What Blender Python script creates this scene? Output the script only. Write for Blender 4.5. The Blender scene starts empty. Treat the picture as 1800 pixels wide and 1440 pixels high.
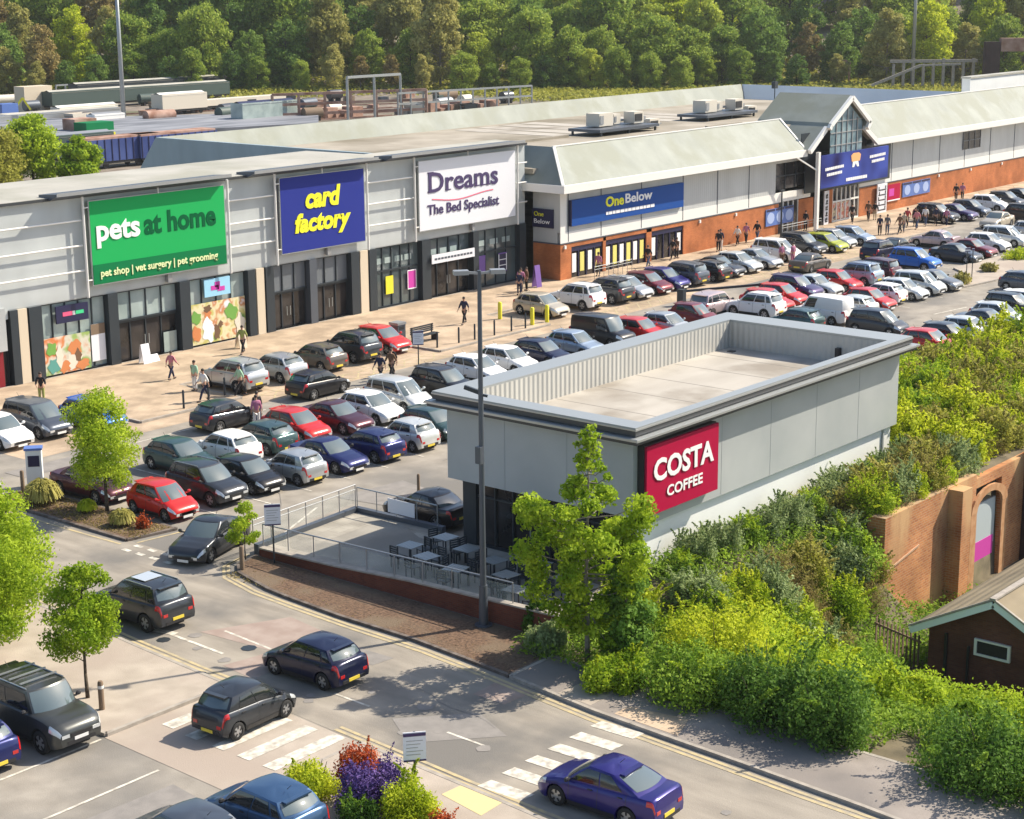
import bpy, bmesh, math, random
from mathutils import Vector, Matrix
R = math.radians
rng = random.Random(7)
S = bpy.context.scene
col = S.collection
# ------------------------------------------------------------------ camera, world, sun, exposure
CAM_H, FPX = 22.0, 3114.0
_p, _y, _r = R(13.606), R(50.368), R(-0.4836)
FWD = Vector((math.sin(_y)*math.cos(_p), math.cos(_y)*math.cos(_p), -math.sin(_p)))
_rt = Vector((math.cos(_y), -math.sin(_y), 0)); _up = _rt.cross(FWD)
RT = _rt*math.cos(_r) + _up*math.sin(_r); UP = _up*math.cos(_r) - _rt*math.sin(_r)
cd = bpy.data.cameras.new('camera'); cam = bpy.data.objects.new('camera', cd); col.objects.link(cam)
cd.sensor_fit = 'HORIZONTAL'; cd.sensor_width = 36.0; cd.lens = FPX/1800*36; cd.clip_start = 0.5; cd.clip_end = 3000
cam.matrix_world = Matrix(((RT.x, UP.x, -FWD.x, 0), (RT.y, UP.y, -FWD.y, 0), (RT.z, UP.z, -FWD.z, CAM_H), (0, 0, 0, 1)))
S.camera = cam
def at(u, v, z=0.0):                       # where the sight line of a spot in the survey photo meets height z
    d = FWD + RT*((u-900)/FPX) - UP*((v-720)/FPX)
    t = (z-CAM_H)/d.z
    return Vector((d.x*t, d.y*t, z))
SUN_EL, SUN_AZ = 43.0, math.atan2(-0.44, 0.898)        # direction towards the sun in the XY plane
w = bpy.data.worlds.new('World'); S.world = w; w.use_nodes = True
nt = w.node_tree; bg = nt.nodes['Background']
sky = nt.nodes.new('ShaderNodeTexSky'); sky.sky_type = 'NISHITA'; sky.sun_disc = False
sky.sun_elevation = R(SUN_EL); sky.sun_rotation = math.pi/2 - SUN_AZ
sky.air_density = 1.0; sky.dust_density = 1.6; sky.ozone_density = 1.0
nt.links.new(sky.outputs[0], bg.inputs[0]); bg.inputs[1].default_value = 0.115
sl = bpy.data.lights.new('sun', 'SUN'); sl.energy = 4.55; sl.angle = R(0.5); sl.color = (1.0, 0.905, 0.755)
so = bpy.data.objects.new('sun', sl); col.objects.link(so)
sd = Vector((math.cos(SUN_AZ)*math.cos(R(SUN_EL)), math.sin(SUN_AZ)*math.cos(R(SUN_EL)), math.sin(R(SUN_EL))))
so.rotation_euler = sd.to_track_quat('Z', 'Y').to_euler(); so.location = (80, 20, 80)
S.view_settings.view_transform = 'Standard'; S.view_settings.look = 'None'
S.view_settings.exposure = 0.72; S.view_settings.gamma = 1.0
S.render.engine = 'CYCLES'
S.cycles.max_bounces = 6; S.cycles.transparent_max_bounces = 8

# ------------------------------------------------------------------ helpers
def obj(name, mesh, parent=None, loc=(0, 0, 0), rz=0.0):
    o = bpy.data.objects.new(name, mesh); col.objects.link(o)
    o.location = loc; o.rotation_euler = (0, 0, rz)
    if parent: o.parent = parent
    return o
def tag(o, label=None, cat=None, group=None, kind=None):
    if label: o['label'] = label
    if cat: o['category'] = cat
    if group: o['group'] = group
    if kind: o['kind'] = kind
    return o
def thing(name, label, cat, loc=(0, 0, 0), rz=0.0, group=None):
    return tag(obj(name, None, None, loc, rz), label, cat, group)
def copy_tree(o, loc=None, rz=None, label=None, group=None, mats=None, parent=None):
    c = o.copy(); col.objects.link(c)
    if parent: c.parent = parent
    if loc is not None: c.location = loc
    if rz is not None: c.rotation_euler = (0, 0, rz)
    if label: c['label'] = label
    if group: c['group'] = group
    k_ = o.name.split('.')[0]
    if mats and k_ in mats and c.data:
        c.material_slots[0].link = 'OBJECT'; c.material_slots[0].material = mats[k_]
    for ch in KIDS.get(o.name, ()):
        copy_tree(ch, mats=mats, parent=c)
    return c
KIDS = {}
def kids_index():
    KIDS.clear()
    for o in bpy.data.objects:
        if o.parent: KIDS.setdefault(o.parent.name, []).append(o)

class MB:
    def __init__(s): s.v = []; s.f = []; s.m = []; s.cur = 0
    def add(s, vs, fs):
        n = len(s.v); s.v += [tuple(p) for p in vs]
        for f in fs: s.f.append(tuple(i+n for i in f)); s.m.append(s.cur)
        return s
    def box(s, x0, y0, z0, x1, y1, z1):
        if x0 > x1: x0, x1 = x1, x0
        if y0 > y1: y0, y1 = y1, y0
        if z0 > z1: z0, z1 = z1, z0
        return s.add([(x0,y0,z0),(x1,y0,z0),(x1,y1,z0),(x0,y1,z0),(x0,y0,z1),(x1,y0,z1),(x1,y1,z1),(x0,y1,z1)],
                     [(0,3,2,1),(4,5,6,7),(0,1,5,4),(1,2,6,5),(2,3,7,6),(3,0,4,7)])
    def rbox(s, c, sx, sy, sz, M):
        vs = [Vector(c) + M @ Vector((a*sx/2, b*sy/2, d*sz/2)) for a, b, d in
              ((-1,-1,-1),(1,-1,-1),(1,1,-1),(-1,1,-1),(-1,-1,1),(1,-1,1),(1,1,1),(-1,1,1))]
        return s.add(vs, [(0,3,2,1),(4,5,6,7),(0,1,5,4),(1,2,6,5),(2,3,7,6),(3,0,4,7)])
    def bar(s, p, q, wd, ht):
        p, q = Vector(p), Vector(q); d = q-p; L = d.length
        if L < 1e-6: return s
        x = d/L; up = Vector((0,0,1)) if abs(x.z) < .95 else Vector((0,1,0))
        y = up.cross(x).normalized(); z = x.cross(y)
        return s.rbox((p+q)/2, L, wd, ht, Matrix((x, y, z)).transposed())
    def tube(s, p, q, r0, r1=None, n=8, caps=True):
        p, q = Vector(p), Vector(q); r1 = r0 if r1 is None else r1
        x = (q-p).normalized(); a = Vector((0,0,1)) if abs(x.z) < .9 else Vector((1,0,0))
        u = a.cross(x).normalized(); w_ = x.cross(u); vs = []
        for c, r in ((p, r0), (q, r1)):
            for i in range(n):
                t = 2*math.pi*i/n; vs.append(c + u*(r*math.cos(t)) + w_*(r*math.sin(t)))
        fs = [(i, (i+1) % n, n+(i+1) % n, n+i) for i in range(n)]
        if caps: fs += [tuple(range(n))[::-1], tuple(range(n, 2*n))]
        return s.add(vs, fs)
    def lathe(s, prof, c=(0,0,0), n=12, axis='z'):
        vs = []; fs = []; k = len(prof)
        for i in range(n):
            t = 2*math.pi*i/n
            for r, z in prof:
                a, b = r*math.cos(t), r*math.sin(t)
                vs.append((c[0]+a, c[1]+b, c[2]+z) if axis == 'z' else (c[0]+a, c[1]+z, c[2]+b))
        for i in range(n):
            j = (i+1) % n
            for q in range(k-1): fs.append((i*k+q, j*k+q, j*k+q+1, i*k+q+1))
        return s.add(vs, fs)
    def prism(s, poly, z0, z1):
        n = len(poly); vs = [(x, y, z0) for x, y in poly] + [(x, y, z1) for x, y in poly]
        return s.add(vs, [tuple(range(n))[::-1], tuple(range(n, 2*n))] + [(i, (i+1) % n, n+(i+1) % n, n+i) for i in range(n)])
    def poly(s, pts): return s.add(pts, [tuple(range(len(pts)))])
    def grid(s, fn, nu, nv):
        vs = [fn(i/nu, j/nv) for i in range(nu+1) for j in range(nv+1)]
        return s.add(vs, [(i*(nv+1)+j, (i+1)*(nv+1)+j, (i+1)*(nv+1)+j+1, i*(nv+1)+j+1) for i in range(nu) for j in range(nv)])
    def blob(s, c, r, n=6, seed=0, amp=.2):
        rr = random.Random(seed); vs = []; fs = []
        for i in range(n+1):
            a = math.pi*i/n - math.pi/2
            for j in range(n*2):
                b = math.pi*j/n; k = 1 + rr.uniform(-amp, amp)
                vs.append((c[0]+r[0]*k*math.cos(a)*math.cos(b), c[1]+r[1]*k*math.cos(a)*math.sin(b), c[2]+r[2]*math.sin(a)*k))
        m = n*2
        for i in range(n):
            for j in range(m): fs.append((i*m+j, i*m+(j+1) % m, (i+1)*m+(j+1) % m, (i+1)*m+j))
        return s.add(vs, fs)
    def mesh(s, name, mats, smooth=False, angle=None, off=(0,0,0)):
        me = bpy.data.meshes.new(name)
        ox, oy, oz = off
        me.from_pydata([(x-ox, y-oy, z-oz) for x, y, z in s.v], [], s.f)
        if not isinstance(mats, (list, tuple)): mats = [mats]
        for m in mats: me.materials.append(m)
        if len(mats) > 1: me.polygons.foreach_set('material_index', s.m)
        if smooth or angle:
            me.shade_smooth()
            if angle: me.set_sharp_from_angle(angle=R(angle))
        me.update(); return me
    def build(s, name, mats, parent=None, smooth=False, angle=None, world=False, **k):
        off = Vector((0,0,0))
        if world:
            q = parent
            while q: off = off + q.location; q = q.parent
        return tag(obj(name, s.mesh(name, mats, smooth, angle, off), parent), **k)
def bx(name, b, m, parent=None, world=True, **k): return MB().box(*b).build(name, m, parent, world=world, **k)

# ------------------------------------------------------------------ materials
def nodes(name):
    m = bpy.data.materials.new(name); m.use_nodes = True
    return m, m.node_tree.nodes, m.node_tree.links, m.node_tree.nodes['Principled BSDF']
def setp(b, **k):
    for a, v in k.items(): b.inputs[a].default_value = v
def c4(c): return (c[0], c[1], c[2], 1)
def plain(name, c, rough=.6, metal=0.0, coat=0.0, spec=.5, emit=None):
    m, N, L, b = nodes(name); setp(b, **{'Base Color': c4(c), 'Roughness': rough, 'Metallic': metal, 'Coat Weight': coat, 'Specular IOR Level': spec})
    if emit: setp(b, **{'Emission Color': c4(emit[0]), 'Emission Strength': emit[1]})
    return m
def vary(name, ca, cb, scale=1.0, rough=.8, detail=5, bump=0.0, bscale=None, metal=0.0, lo=.35, hi=.65, cc=None, cscale=.08, spec=.3, stretch=None, coords='pos'):
    m, N, L, b = nodes(name)
    if coords == 'pos': g = N.new('ShaderNodeNewGeometry').outputs['Position']
    else: g = N.new('ShaderNodeTexCoord').outputs['Object']
    src = g
    if stretch:
        mp = N.new('ShaderNodeMapping'); mp.inputs['Scale'].default_value = stretch; L.new(g, mp.inputs[0]); src = mp.outputs[0]
    n1 = N.new('ShaderNodeTexNoise'); n1.inputs['Scale'].default_value = scale; n1.inputs['Detail'].default_value = detail; L.new(src, n1.inputs['Vector'])
    r = N.new('ShaderNodeValToRGB'); r.color_ramp.elements[0].position = lo; r.color_ramp.elements[1].position = hi
    r.color_ramp.elements[0].color = c4(ca); r.color_ramp.elements[1].color = c4(cb); L.new(n1.outputs[0], r.inputs[0])
    out = r.outputs[0]
    if cc:
        n2 = N.new('ShaderNodeTexNoise'); n2.inputs['Scale'].default_value = cscale; n2.inputs['Detail'].default_value = 6; L.new(g, n2.inputs['Vector'])
        r2 = N.new('ShaderNodeValToRGB'); r2.color_ramp.elements[0].position = .47; r2.color_ramp.elements[1].position = .62
        r2.color_ramp.elements[0].color = (0,0,0,1); r2.color_ramp.elements[1].color = (1,1,1,1); L.new(n2.outputs[0], r2.inputs[0])
        mx = N.new('ShaderNodeMixRGB'); L.new(r2.outputs[0], mx.inputs[0]); L.new(out, mx.inputs[1]); mx.inputs[2].default_value = c4(cc); out = mx.outputs[0]
    L.new(out, b.inputs['Base Color']); setp(b, **{'Roughness': rough, 'Metallic': metal, 'Specular IOR Level': spec})
    if bump:
        n3 = N.new('ShaderNodeTexNoise'); n3.inputs['Scale'].default_value = bscale or scale*6; n3.inputs['Detail'].default_value = 4; L.new(g, n3.inputs['Vector'])
        bp = N.new('ShaderNodeBump'); bp.inputs['Strength'].default_value = bump; bp.inputs['Distance'].default_value = .03
        L.new(n3.outputs[0], bp.inputs['Height']); L.new(bp.outputs[0], b.inputs['Normal'])
    return m
def brick(name, ca, cb, mortar, bw=.225, bh=.075, ms=.01, rough=.9, flat=False, stain=None):
    m, N, L, b = nodes(name)
    g = N.new('ShaderNodeNewGeometry'); sx = N.new('ShaderNodeSeparateXYZ'); L.new(g.outputs['Position'], sx.inputs[0])
    cm = N.new('ShaderNodeCombineXYZ')
    if flat: L.new(sx.outputs[0], cm.inputs[0]); L.new(sx.outputs[1], cm.inputs[1])
    else:
        ad = N.new('ShaderNodeMath'); L.new(sx.outputs[0], ad.inputs[0]); L.new(sx.outputs[1], ad.inputs[1])
        L.new(ad.outputs[0], cm.inputs[0]); L.new(sx.outputs[2], cm.inputs[1])
    t = N.new('ShaderNodeTexBrick'); L.new(cm.outputs[0], t.inputs['Vector'])
    setp(t, Color1=c4(ca), Color2=c4(cb), Mortar=c4(mortar), Scale=1.0); t.inputs['Brick Width'].default_value = bw
    t.inputs['Row Height'].default_value = bh; t.inputs['Mortar Size'].default_value = ms; t.inputs['Mortar Smooth'].default_value = .3
    n1 = N.new('ShaderNodeTexNoise'); n1.inputs['Scale'].default_value = .5; n1.inputs['Detail'].default_value = 8; L.new(g.outputs['Position'], n1.inputs['Vector'])
    r = N.new('ShaderNodeValToRGB'); r.color_ramp.elements[0].position = .4; r.color_ramp.elements[1].position = .65
    r.color_ramp.elements[0].color = (.72,.72,.72,1); r.color_ramp.elements[1].color = (1.12,1.12,1.12,1); L.new(n1.outputs[0], r.inputs[0])
    mu = N.new('ShaderNodeMixRGB'); mu.blend_type = 'MULTIPLY'; mu.inputs[0].default_value = 1; L.new(t.outputs[0], mu.inputs[1]); L.new(r.outputs[0], mu.inputs[2])
    out = mu.outputs[0]
    if stain:
        n2 = N.new('ShaderNodeTexNoise'); n2.inputs['Scale'].default_value = .35; n2.inputs['Detail'].default_value = 6
        mp = N.new('ShaderNodeMapping'); mp.inputs['Scale'].default_value = (1.6,1.6,.5); L.new(g.outputs['Position'], mp.inputs[0]); L.new(mp.outputs[0], n2.inputs['Vector'])
        r2 = N.new('ShaderNodeValToRGB'); r2.color_ramp.elements[0].position = .5; r2.color_ramp.elements[1].position = .62; L.new(n2.outputs[0], r2.inputs[0])
        mx = N.new('ShaderNodeMixRGB'); L.new(r2.outputs[0], mx.inputs[0]); L.new(out, mx.inputs[1]); mx.inputs[2].default_value = c4(stain); out = mx.outputs[0]
    L.new(out, b.inputs['Base Color']); setp(b, **{'Roughness': rough, 'Specular IOR Level': .2})
    bp = N.new('ShaderNodeBump'); bp.inputs['Strength'].default_value = .3; bp.inputs['Distance'].default_value = .01
    L.new(t.outputs['Fac'], bp.inputs['Height']); bp.invert = True; L.new(bp.outputs[0], b.inputs['Normal'])
    return m
def ribbed(name, c, period, axis=2, rough=.45, metal=.2, strength=.6, dirt=.12):
    """sheet metal with a regular rib profile along one axis"""
    m, N, L, b = nodes(name)
    g = N.new('ShaderNodeNewGeometry'); sx = N.new('ShaderNodeSeparateXYZ'); L.new(g.outputs['Position'], sx.inputs[0])
    if axis == 3:
        ad = N.new('ShaderNodeMath'); L.new(sx.outputs[0], ad.inputs[0]); L.new(sx.outputs[1], ad.inputs[1]); src = ad.outputs[0]
    else: src = sx.outputs[axis]
    a = N.new('ShaderNodeMath'); a.operation = 'MULTIPLY'; a.inputs[1].default_value = 2*math.pi/period; L.new(src, a.inputs[0])
    si = N.new('ShaderNodeMath'); si.operation = 'SINE'; L.new(a.outputs[0], si.inputs[0])
    bp = N.new('ShaderNodeBump'); bp.inputs['Strength'].default_value = strength; bp.inputs['Distance'].default_value = .03
    L.new(si.outputs[0], bp.inputs['Height']); L.new(bp.outputs[0], b.inputs['Normal'])
    n1 = N.new('ShaderNodeTexNoise'); n1.inputs['Scale'].default_value = .6; n1.inputs['Detail'].default_value = 7
    mp = N.new('ShaderNodeMapping'); mp.inputs['Scale'].default_value = (1,1,.3); L.new(g.outputs['Position'], mp.inputs[0]); L.new(mp.outputs[0], n1.inputs['Vector'])
    r = N.new('ShaderNodeValToRGB'); r.color_ramp.elements[0].position = .3; r.color_ramp.elements[1].position = .7
    r.color_ramp.elements[0].color = c4([x*(1-dirt) for x in c]); r.color_ramp.elements[1].color = c4([min(1, x*(1+dirt*.5)) for x in c]); L.new(n1.outputs[0], r.inputs[0])
    L.new(r.outputs[0], b.inputs['Base Color']); setp(b, **{'Roughness': rough, 'Metallic': metal})
    return m
def leafmat(name, ca, cb, trans=.3, scale=1.2):
    m, N, L, b = nodes(name)
    g = N.new('ShaderNodeTexCoord'); n1 = N.new('ShaderNodeTexNoise'); n1.inputs['Scale'].default_value = scale; n1.inputs['Detail'].default_value = 4
    L.new(g.outputs['Object'], n1.inputs['Vector'])
    n2 = N.new('ShaderNodeTexNoise'); n2.inputs['Scale'].default_value = scale*9; n2.inputs['Detail'].default_value = 2; L.new(g.outputs['Object'], n2.inputs['Vector'])
    oi = N.new('ShaderNodeObjectInfo')
    a = N.new('ShaderNodeMath'); a.operation = 'MULTIPLY_ADD'; a.inputs[1].default_value = .45; L.new(n2.outputs[0], a.inputs[0]); L.new(n1.outputs[0], a.inputs[2])
    a2 = N.new('ShaderNodeMath'); a2.operation = 'MULTIPLY_ADD'; a2.inputs[1].default_value = .22; L.new(oi.outputs['Random'], a2.inputs[0]); L.new(a.outputs[0], a2.inputs[2])
    r = N.new('ShaderNodeValToRGB'); r.color_ramp.elements[0].position = .62; r.color_ramp.elements[1].position = 1.0
    r.color_ramp.elements[0].color = c4(ca); r.color_ramp.elements[1].color = c4(cb); L.new(a2.outputs[0], r.inputs[0])
    L.new(r.outputs[0], b.inputs['Base Color']); setp(b, **{'Roughness': .65, 'Specular IOR Level': .15})
    t = N.new('ShaderNodeBsdfTranslucent'); L.new(r.outputs[0], t.inputs[0])
    mx = N.new('ShaderNodeMixShader'); mx.inputs[0].default_value = trans
    L.new(b.outputs[0], mx.inputs[1]); L.new(t.outputs[0], mx.inputs[2]); L.new(mx.outputs[0], N['Material Output'].inputs['Surface'])
    return m
def paint(name, c, metal=.0, rough=.28):
    m, N, L, b = nodes(name); setp(b, **{'Base Color': c4(c), 'Roughness': rough, 'Metallic': metal, 'Coat Weight': .45, 'Coat Roughness': .06, 'Specular IOR Level': .35})
    return m

M = {}
M['asphalt'] = vary('asphalt', (.25,.225,.19), (.345,.312,.265), .9, .9, bump=.3, bscale=22, cc=(.18,.17,.155), cscale=.13, detail=9)
M['asphalt_road'] = vary('asphalt_road', (.25,.222,.185), (.35,.312,.26), .9, .9, bump=.3, bscale=22, cc=(.17,.16,.145), cscale=.2, detail=9, stretch=(1.6,.35,1))
M['patch'] = vary('asphalt_patch', (.22,.205,.19), (.27,.25,.23), 2, .9, bump=.2, bscale=25)
M['patch_pink'] = vary('asphalt_worn_pink', (.30,.23,.195), (.36,.29,.25), 1.5, .9, bump=.2, bscale=25)
M['paving'] = brick('block_paving', (.50,.385,.275), (.455,.35,.25), (.38,.295,.21), .4, .2, .006, flat=True)
M['paving_pink'] = vary('beige_footway_tarmac', (.36,.31,.255), (.45,.39,.325), 1.1, .9, bump=.25, bscale=25, cc=(.36,.30,.25), cscale=.18, detail=9)
M['paving_grey'] = vary('terrace_concrete', (.27,.25,.215), (.35,.325,.28), .8, .9, bump=.2, bscale=25, cc=(.24,.22,.19), cscale=.3, detail=9)
M['footway_shade'] = vary('shaded_footway_tarmac', (.245,.215,.19), (.32,.28,.25), 1.0, .9, bump=.25, bscale=25, cc=(.20,.18,.165), cscale=.25, detail=10)  # shade over the east pavement is mixed into this greyer footway colour
M['slab_light'] = brick('light_slab_paving', (.42,.39,.33), (.37,.34,.29), (.28,.26,.22), .6, .6, .01, flat=True)
M['kerb'] = vary('kerb_stone', (.30,.27,.235), (.40,.36,.31), 3, .85, bump=.15)
M['kerb_shadow'] = vary('shadow_toned_kerb_stone', (.10,.08,.068), (.19,.16,.14), 3, .85, bump=.15)  # shadow line on the bed kerbs, darkened into the stone colour
M['white_line'] = vary('worn_white_line', (.38,.35,.30), (.68,.64,.55), 4, .8, lo=.34, hi=.6, detail=8)
M['yellow_line'] = vary('worn_yellow_line', (.36,.31,.22), (.52,.42,.23), 3, .8, lo=.36, hi=.64, detail=8)
M['mulch'] = vary('bark_mulch', (.085,.055,.038), (.20,.125,.08), 9, 1, bump=.8, bscale=14, detail=8, cc=(.17,.125,.085), cscale=.5)
M['earth'] = vary('earth', (.10,.085,.055), (.17,.14,.09), 1.2, 1, bump=.5, bscale=4, cc=(.07,.085,.035), cscale=.2)
M['ballast'] = vary('railway_ballast', (.17,.14,.115), (.27,.23,.19), .5, 1, bump=.4, bscale=4, cc=(.12,.12,.07), cscale=.05)
M['hill'] = vary('wooded_hill_floor', (.03,.04,.018), (.07,.08,.03), .2, 1, bump=.5, bscale=1)
M['brick_orange'] = brick('orange_brick', (.50,.17,.06), (.42,.135,.05), (.42,.22,.12), .225, .075, .006)
M['brick_red'] = brick('dark_red_brick', (.20,.06,.035), (.15,.045,.03), (.14,.08,.06), .225, .075, .008)
M['brick_wall'] = brick('old_arch_brick', (.58,.25,.10), (.44,.17,.075), (.50,.34,.2), .3, .11, .014, stain=(.55,.34,.17))
M['brick_soot'] = brick('sooty_brick', (.075,.04,.035), (.055,.03,.028), (.07,.055,.05), .23, .08, .01)
M['brick_pub'] = brick('brown_brick', (.17,.065,.045), (.13,.05,.038), (.12,.075,.06), .225, .075, .008)
M['clad_costa'] = vary('grey_flat_cladding', (.40,.425,.43), (.47,.49,.49), .35, .45, metal=.1, spec=.5)
M['clad_store'] = ribbed('ribbed_silver_cladding', (.50,.53,.53), .9, 2, .5, .15, .12)
M['clad_ob'] = ribbed('pale_grey_cladding', (.50,.52,.52), .3, 3, .5, .1, .12)
M['roof_cream'] = vary('pale_roof_sheet', (.38,.365,.315), (.46,.44,.385), .25, .6, cc=(.34,.33,.27), cscale=.2, detail=8, stretch=(1,1,.4))
M['roof_green'] = vary('lichened_mansard_sheet', (.225,.245,.215), (.285,.305,.27), .5, .65, cc=(.225,.24,.195), cscale=.3, detail=9, stretch=(1,1,.25))
M['roof_shade'] = ribbed('shaded_blue_grey_sheet', (.30,.38,.41), .9, 3, .5, .1, .2)  # blue-grey shade of the end wall is painted into the sheet colour
M['deck'] = vary('stained_flat_roof', (.28,.25,.20), (.38,.34,.28), .3, .9, cc=(.20,.175,.13), cscale=.09, detail=9)
M['deck_costa'] = vary('costa_flat_roof', (.37,.34,.295), (.46,.43,.38), .35, .9, cc=(.27,.24,.20), cscale=.25, detail=11, stretch=(.5,1.5,1))
M['white'] = plain('white_trim', (.78,.77,.73), .5)
M['off_white'] = vary('off_white_render', (.74,.75,.73), (.80,.81,.79), .5, .8)
M['cream'] = plain('cream_pier', (.62,.53,.40), .7)
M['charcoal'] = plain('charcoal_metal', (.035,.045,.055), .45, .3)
M['slate_metal'] = plain('slate_grey_metal', (.10,.115,.14), .45, .4)
M['grey_metal'] = plain('galvanised_metal', (.36,.37,.38), .45, .6)
M['lt_metal'] = plain('pale_metal', (.36,.38,.38), .4, .4)
M['fascia_dark'] = plain('dark_fascia', (.075,.08,.09), .35, .5)
M['fascia_light'] = plain('bright_fascia_edge', (.50,.51,.52), .3, .6)
M['shop_glass'] = vary('shop_glass', (.055,.075,.08), (.12,.15,.15), .25, .07, spec=.8)
M['dark_glass'] = vary('dark_shop_glass', (.016,.016,.017), (.05,.045,.045), .7, .12, spec=.6)
M['pale_glass'] = vary('pale_glass_reflection_tint', (.27,.34,.33), (.42,.50,.48), .5, .15, metal=.1, spec=.6)  # greyish-green reflection of the glazing is put into the base colour
M['black'] = plain('black_plastic', (.018,.018,.02), .6)
M['wood'] = plain('weathered_timber', (.20,.14,.09), .8)
M['glassy'] = plain('balustrade_glass', (.45,.52,.5), .08, 0)
M['green_sign'] = plain('green_sign', (.012,.38,.095), .6, spec=.15); M['green_dark'] = plain('dark_green_sign', (.001,.17,.055), .6, spec=.15)
M['blue_sign'] = plain('royal_blue_sign', (.022,.035,.25), .55, spec=.15); M['blue_ob'] = plain('bright_blue_sign', (.01,.07,.30), .55, spec=.15)
M['yellow_txt'] = plain('yellow_lettering', (.85,.83,.02), .5); M['white_txt'] = plain('white_lettering', (.85,.85,.85), .5)
M['purple_txt'] = plain('dark_purple_lettering', (.05,.03,.11), .5); M['costa_red'] = plain('crimson_sign', (.40,.003,.045), .55, spec=.15)
M['white_sign'] = plain('white_sign', (.75,.76,.80), .4); M['orange_txt'] = plain('orange_emblem', (.85,.42,.16), .5)
M['yellow_paint'] = plain('yellow_paint', (.75,.68,.03), .5); M['magenta'] = plain('magenta_paint', (.55,.04,.35), .7)
M['tile_roof'] = ribbed('grey_brown_tiles', (.235,.19,.12), .33, 2, .85, 0, .8, .25)
M['leaf_bright'] = leafmat('bright_leaves', (.18,.30,.014), (.50,.62,.045), .45)
M['leaf_lime'] = leafmat('lime_leaves', (.30,.40,.014), (.66,.70,.05), .45)
M['leaf_mid'] = leafmat('mid_green_leaves', (.095,.20,.018), (.32,.46,.05), .42)
M['leaf_dark'] = leafmat('dark_green_leaves', (.055,.13,.018), (.19,.33,.05), .4)
M['leaf_grey'] = leafmat('grey_green_leaves', (.16,.235,.085), (.42,.50,.22), .38)
M['leaf_olive'] = leafmat('olive_leaves', (.21,.22,.03), (.48,.47,.09), .42)
M['leaf_brown'] = leafmat('brown_twigs', (.19,.145,.05), (.44,.35,.13), .35)
M['leaf_straw'] = leafmat('straw_grass', (.25,.23,.05), (.55,.5,.15), .3)
M['flower_purple'] = leafmat('purple_flowers', (.06,.035,.16), (.26,.17,.45), .2); M['flower_orange'] = leafmat('orange_red_leaves', (.30,.04,.01), (.62,.16,.05), .3)
M['bark'] = vary('bark', (.05,.04,.03), (.12,.095,.07), 6, .95, bump=.5, bscale=20, coords='obj')
M['bark_pale'] = vary('pale_bark', (.17,.15,.12), (.28,.25,.2), 6, .95, coords='obj')
M['blue_glass'] = vary('blue_gable_glass', (.10,.17,.21), (.26,.36,.40), .8, .1, spec=.8)
M['skin'] = plain('skin', (.45,.26,.18), .6)
# ------------------------------------------------------------------ ground and terrain
def sm(a, b, x):
    t = max(0.0, min(1.0, (x-a)/(b-a))); return t*t*(3-2*t)
def ground_h(x, y):
    if y > 120:                                     # railway yard, then the wooded hillside beyond it
        d = x*FWD.x + y*FWD.y                       # distance in the direction the hill rises
        s = (x*RT.x + y*RT.y)
        k0 = 345 + 10*math.sin(s*.03) + max(0, -s-20)*.15
        return -.06 + 30*sm(k0, k0+190, d) + 12*sm(k0+190, k0+500, d) + .8*math.sin(x*.05)*math.cos(y*.04)*sm(k0, k0+40, d)
    if x > 42.9 and y < 45:
        up = .9*sm(45, 34, y) if x > 50 else -.05
        low = -3.0*sm(43, 57, x) - 1.2*sm(61, 66, x)*sm(24, 29, y)
        if x > 61.75: return up if y > 31.9 else low
        t = sm(29.5, 35.3, y) * (1 if x > 50 else 1)
        if x < 46: t = max(t, 1-sm(43, 46, x))
        return low*(1-t) + up*t - .06
    return -.06
def terrain(name, xs, ys, mat):
    b = MB(); n = len(ys)
    b.add([(x, y, ground_h(x, y)) for x in xs for y in ys],
          [(i*n+j, (i+1)*n+j, (i+1)*n+j+1, i*n+j+1) for i in range(len(xs)-1) for j in range(n-1)])
    return b.build(name, mat, smooth=True, kind='structure')
def steps(a, b, n): return [a+(b-a)*i/n for i in range(n+1)]
terrain('ground', [-900, -300, -60] + steps(0, 42, 3) + steps(42.9, 61.7, 26) + steps(61.8, 90, 36) + steps(92, 150, 12) + [250, 500, 1500],
        [-900, -300, -40] + steps(0, 31.8, 24) + steps(32.0, 45.2, 16) + steps(50, 120, 6), M['earth'])
terrain('railway_yard_and_hill', steps(-200, 1100, 90), [120.0] + steps(125, 1100, 80), M['ballast'])
def sheet(name, poly, z, mat):
    return MB().poly([(x, y, z) for x, y in poly]).build(name, mat, kind='structure')
sheet('car_park_asphalt', [(-60,-40),(43.5,-40),(43.5,36),(51,36),(51,44.9),(260,44.9),(260,125),(-60,125)], 0.0, M['asphalt'])
sheet('main_road', [(34.0,-40),(39.2,-40),(39.6,15),(40.2,21),(40.5,25),(40.85,30.6),(41.4,34.3),(41.7,36.6),(41.95,39),(42.0,42.8),(42.25,45.8),(43.0,49.6),(43.0,56),(43.0,70),(35.9,70),(35.8,46.6),(35.2,41),(34.7,34),(34.1,27)], 0.005, M['asphalt_road'])
sheet('bay_paving', [(48,69.6),(137,69.2),(137,76.3),(48,76.3)], 0.005, M['paving'])
sheet('entrance_crossing_paving', [(30.0,34.7),(34.7,34.7),(35.1,41),(30.2,41)], 0.009, M['paving_pink'])
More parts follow.
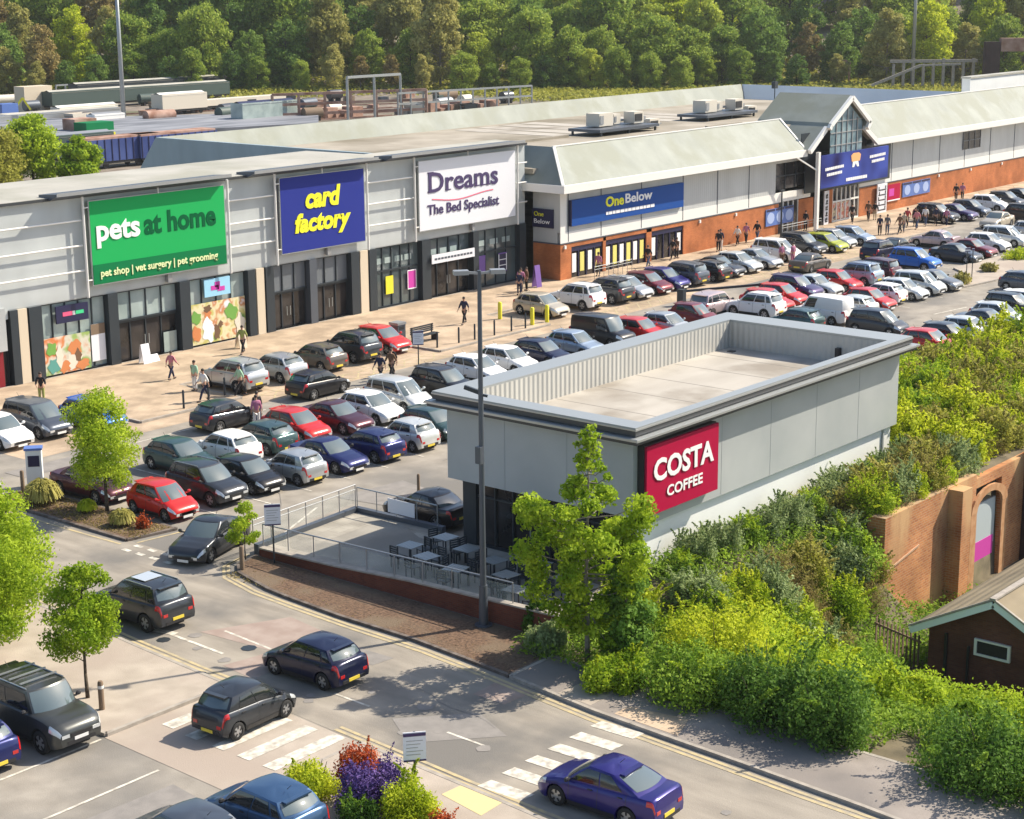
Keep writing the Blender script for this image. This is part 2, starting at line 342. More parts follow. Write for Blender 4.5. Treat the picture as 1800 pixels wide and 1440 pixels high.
for i, (pl, m) in enumerate((([(37.9,45.6),(40.9,44.2),(40.5,41.6),(38.2,42.2)], 'patch_pink'), ([(36.1,40.9),(38.7,41.1),(38.9,42.1),(36.3,42.6)], 'patch_pink'),
        ([(39.6,33.2),(40.9,33.1),(41.0,34.6),(39.6,34.5)], 'patch_pink'), ([(35.6,33.6),(37.8,31.6),(38.6,33.4),(36.6,35.2)], 'patch'), ([(39.1,41.4),(40.2,41.2),(40.3,38.6),(39.4,38.7)], 'patch'),
        ([(53,51.2),(56,51),(56.4,53.2),(52.6,53.6)], 'patch'), ([(97,54.3),(103,54.1),(103,55),(97,55.2)], 'patch_pink'), ([(29.4,36.9),(26,37.1),(26,35.2),(29.2,35)], 'patch'),
        ([(46,67.2),(52,67.1),(52,68.6),(46,68.7)], 'patch'))):
    sheet('road_patch', pl, 0.010 + .0005*i, M[m])
def slab(name, poly, h, mat, kerb=True, kmat='kerb', kw=.14):
    MB().prism(poly, -.05, h).build(name, mat, kind='structure')
    if kerb:
        b = MB(); n = len(poly)
        cx = sum(p[0] for p in poly)/n; cy = sum(p[1] for p in poly)/n
        for i in range(n):
            p, q = poly[i], poly[(i+1) % n]
            d = Vector((q[0]-p[0], q[1]-p[1], 0)); L = d.length
            if L > .01: b.bar((p[0], p[1], h/2+.004), (q[0], q[1], h/2+.004), kw, h+.008)
        b.build(name + '_kerb', M[kmat], kind='structure')
slab('shop_pavement', [(20,76.3),(56,76.3),(56,71.2),(62.9,71.2),(62.9,76.3),(78.8,76.3),(78.8,70.9),(89.6,70.9),(89.6,76.3),(137,76.3),(137,71),(148.6,71),(148.6,76.3),(215,76.3),(215,83.5),(20,83.5)], .12, M['paving'])
slab('pavement', [(30.3,41.05),(35.15,41.05),(35.5,46),(35.9,50),(36,70),(30.3,70)], .11, M['paving_pink'])
slab('pavement', [(29.6,34.6),(34.6,34.6),(34.25,29),(34,26),(34,-40),(29.2,-40)], .11, M['paving_pink'])
slab('pavement', [(39.1,-40),(39.5,15),(40.15,21),(40.45,25),(40.6,27.5),(40.82,30.6),(41.36,34.4),(43.6,34.4),(43.2,30),(43.2,-40)], .11, M['footway_shade'])
sheet('tactile_paving', [(40.95,29.95),(41.7,29.95),(42.0,27.9),(40.8,27.5)], .116, M['paving'])
sheet('tactile_paving', [(33.5,30.4),(34.25,30.35),(34.15,28.75),(33.2,28.7)], .116, plain('yellow_tactile', (.62,.50,.26), .9))
sheet('pavement_patch', [(41.15,32.3),(42.6,32.2),(42.5,30.9),(41.0,30.9)], .115, M['paving_pink'])
slab('planting_bed', [(41.4,34.5),(41.65,36.6),(41.9,39.07),(41.95,42.8),(42.2,45.8),(42.35,46.95),(42.95,49.2),(43.6,49.95),(44.75,50.2),(44.75,34.5)], .10, M['mulch'], kmat='kerb_shadow')
slab('planting_bed', [(42.9,55.9),(45.15,55.5),(45.15,65.3),(42.9,65.3)], .10, M['mulch'], kmat='kerb_shadow')
slab('planting_bed', [(118.5,55.9),(123,55.3),(140,55),(140,59.8),(126.5,60.2),(124,57.6),(118.8,56.7)], .12, M['paving_pink'])
# painted markings
def line(b, p, q, wd, z=.014):
    p, q = Vector((p[0], p[1], z)), Vector((q[0], q[1], z)); d = (q-p).normalized(); n = Vector((-d.y, d.x, 0))*wd/2
    b.poly([p-n, q-n, q+n, p+n])
b = MB()
for k in range(6): line(b, (35.05+k*1.06-.1, 29.25+.0), (35.05+k*1.06+.0, 29.26), .01) if 0 else b.poly([(34.72+k*1.05, 28.55, .015), (35.26+k*1.05, 28.5, .015), (35.22+k*1.05, 30.05, .015), (34.68+k*1.05, 30.1, .015)])
b.build('zebra_crossing_stripes', M['white_line'], kind='structure')
b = MB()
for y0, xa, xb in ((40.15, 31.9, 34.6), (36.65, 31.8, 34.6), (35.55, 31.8, 34.7), (37.75, 31.8, 34.6), (38.95, 31.8, 34.6)): b.poly([(xa, y0-.27, .019), (xb, y0-.27, .019), (xb, y0+.27, .019), (xa, y0+.27, .019)])
b.build('entrance_crossing_stripes', M['white_line'], kind='structure')
b = MB()
line(b, (37.15, 47.2), (37.0, 43.4), .13); line(b, (37.0,47.0), (37.25,46.1), .3, .016); line(b, (38.5, 45.0), (38.3, 42.4), .1)
for y0 in (38, 33.2, 24, 19): line(b, (36.9, y0), (36.85, y0-1.6), .09)
for k in range(4):
    for xx in (42.15, 42.75): line(b, (xx, 55.2-k*.85), (xx, 54.75-k*.85), .22)
line(b, (26.3,40.98), (30.05,40.98), .1); line(b, (23,37.95), (29.75,37.95), .1); line(b, (22,35.0), (29.4,35.0), .1)
for k in range(-3, 33):
    x = 47.7 + k*2.47
    if 66.5 < x: pass
    if x > 45.4: line(b, (x, 55.2), (x, 64.9), .09)
for k in range(30): line(b, (96.2+k*2.47, 45.4), (96.2+k*2.47, 50), .09)
line(b, (84.4, 68.95), (87.4, 68.0), .16); line(b, (108.2,52.8), (112,52.2), .14); line(b, (50, 68.2), (62, 68.3), .1); line(b, (46,50.9), (51,53.2), .1)
b.build('white_road_lines', M['white_line'], kind='structure')
b = MB()
for k in range(12): line(b, (62.9+k*2.47, 71.3), (62.9+k*2.47, 76.2), .1)
for k in range(20): line(b, (92.4+k*2.47, 71.0), (92.4+k*2.47, 76.2), .1)
for x0, x1 in ((64, 79.5), (93, 104), (112, 136)):
    line(b, (x0, 71.1), (x1, 71.0), .1); line(b, (x0, 69.8), (x1, 69.7), .1)
    k = x0
    while k < x1-1.3: line(b, (k, 69.8), (k+1.3, 71.0), .1, .0145); line(b, (k+1.3, 69.8), (k, 71.0), .1, .0155); k += 1.3
E1 = [(39.7,18),(39.95,22.8),(40.2,26),(40.5,30.3),(41.05,34.5),(41.5,38.2),(41.62,42),(41.8,45),(42.0,47.2),(42.5,49.3),(43.4,50.35),(44.8,50.7)]
W1 = [(34.25,20),(34.3,26),(34.45,29),(34.75,33),(34.95,36)]; W2 = [(35.45,40.5),(35.55,43),(35.8,46.6),(36.1,50),(36.2,66)]
for P_ in (E1, W1, W2):
    for o_ in (0, .22):
        sg = -1 if P_ is E1 else 1
        for p, q in zip(P_, P_[1:]): line(b, (p[0]+sg*o_, p[1]), (q[0]+sg*o_, q[1]), .13)
for P_ in ([(43.0,55.4),(45.3,55.1),(48,54.9)], [(42.5,55.8),(42.4,60),(42.4,66)], [(45.4,50.95),(51.2,51.0)]):
    for p, q in zip(P_, P_[1:]): line(b, p, q, .12)
b.build('yellow_road_lines', M['yellow_line'], kind='structure')
b = MB()
for x, y, r in ((37.9,43.1,.28),(35.3,45.0,.2),(35.35,42.6,.2),(36.6,46,.25)): b.poly([(x+r*math.cos(t*.785), y+r*math.sin(t*.785), .017) for t in range(8)])
b.build('manhole_covers', M['charcoal'], kind='structure')
b = MB(); rc = random.Random(4)
for (x, y, a, n_) in ((38.9,36.5,-1.5,8),(48,53.5,.05,12),(60,54,.1,12),(100,53.8,.05,14)):
    for k in range(n_):
        a += rc.uniform(-.35,.35); q = (x+.55*math.cos(a), y+.55*math.sin(a)); line(b, (x,y), q, rc.uniform(.02,.04), .0165); x, y = q
b.build('tar_seams', M['patch'], kind='structure')
b = MB()
for k in range(60):
    x, y = (rc.uniform(46,118), rc.choice((57.4,62.5,73.2,59.5,60.8))+rc.uniform(-1,1)) if k < 40 else (rc.uniform(35.6,38.2), rc.uniform(22,48)); r_ = rc.uniform(.08,.28)
    b.poly([(x+r_*rc.uniform(.7,1.2)*math.cos(t*.785), y+r_*rc.uniform(.7,1.2)*math.sin(t*.785), .0135+.00002*k) for t in range(8)])
b.build('oil_spots', M['patch'], kind='structure')
# ------------------------------------------------------------------ text
def letters(name, txt, mat, parent, x, y, z, size, width=None, shear=0, offset=0.0, face='-y', space=1.0, ext=.02, rot=0, bevel=0):
    """raised lettering, upright, facing -Y, left end at x and baseline at z (world)"""
    cu = bpy.data.curves.new(name, 'FONT'); cu.body = txt; cu.size = size; cu.shear = shear; cu.offset = offset; cu.extrude = ext
    cu.space_character = space; cu.resolution_u = 3
    o = bpy.data.objects.new(name, cu); col.objects.link(o)
    dg = bpy.context.evaluated_depsgraph_get(); me = bpy.data.meshes.new_from_object(o.evaluated_get(dg)); me.name = name
    bpy.data.objects.remove(o); bpy.data.curves.remove(cu)
    xs = [v.co.x for v in me.vertices]; x0, x1 = min(xs), max(xs); k = (width/(x1-x0)) if width else 1.0
    off = Vector((0,0,0)); q = parent
    while q: off += q.location; q = q.parent
    c, s = math.cos(rot), math.sin(rot)
    for v in me.vertices:
        a, h, e = (v.co.x-x0)*k, v.co.y, v.co.z
        a, h = a*c-h*s, a*s+h*c
        if face == '-y': v.co = Vector((x+a, y-e, z+h)) - off
        elif face == '-x': v.co = Vector((x-e, y-a, z+h)) - off
        else: v.co = Vector((x+a, y+h, z+e)) - off
    me.materials.clear(); me.materials.append(mat); me.update()
    return obj(name, me, parent)
# ------------------------------------------------------------------ coffee shop
cs = thing('coffee_shop_building', 'detached flat-roofed coffee shop with grey cladding and a pale ribbed parapet', 'building', (50.2, 35.9, 0))
def B(name, m, *boxes, parent=None, smooth=False, **k):
    b = MB()
    for q in boxes: b.box(*q)
    return b.build(name, M[m] if isinstance(m, str) else m, parent, world=True, smooth=smooth, **k)
B('base_wall', 'off_white', (50.75,36.1,-1.2,70.2,36.35,2.6), (69.95,36.35,-.5,70.2,44.4,6.0), (50.75,44.15,0,70.2,44.4,3.1), (50.95,36.35,.0,69.9,44.1,.31), parent=cs)
B('cladding', 'clad_costa', (50.14,35.9,3.0,50.3,44.83,6.0), (50.3,35.9,2.52,70.4,36.09,6.0), (50.3,44.66,3.0,70.4,44.83,6.0), (70.21,36.09,2.6,70.4,44.66,6.0), (50.3,36.09,3.0,50.74,44.65,3.06), parent=cs)
M['gap'] = plain('cladding_shadow_gap', (.36,.38,.385), .6)
for x in (56,59.6,63.2,66.8): B('cladding_joint', 'gap', (x,35.893,2.55,x+.02,35.9,5.95), parent=cs)
for y in (38.9,41.9): B('cladding_joint', 'gap', (50.132,y,3.03,50.14,y+.02,5.95), parent=cs)
M['lap'] = plain('roof_membrane_lap', (.29,.265,.23), .9)
for x in (53.2,56.0,58.9,61.7,64.6,67.2): B('membrane_lap', 'lap', (x,36.15,5.2,x+.05,44.05,5.206), parent=cs)
B('roof_drain', 'fascia_dark', (52.0,43.3,5.2,52.3,43.6,5.25), parent=cs); B('roof_drain', 'fascia_dark', (68.3,43.3,5.2,68.6,43.6,5.25), parent=cs)
B('downpipe', 'clad_costa', (69.4,36.02,-.4,69.5,36.1,2.5), parent=cs)
b = MB()
def ring(b, x0, y0, x1, y1, o, z0, z1, wd):
    b.box(x0-o, y0-o, z0, x1+o, y0-o+wd, z1); b.box(x0-o, y1+o-wd, z0, x1+o, y1+o, z1)
    b.box(x0-o, y0-o+wd, z0, x0-o+wd, y1+o-wd, z1); b.box(x1+o-wd, y0-o+wd, z0, x1+o, y1+o-wd, z1)
F4 = (50.14,35.9,70.4,44.83)
b = MB(); b.box(49.74,35.5,6.42,70.8,35.95,6.52); b.box(49.74,44.1,6.42,70.8,45.23,6.52); b.box(49.74,35.95,6.42,50.62,44.1,6.52); b.box(69.3,35.95,6.42,70.8,44.1,6.52); ring(b, *F4, .62, 6.10, 6.16, .75); b.build('parapet_cap', M['lt_metal'], cs, world=True)
b = MB(); ring(b, *F4, .30, 6.16, 6.42, .4); ring(b, *F4, .40, 6.21, 6.40, .2); ring(b, *F4, .55, 5.92, 6.10, .7); b.build('fascia', M['fascia_dark'], cs, world=True)
b = MB(); ring(b, *F4, .425, 6.40, 6.46, .02); ring(b, *F4, .655, 6.06, 6.14, .03); b.build('fascia_edge', M['fascia_light'], cs, world=True)
b = MB(); ring(b, 50.58, 35.97, 69.34, 44.13, .0, 5.2, 6.43, .04); b.build('parapet_lining', ribbed('ribbed_parapet_lining', (.47,.465,.43), .30, 3, .5, .1, .6), cs, world=True)
B('flat_roof', 'deck_costa', (50.62,36.1,4.9,69.3,44.09,5.2), parent=cs)
B('overflow_outlet', 'black', (69.05,38.2,5.35,69.29,38.4,5.9), parent=cs)
B('entrance_pier', 'charcoal', (50.55,43.75,.3,50.95,44.42,3.02), parent=cs); B('entrance_pier', 'charcoal', (50.6,36.15,.3,50.9,36.5,3.02), parent=cs)
g = B('front_glazing', 'dark_glass', (50.72,36.5,.3,50.76,43.75,3.02), parent=cs)
B('mullion', 'charcoal', *[(50.62,36.5+k*.905-.03,.3,50.72,36.5+k*.905+.03,3.02) for k in range(1, 8)], (50.63,36.5,2.3,50.7,43.75,2.38), (50.63,36.5,.3,50.7,43.75,.42), parent=g)
B('door_handle', 'grey_metal', (50.56,41.0,1.2,50.6,41.04,1.8), parent=g)
B('side_glazing', 'dark_glass', (51.5,44.4,.4,66,44.43,2.8), parent=cs)
sg = thing('shop_sign', 'crimson coffee shop sign reading COSTA COFFEE on grey cladding', 'sign', (50.5, 35.5, 3.0))
B('panel', 'costa_red', (50.45,35.5,3.04,55.15,35.6,5.66), parent=sg)
B('back_box', 'black', (50.42,35.602,3.0,55.12,35.89,5.7), parent=sg)
letters('main_lettering', 'COSTA', M['white_txt'], sg, 50.85, 35.47, 4.30, 1.12, 3.95, offset=.035, ext=.008)
letters('small_lettering', 'COFFEE', M['white_txt'], sg, 51.7, 35.47, 3.56, .56, 2.35, offset=.012, ext=.008)

# ------------------------------------------------------------------ seating terrace
MB().prism([(44.95,36.3),(50.7,36.3),(50.7,46.1),(51.1,46.1),(51.0,50.75),(45.3,50.75),(44.95,50.3)], -.04, .30).build('terrace_floor', M['paving_grey'], kind='structure')
sheet('terrace_slabs', [(45.4,50.4),(50.8,50.5),(50.8,49.0),(47.6,48.9),(45.4,48.8)], .305, M['slab_light'])
sheet('shop_front_path', [(49.9,36.4),(50.55,36.4),(50.55,47.5),(49.9,46.2)], .305, M['slab_light'])
tw = thing('terrace_wall', 'low dark red brick wall with pale coping below the cafe seating', 'wall', (44.8, 36, 0))
pts = [(44.85,34.8,.97),(44.85,38.6,.86),(44.85,42,.76),(44.85,46,.52),(44.85,50.0,.40)]
b = MB(); c = MB()
for p, q in zip(pts, pts[1:]):
    b.add([(p[0]-.12,p[1],0),(p[0]+.12,p[1],0),(q[0]+.12,q[1],0),(q[0]-.12,q[1],0),(p[0]-.12,p[1],p[2]),(p[0]+.12,p[1],p[2]),(q[0]+.12,q[1],q[2]),(q[0]-.12,q[1],q[2])],
          [(4,5,6,7),(0,4,7,3),(1,2,6,5),(0,1,5,4),(2,3,7,6)])
    c.bar((p[0],p[1],p[2]+.03), (q[0],q[1],q[2]+.03), .3, .06)
b.build('brickwork', M['brick_red'], tw, world=True); c.build('coping', M['kerb'], tw, world=True)
for (pp, lab) in (([(44.85,50.3),(51.0,50.8)], 'low dark kerb wall along the car park side of the cafe terrace'), ([(51.0,50.8),(51.15,46.0)], 'low dark kerb wall beside the black car at the terrace')):
    b = MB(); b.bar((*pp[0], .25), (*pp[1], .25), .24, .5); o = b.build('kerb_wall', M['slate_metal'], None); tag(o, lab, 'wall')
def railing(p, q, z0, n, h, label, glass=True, double=False, name='railing', z1=None):
    t = thing(name, label, 'railing', (p[0], p[1], z0)); b = MB(); p3 = Vector((p[0],p[1],z0)); q3 = Vector((q[0],q[1],z0))
    if z1 is not None: p3.z = z1
    for k in range(n+1):
        c = p3.lerp(q3, k/n); MB().tube(c, c+Vector((0,0,h)), .022, n=6).build('post', M['grey_metal'], t, world=True)
    b.tube(p3+Vector((0,0,h)), q3+Vector((0,0,h)), .028, n=6)
    if double: b.tube(p3+Vector((0,0,h*.78)), q3+Vector((0,0,h*.78)), .02, n=6)
    b.build('handrail', M['grey_metal'] if glass else M['lt_metal'], t, world=True)
    if glass:
        m = MB()
        for k in range(n):
            a = p3.lerp(q3, (k+.06)/n); e = p3.lerp(q3, (k+.94)/n); m.bar(a+Vector((0,0,h*.5)), e+Vector((0,0,h*.5)), .012, h*.7)
        m.build('glass_panel', M['clear'], t, world=True)
mm, N_, L_, b_ = nodes('clear_glass'); setp(b_, **{'Base Color': (.5,.58,.56,1), 'Roughness': .08, 'Alpha': .13}); M['clear'] = mm
railing((44.85,50.45),(51.0,50.85), .5, 6, .95, 'metal railing with double handrail along the car park side of the terrace', double=True)
railing((51.0,50.75),(51.1,46.3), .5, 4, .85, 'short metal railing in front of the black parked car', glass=False)
t = thing('notice_board', 'blank white board fixed to the railing in front of the black parked car', 'sign', (51.0, 48.2, .62)); MB().box(-.03,-.75,0,0,.75,.60).build('panel', M['white_sign'], t)
railing((44.88,37.2),(44.88,49.9), .55, 9, .85, 'glass balustrade on top of the long red brick terrace wall', z1=.86)
# tables and chairs
def cafe_table():
    t = thing('cafe_table', 'x', 'table')
    b = MB()
    for k in range(6): b.box(-.38, -.38+k*.13, .72, .38, -.38+k*.13+.105, .745)
    b.build('tabletop', M['lt_metal'], t)
    for a in (-1,1):
        for c in (-1,1): MB().box(a*.34-.02, c*.34-.02, 0, a*.34+.02, c*.34+.02, .72).build('leg', M['charcoal'], t)
    return t
def cafe_chair():
    t = thing('cafe_chair', 'x', 'chair')
    MB().box(-.21,-.21,.43,.21,.21,.46).build('seat', M['charcoal'], t)
    b = MB()
    for k in range(4): b.box(-.2, .2, .56+k*.09, .2, .23, .62+k*.09)
    b.box(-.22,.19,.46,-.19,.24,.88); b.box(.19,.19,.46,.22,.24,.88); b.build('backrest', M['charcoal'], t)
    for a in (-1,1):
        for c in (-1,1): MB().box(a*.19-.015, c*.19-.015, 0, a*.19+.015, c*.19+.015, .43).build('leg', M['charcoal'], t)
    return t
tb, ch = cafe_table(), cafe_chair(); kids_index()
TB = [(48.9,43.9,'table nearest the shop door'),(47.3,44.3,'table nearest the open paving'),(48.3,42.3,'table below the dark entrance pier'),
      (46.7,42.9,'table by the first balustrade panes'),(47.9,40.6,'table in the middle of the seating'),(46.3,41.1,'table by the middle balustrade panes'),
      (48.6,39.0,'table against the dark glazing'),(46.9,39.2,'table behind the tall lamp post'),(45.9,37.9,'table at the wall corner'),(48.0,37.3,'table half hidden by the tree')]
kd = 0
for i, (x, y, l) in enumerate(TB):
    loc = (x, y, .31); a = rng.uniform(-.15, .15)
    o = tb if i == 0 else copy_tree(tb)
    o.location = loc; o.rotation_euler = (0,0,a); o['label'] = 'square slatted ' + l; o['group'] = 'cafe tables on the terrace'
    for j in range(2 + (i % 3 == 0)):
        ang = (0, math.pi, math.pi/2)[j] + rng.uniform(-.3, .3) + (math.pi/2 if i % 2 else 0)
        c = ch if kd == 0 else copy_tree(ch)
        kd += 1; c.location = (x - math.sin(ang)*.62*-1*-1, y + math.cos(ang)*.62, .31); c.rotation_euler = (0,0,ang)
        c['label'] = 'dark metal chair %s the %s' % (('on the wall side of','on the far side of','at the end of')[j], l); c['group'] = 'cafe chairs around the terrace tables'

# ------------------------------------------------------------------ shop terrace (left block)
Y0 = 83.57
st = thing('retail_terrace', 'long silver-clad retail block with three big shop signs and cream piers', 'building', (80, Y0, 0))
B('wall', 'clad_store', (20,Y0,4.42,102.6,Y0+.25,10.3), (20,Y0-.02,3.9,56.95,Y0+.2,4.42), parent=st)
B('side_wall', 'clad_store', (20,Y0+.25,0,20.3,91.9,10.2), (20.3,91.6,0,88,91.9,10.2), parent=st)
B('lower_panel', 'clad_costa', (20,Y0-.28,2.2,56.6,Y0-.02,4.6), parent=st)
b = MB(); b.add([(20,Y0-.2,10.36),(102.6,Y0-.2,10.36),(102.6,86.4,10.42),(88.5,86.4,10.42),(88.5,92.1,10.36),(20,92.1,10.36),(20,Y0-.2,10.2),(102.6,Y0-.2,10.2),(102.6,86.4,10.2),(88.5,86.4,10.2),(88.5,92.1,10.2),(20,92.1,10.2)],
      [(0,1,2,3,4,5),(0,6,7,1),(1,7,8,2),(2,8,9,3),(3,9,10,4),(4,10,11,5),(6,11,10,9,8,7)])
b.build('roof', M['roof_cream'], st, world=True)
B('roof_edge', 'fascia_dark', (20,Y0-.26,10.18,102.62,Y0-.2,10.34), parent=st)
B('soffit', 'lt_metal', (20,Y0,4.36,102.6,Y0+.5,4.42), parent=st)
for x0, x1, m in ((57.0,57.5,'charcoal'),(57.55,58.15,'cream'),(58.25,59.1,'charcoal'),(63.75,64.45,'charcoal'),(69.15,69.95,'charcoal'),(74.7,75.3,'charcoal'),(75.45,76.1,'cream'),(76.2,76.9,'charcoal'),
                  (80.08,80.72,'slate_metal'),(83.95,84.72,'charcoal'),(84.85,85.6,'cream'),(85.7,86.4,'charcoal'),(91.0,91.9,'charcoal'),(96.5,97.1,'charcoal'),(101.8,102.55,'charcoal')):
    B('pier', m, (x0,Y0-.16+(.05 if m=='cream' else 0),.1,x1,Y0+.45,4.36), parent=st)
def glaze(x0, x1, n, m, z0=.12, z1=4.34, tr=None, y=Y0+.28, parent=None, fm='charcoal'):
    w_ = B('shop_window', m, (x0,y,z0,x1,y+.04,z1), parent=parent or st)
    bs = [(x0+(x1-x0)*k/n-.035, y-.08, z0, x0+(x1-x0)*k/n+.035, y, z1) for k in range(0, n+1)]
    bs += [(x0, y-.085, z0, x1, y-.002, z0+.1), (x0, y-.085, z1-.08, x1, y-.002, z1)]
    if tr: bs.append((x0, y-.086, tr, x1, y-.003, tr+.12))
    B('frame', fm, *bs, parent=w_); return w_
glaze(20, 56.9, 12, 'dark_glass', z1=2.2)
glaze(59.1, 63.75, 5, 'pale_glass'); glaze(69.95, 74.7, 4, 'pale_glass'); glaze(86.4, 91.0, 5, 'shop_glass', tr=2.6); glaze(97.1, 101.8, 4, 'shop_glass', tr=2.6)
for x0, x1 in ((86.6,87.4),(87.6,88.3),(88.6,89.4),(89.6,90.3),(92.1,92.9),(93.3,94.0),(94.4,95.1),(97.4,98.2),(98.8,99.7),(100.2,101.1)): B('painted_reflection', 'pale_glass', (x0,Y0+.255,3.15,x1,Y0+.275,3.55), parent=st)  # pale panels painted in for ceiling reflections in the bed shop glass
def doors(x0, x1, up, zt, n=4, um='pale_glass'):
    glaze(x0, x1, up, um, z0=zt, z1=4.34)
    d = B('door', 'dark_glass', (x0,Y0+.42,.12,x1,Y0+.46,zt-.02), parent=st)
    B('frame', 'charcoal', *[(x0+(x1-x0)*k/n-.04,Y0+.34,.12,x0+(x1-x0)*k/n+.04,Y0+.42,zt-.02) for k in range(n+1)], (x0,Y0+.33,zt-.14,x1,Y0+.40,zt-.02), parent=d)
    B('handle', 'lt_metal', *[(x0+(x1-x0)*.5+s*.15-.02,Y0+.27,.9,x0+(x1-x0)*.5+s*.15+.02,Y0+.3,1.5) for s in (-1,1)], parent=d)
doors(64.45, 69.15, 4, 2.55); doors(76.9, 80.08, 3, 2.5, 3, 'card_grey') if 'card_grey' in M else None
M['card_grey'] = plain('grey_window_film', (.16,.18,.2), .25, .1)
doors(76.9, 80.08, 3, 2.5, 3, 'card_grey'); doors(80.72, 83.95, 3, 2.5, 3, 'card_grey'); doors(91.9, 96.5, 4, 2.75, 4, 'shop_glass')
for x0, x1 in ((57.6,62.1),(73.1,77.0),(85.5,90.1),(101.2,102.5)):
    for z in (8.9, 7.45, 6.0): MB().tube((x0,Y0-.28,z),(x1,Y0-.28,z),.055,n=8).build('rail', M['white'], st, world=True)
MB().tube((20,Y0-.28,8.9),(57.6,Y0-.28,8.9),.055).tube((20,Y0-.28,7.45),(57.6,Y0-.28,7.45),.055).tube((20,Y0-.28,6.0),(57.6,Y0-.28,6.0),.055).build('rail', M['white'], st, world=True)
for x0, x1 in ((60.0,72.9),(74.8,85.9),(87.2,101.4)):
    b = MB(); b.add([(x0,82.55,10.62),(x1,82.55,10.62),(x1,84.2,10.5),(x0,84.2,10.5),(x0,82.55,10.50),(x1,82.55,10.50),(x1,83.2,10.22),(x0,83.2,10.22),(x1,84.2,10.36),(x0,84.2,10.36)],
        [(0,1,2,3),(0,4,5,1),(4,7,6,5),(7,9,8,6),(9,3,2,8),(0,3,9,7,4),(1,5,6,8,2)])
    cn = b.build('sign_canopy', M['slate_metal'], st, world=True)
    B('front_edge', 'grey_metal', (x0,82.50,10.46,x1,82.548,10.66), parent=cn)
def storesign(name, label, x0, x1, m, z0=5.1, z1=9.92, extra=()):
    t = thing('shop_sign', label, 'sign', (x0, Y0-.45, z0))
    B('panel', m, (x0,Y0-.45,z0,x1,Y0-.33,z1), parent=t)
    B('edge_trim', 'lt_metal', (x0-.06,Y0-.44,z0-.06,x0,Y0-.34,z1+.06), (x1,Y0-.44,z0-.06,x1+.06,Y0-.34,z1+.06), (x0,Y0-.44,z1,x1,Y0-.34,z1+.06), (x0,Y0-.44,z0-.06,x1,Y0-.34,z0), parent=t)
    for xx in (x0-.42, x1+.32): MB().tube((xx,Y0-.42,4.42),(xx,Y0-.42,10.25),.075).build('support_post', M['white'], t, world=True)
    b = MB(); b.tube(((x0+x1)/2,Y0-.4,z1),((x0+x1)/2,Y0-.4,10.3),.05).tube((x0-.42,Y0-.42,5.4),(x0,Y0-.4,5.4),.04).tube((x0-.42,Y0-.42,9.6),(x0,Y0-.4,9.6),.04)
    b.build('tie_rod', M['white'], t, world=True)
    B('bracket', 'grey_metal', ((x0*.45+x1*.55),Y0-.3,4.5,(x0*.45+x1*.55)+.3,Y0-.05,z0-.1), parent=t)
    return t
ps = storesign('pets', 'big green sign reading pets at home above glazed entrance', 62.6, 72.75, 'green_sign')
B('lower_band', 'green_dark', (62.62,Y0-.47,5.14,72.73,Y0-.452,6.25), parent=ps)
letters('white_lettering', 'pets', M['white_txt'], ps, 62.98, Y0-.475, 7.35+.28, 1.75, 3.15, offset=.05)
letters('green_lettering', 'at home', plain('deep_green_lettering', (.0005,.10,.035), .7, spec=.1), ps, 66.45, Y0-.462, 7.35+.28, 1.75, 5.55, ext=.008, offset=.055)
letters('small_lettering', 'pet shop | vet surgery | pet grooming', plain('pale_lettering', (.75,.82,.45), .5), ps, 63.1, Y0-.49, 5.52, .6, 8.9, offset=.012)
cf = storesign('card', 'square deep blue sign with yellow words card factory', 77.45, 85.05, 'blue_sign')
letters('lettering', 'card', M['yellow_txt'], cf, 79.6, Y0-.475, 7.85, 1.75, 3.2, shear=.18, offset=.075)
letters('lettering', 'factory', M['yellow_txt'], cf, 78.6, Y0-.475, 6.35, 1.6, 5.1, shear=.18, offset=.07)
dr = storesign('dreams', 'large white sign reading Dreams The Bed Specialist', 90.5, 100.95, 'white_sign')
letters('lettering', 'Dreams', M['purple_txt'], dr, 91.45, Y0-.475, 7.7, 1.95, 7.5, offset=.03)
MB().box(91.35,Y0-.478,7.7,92.15,Y0-.455,7.79).box(91.35,Y0-.478,9.02,92.0,Y0-.455,9.11).box(96.6,Y0-.478,7.7,98.1,Y0-.455,7.77).box(93.2,Y0-.478,7.7,93.8,Y0-.455,7.77).build('serif', M['purple_txt'], dr, world=True)
letters('small_lettering', 'The Bed Specialist', M['purple_txt'], dr, 91.3, Y0-.475, 6.15, .98, 7.75, offset=.015)
b = MB(); P_ = [(91.8+6.6*k/16, 7.12+.16*math.sin(k/16*math.pi*1.7+2.6)) for k in range(17)]
for p, q in zip(P_, P_[1:]): b.bar((p[0],Y0-.47,p[1]),(q[0],Y0-.47,q[1]),.02,.07)
b.build('red_flourish', plain('pink_flourish', (.75,.12,.2), .5), dr, world=True)
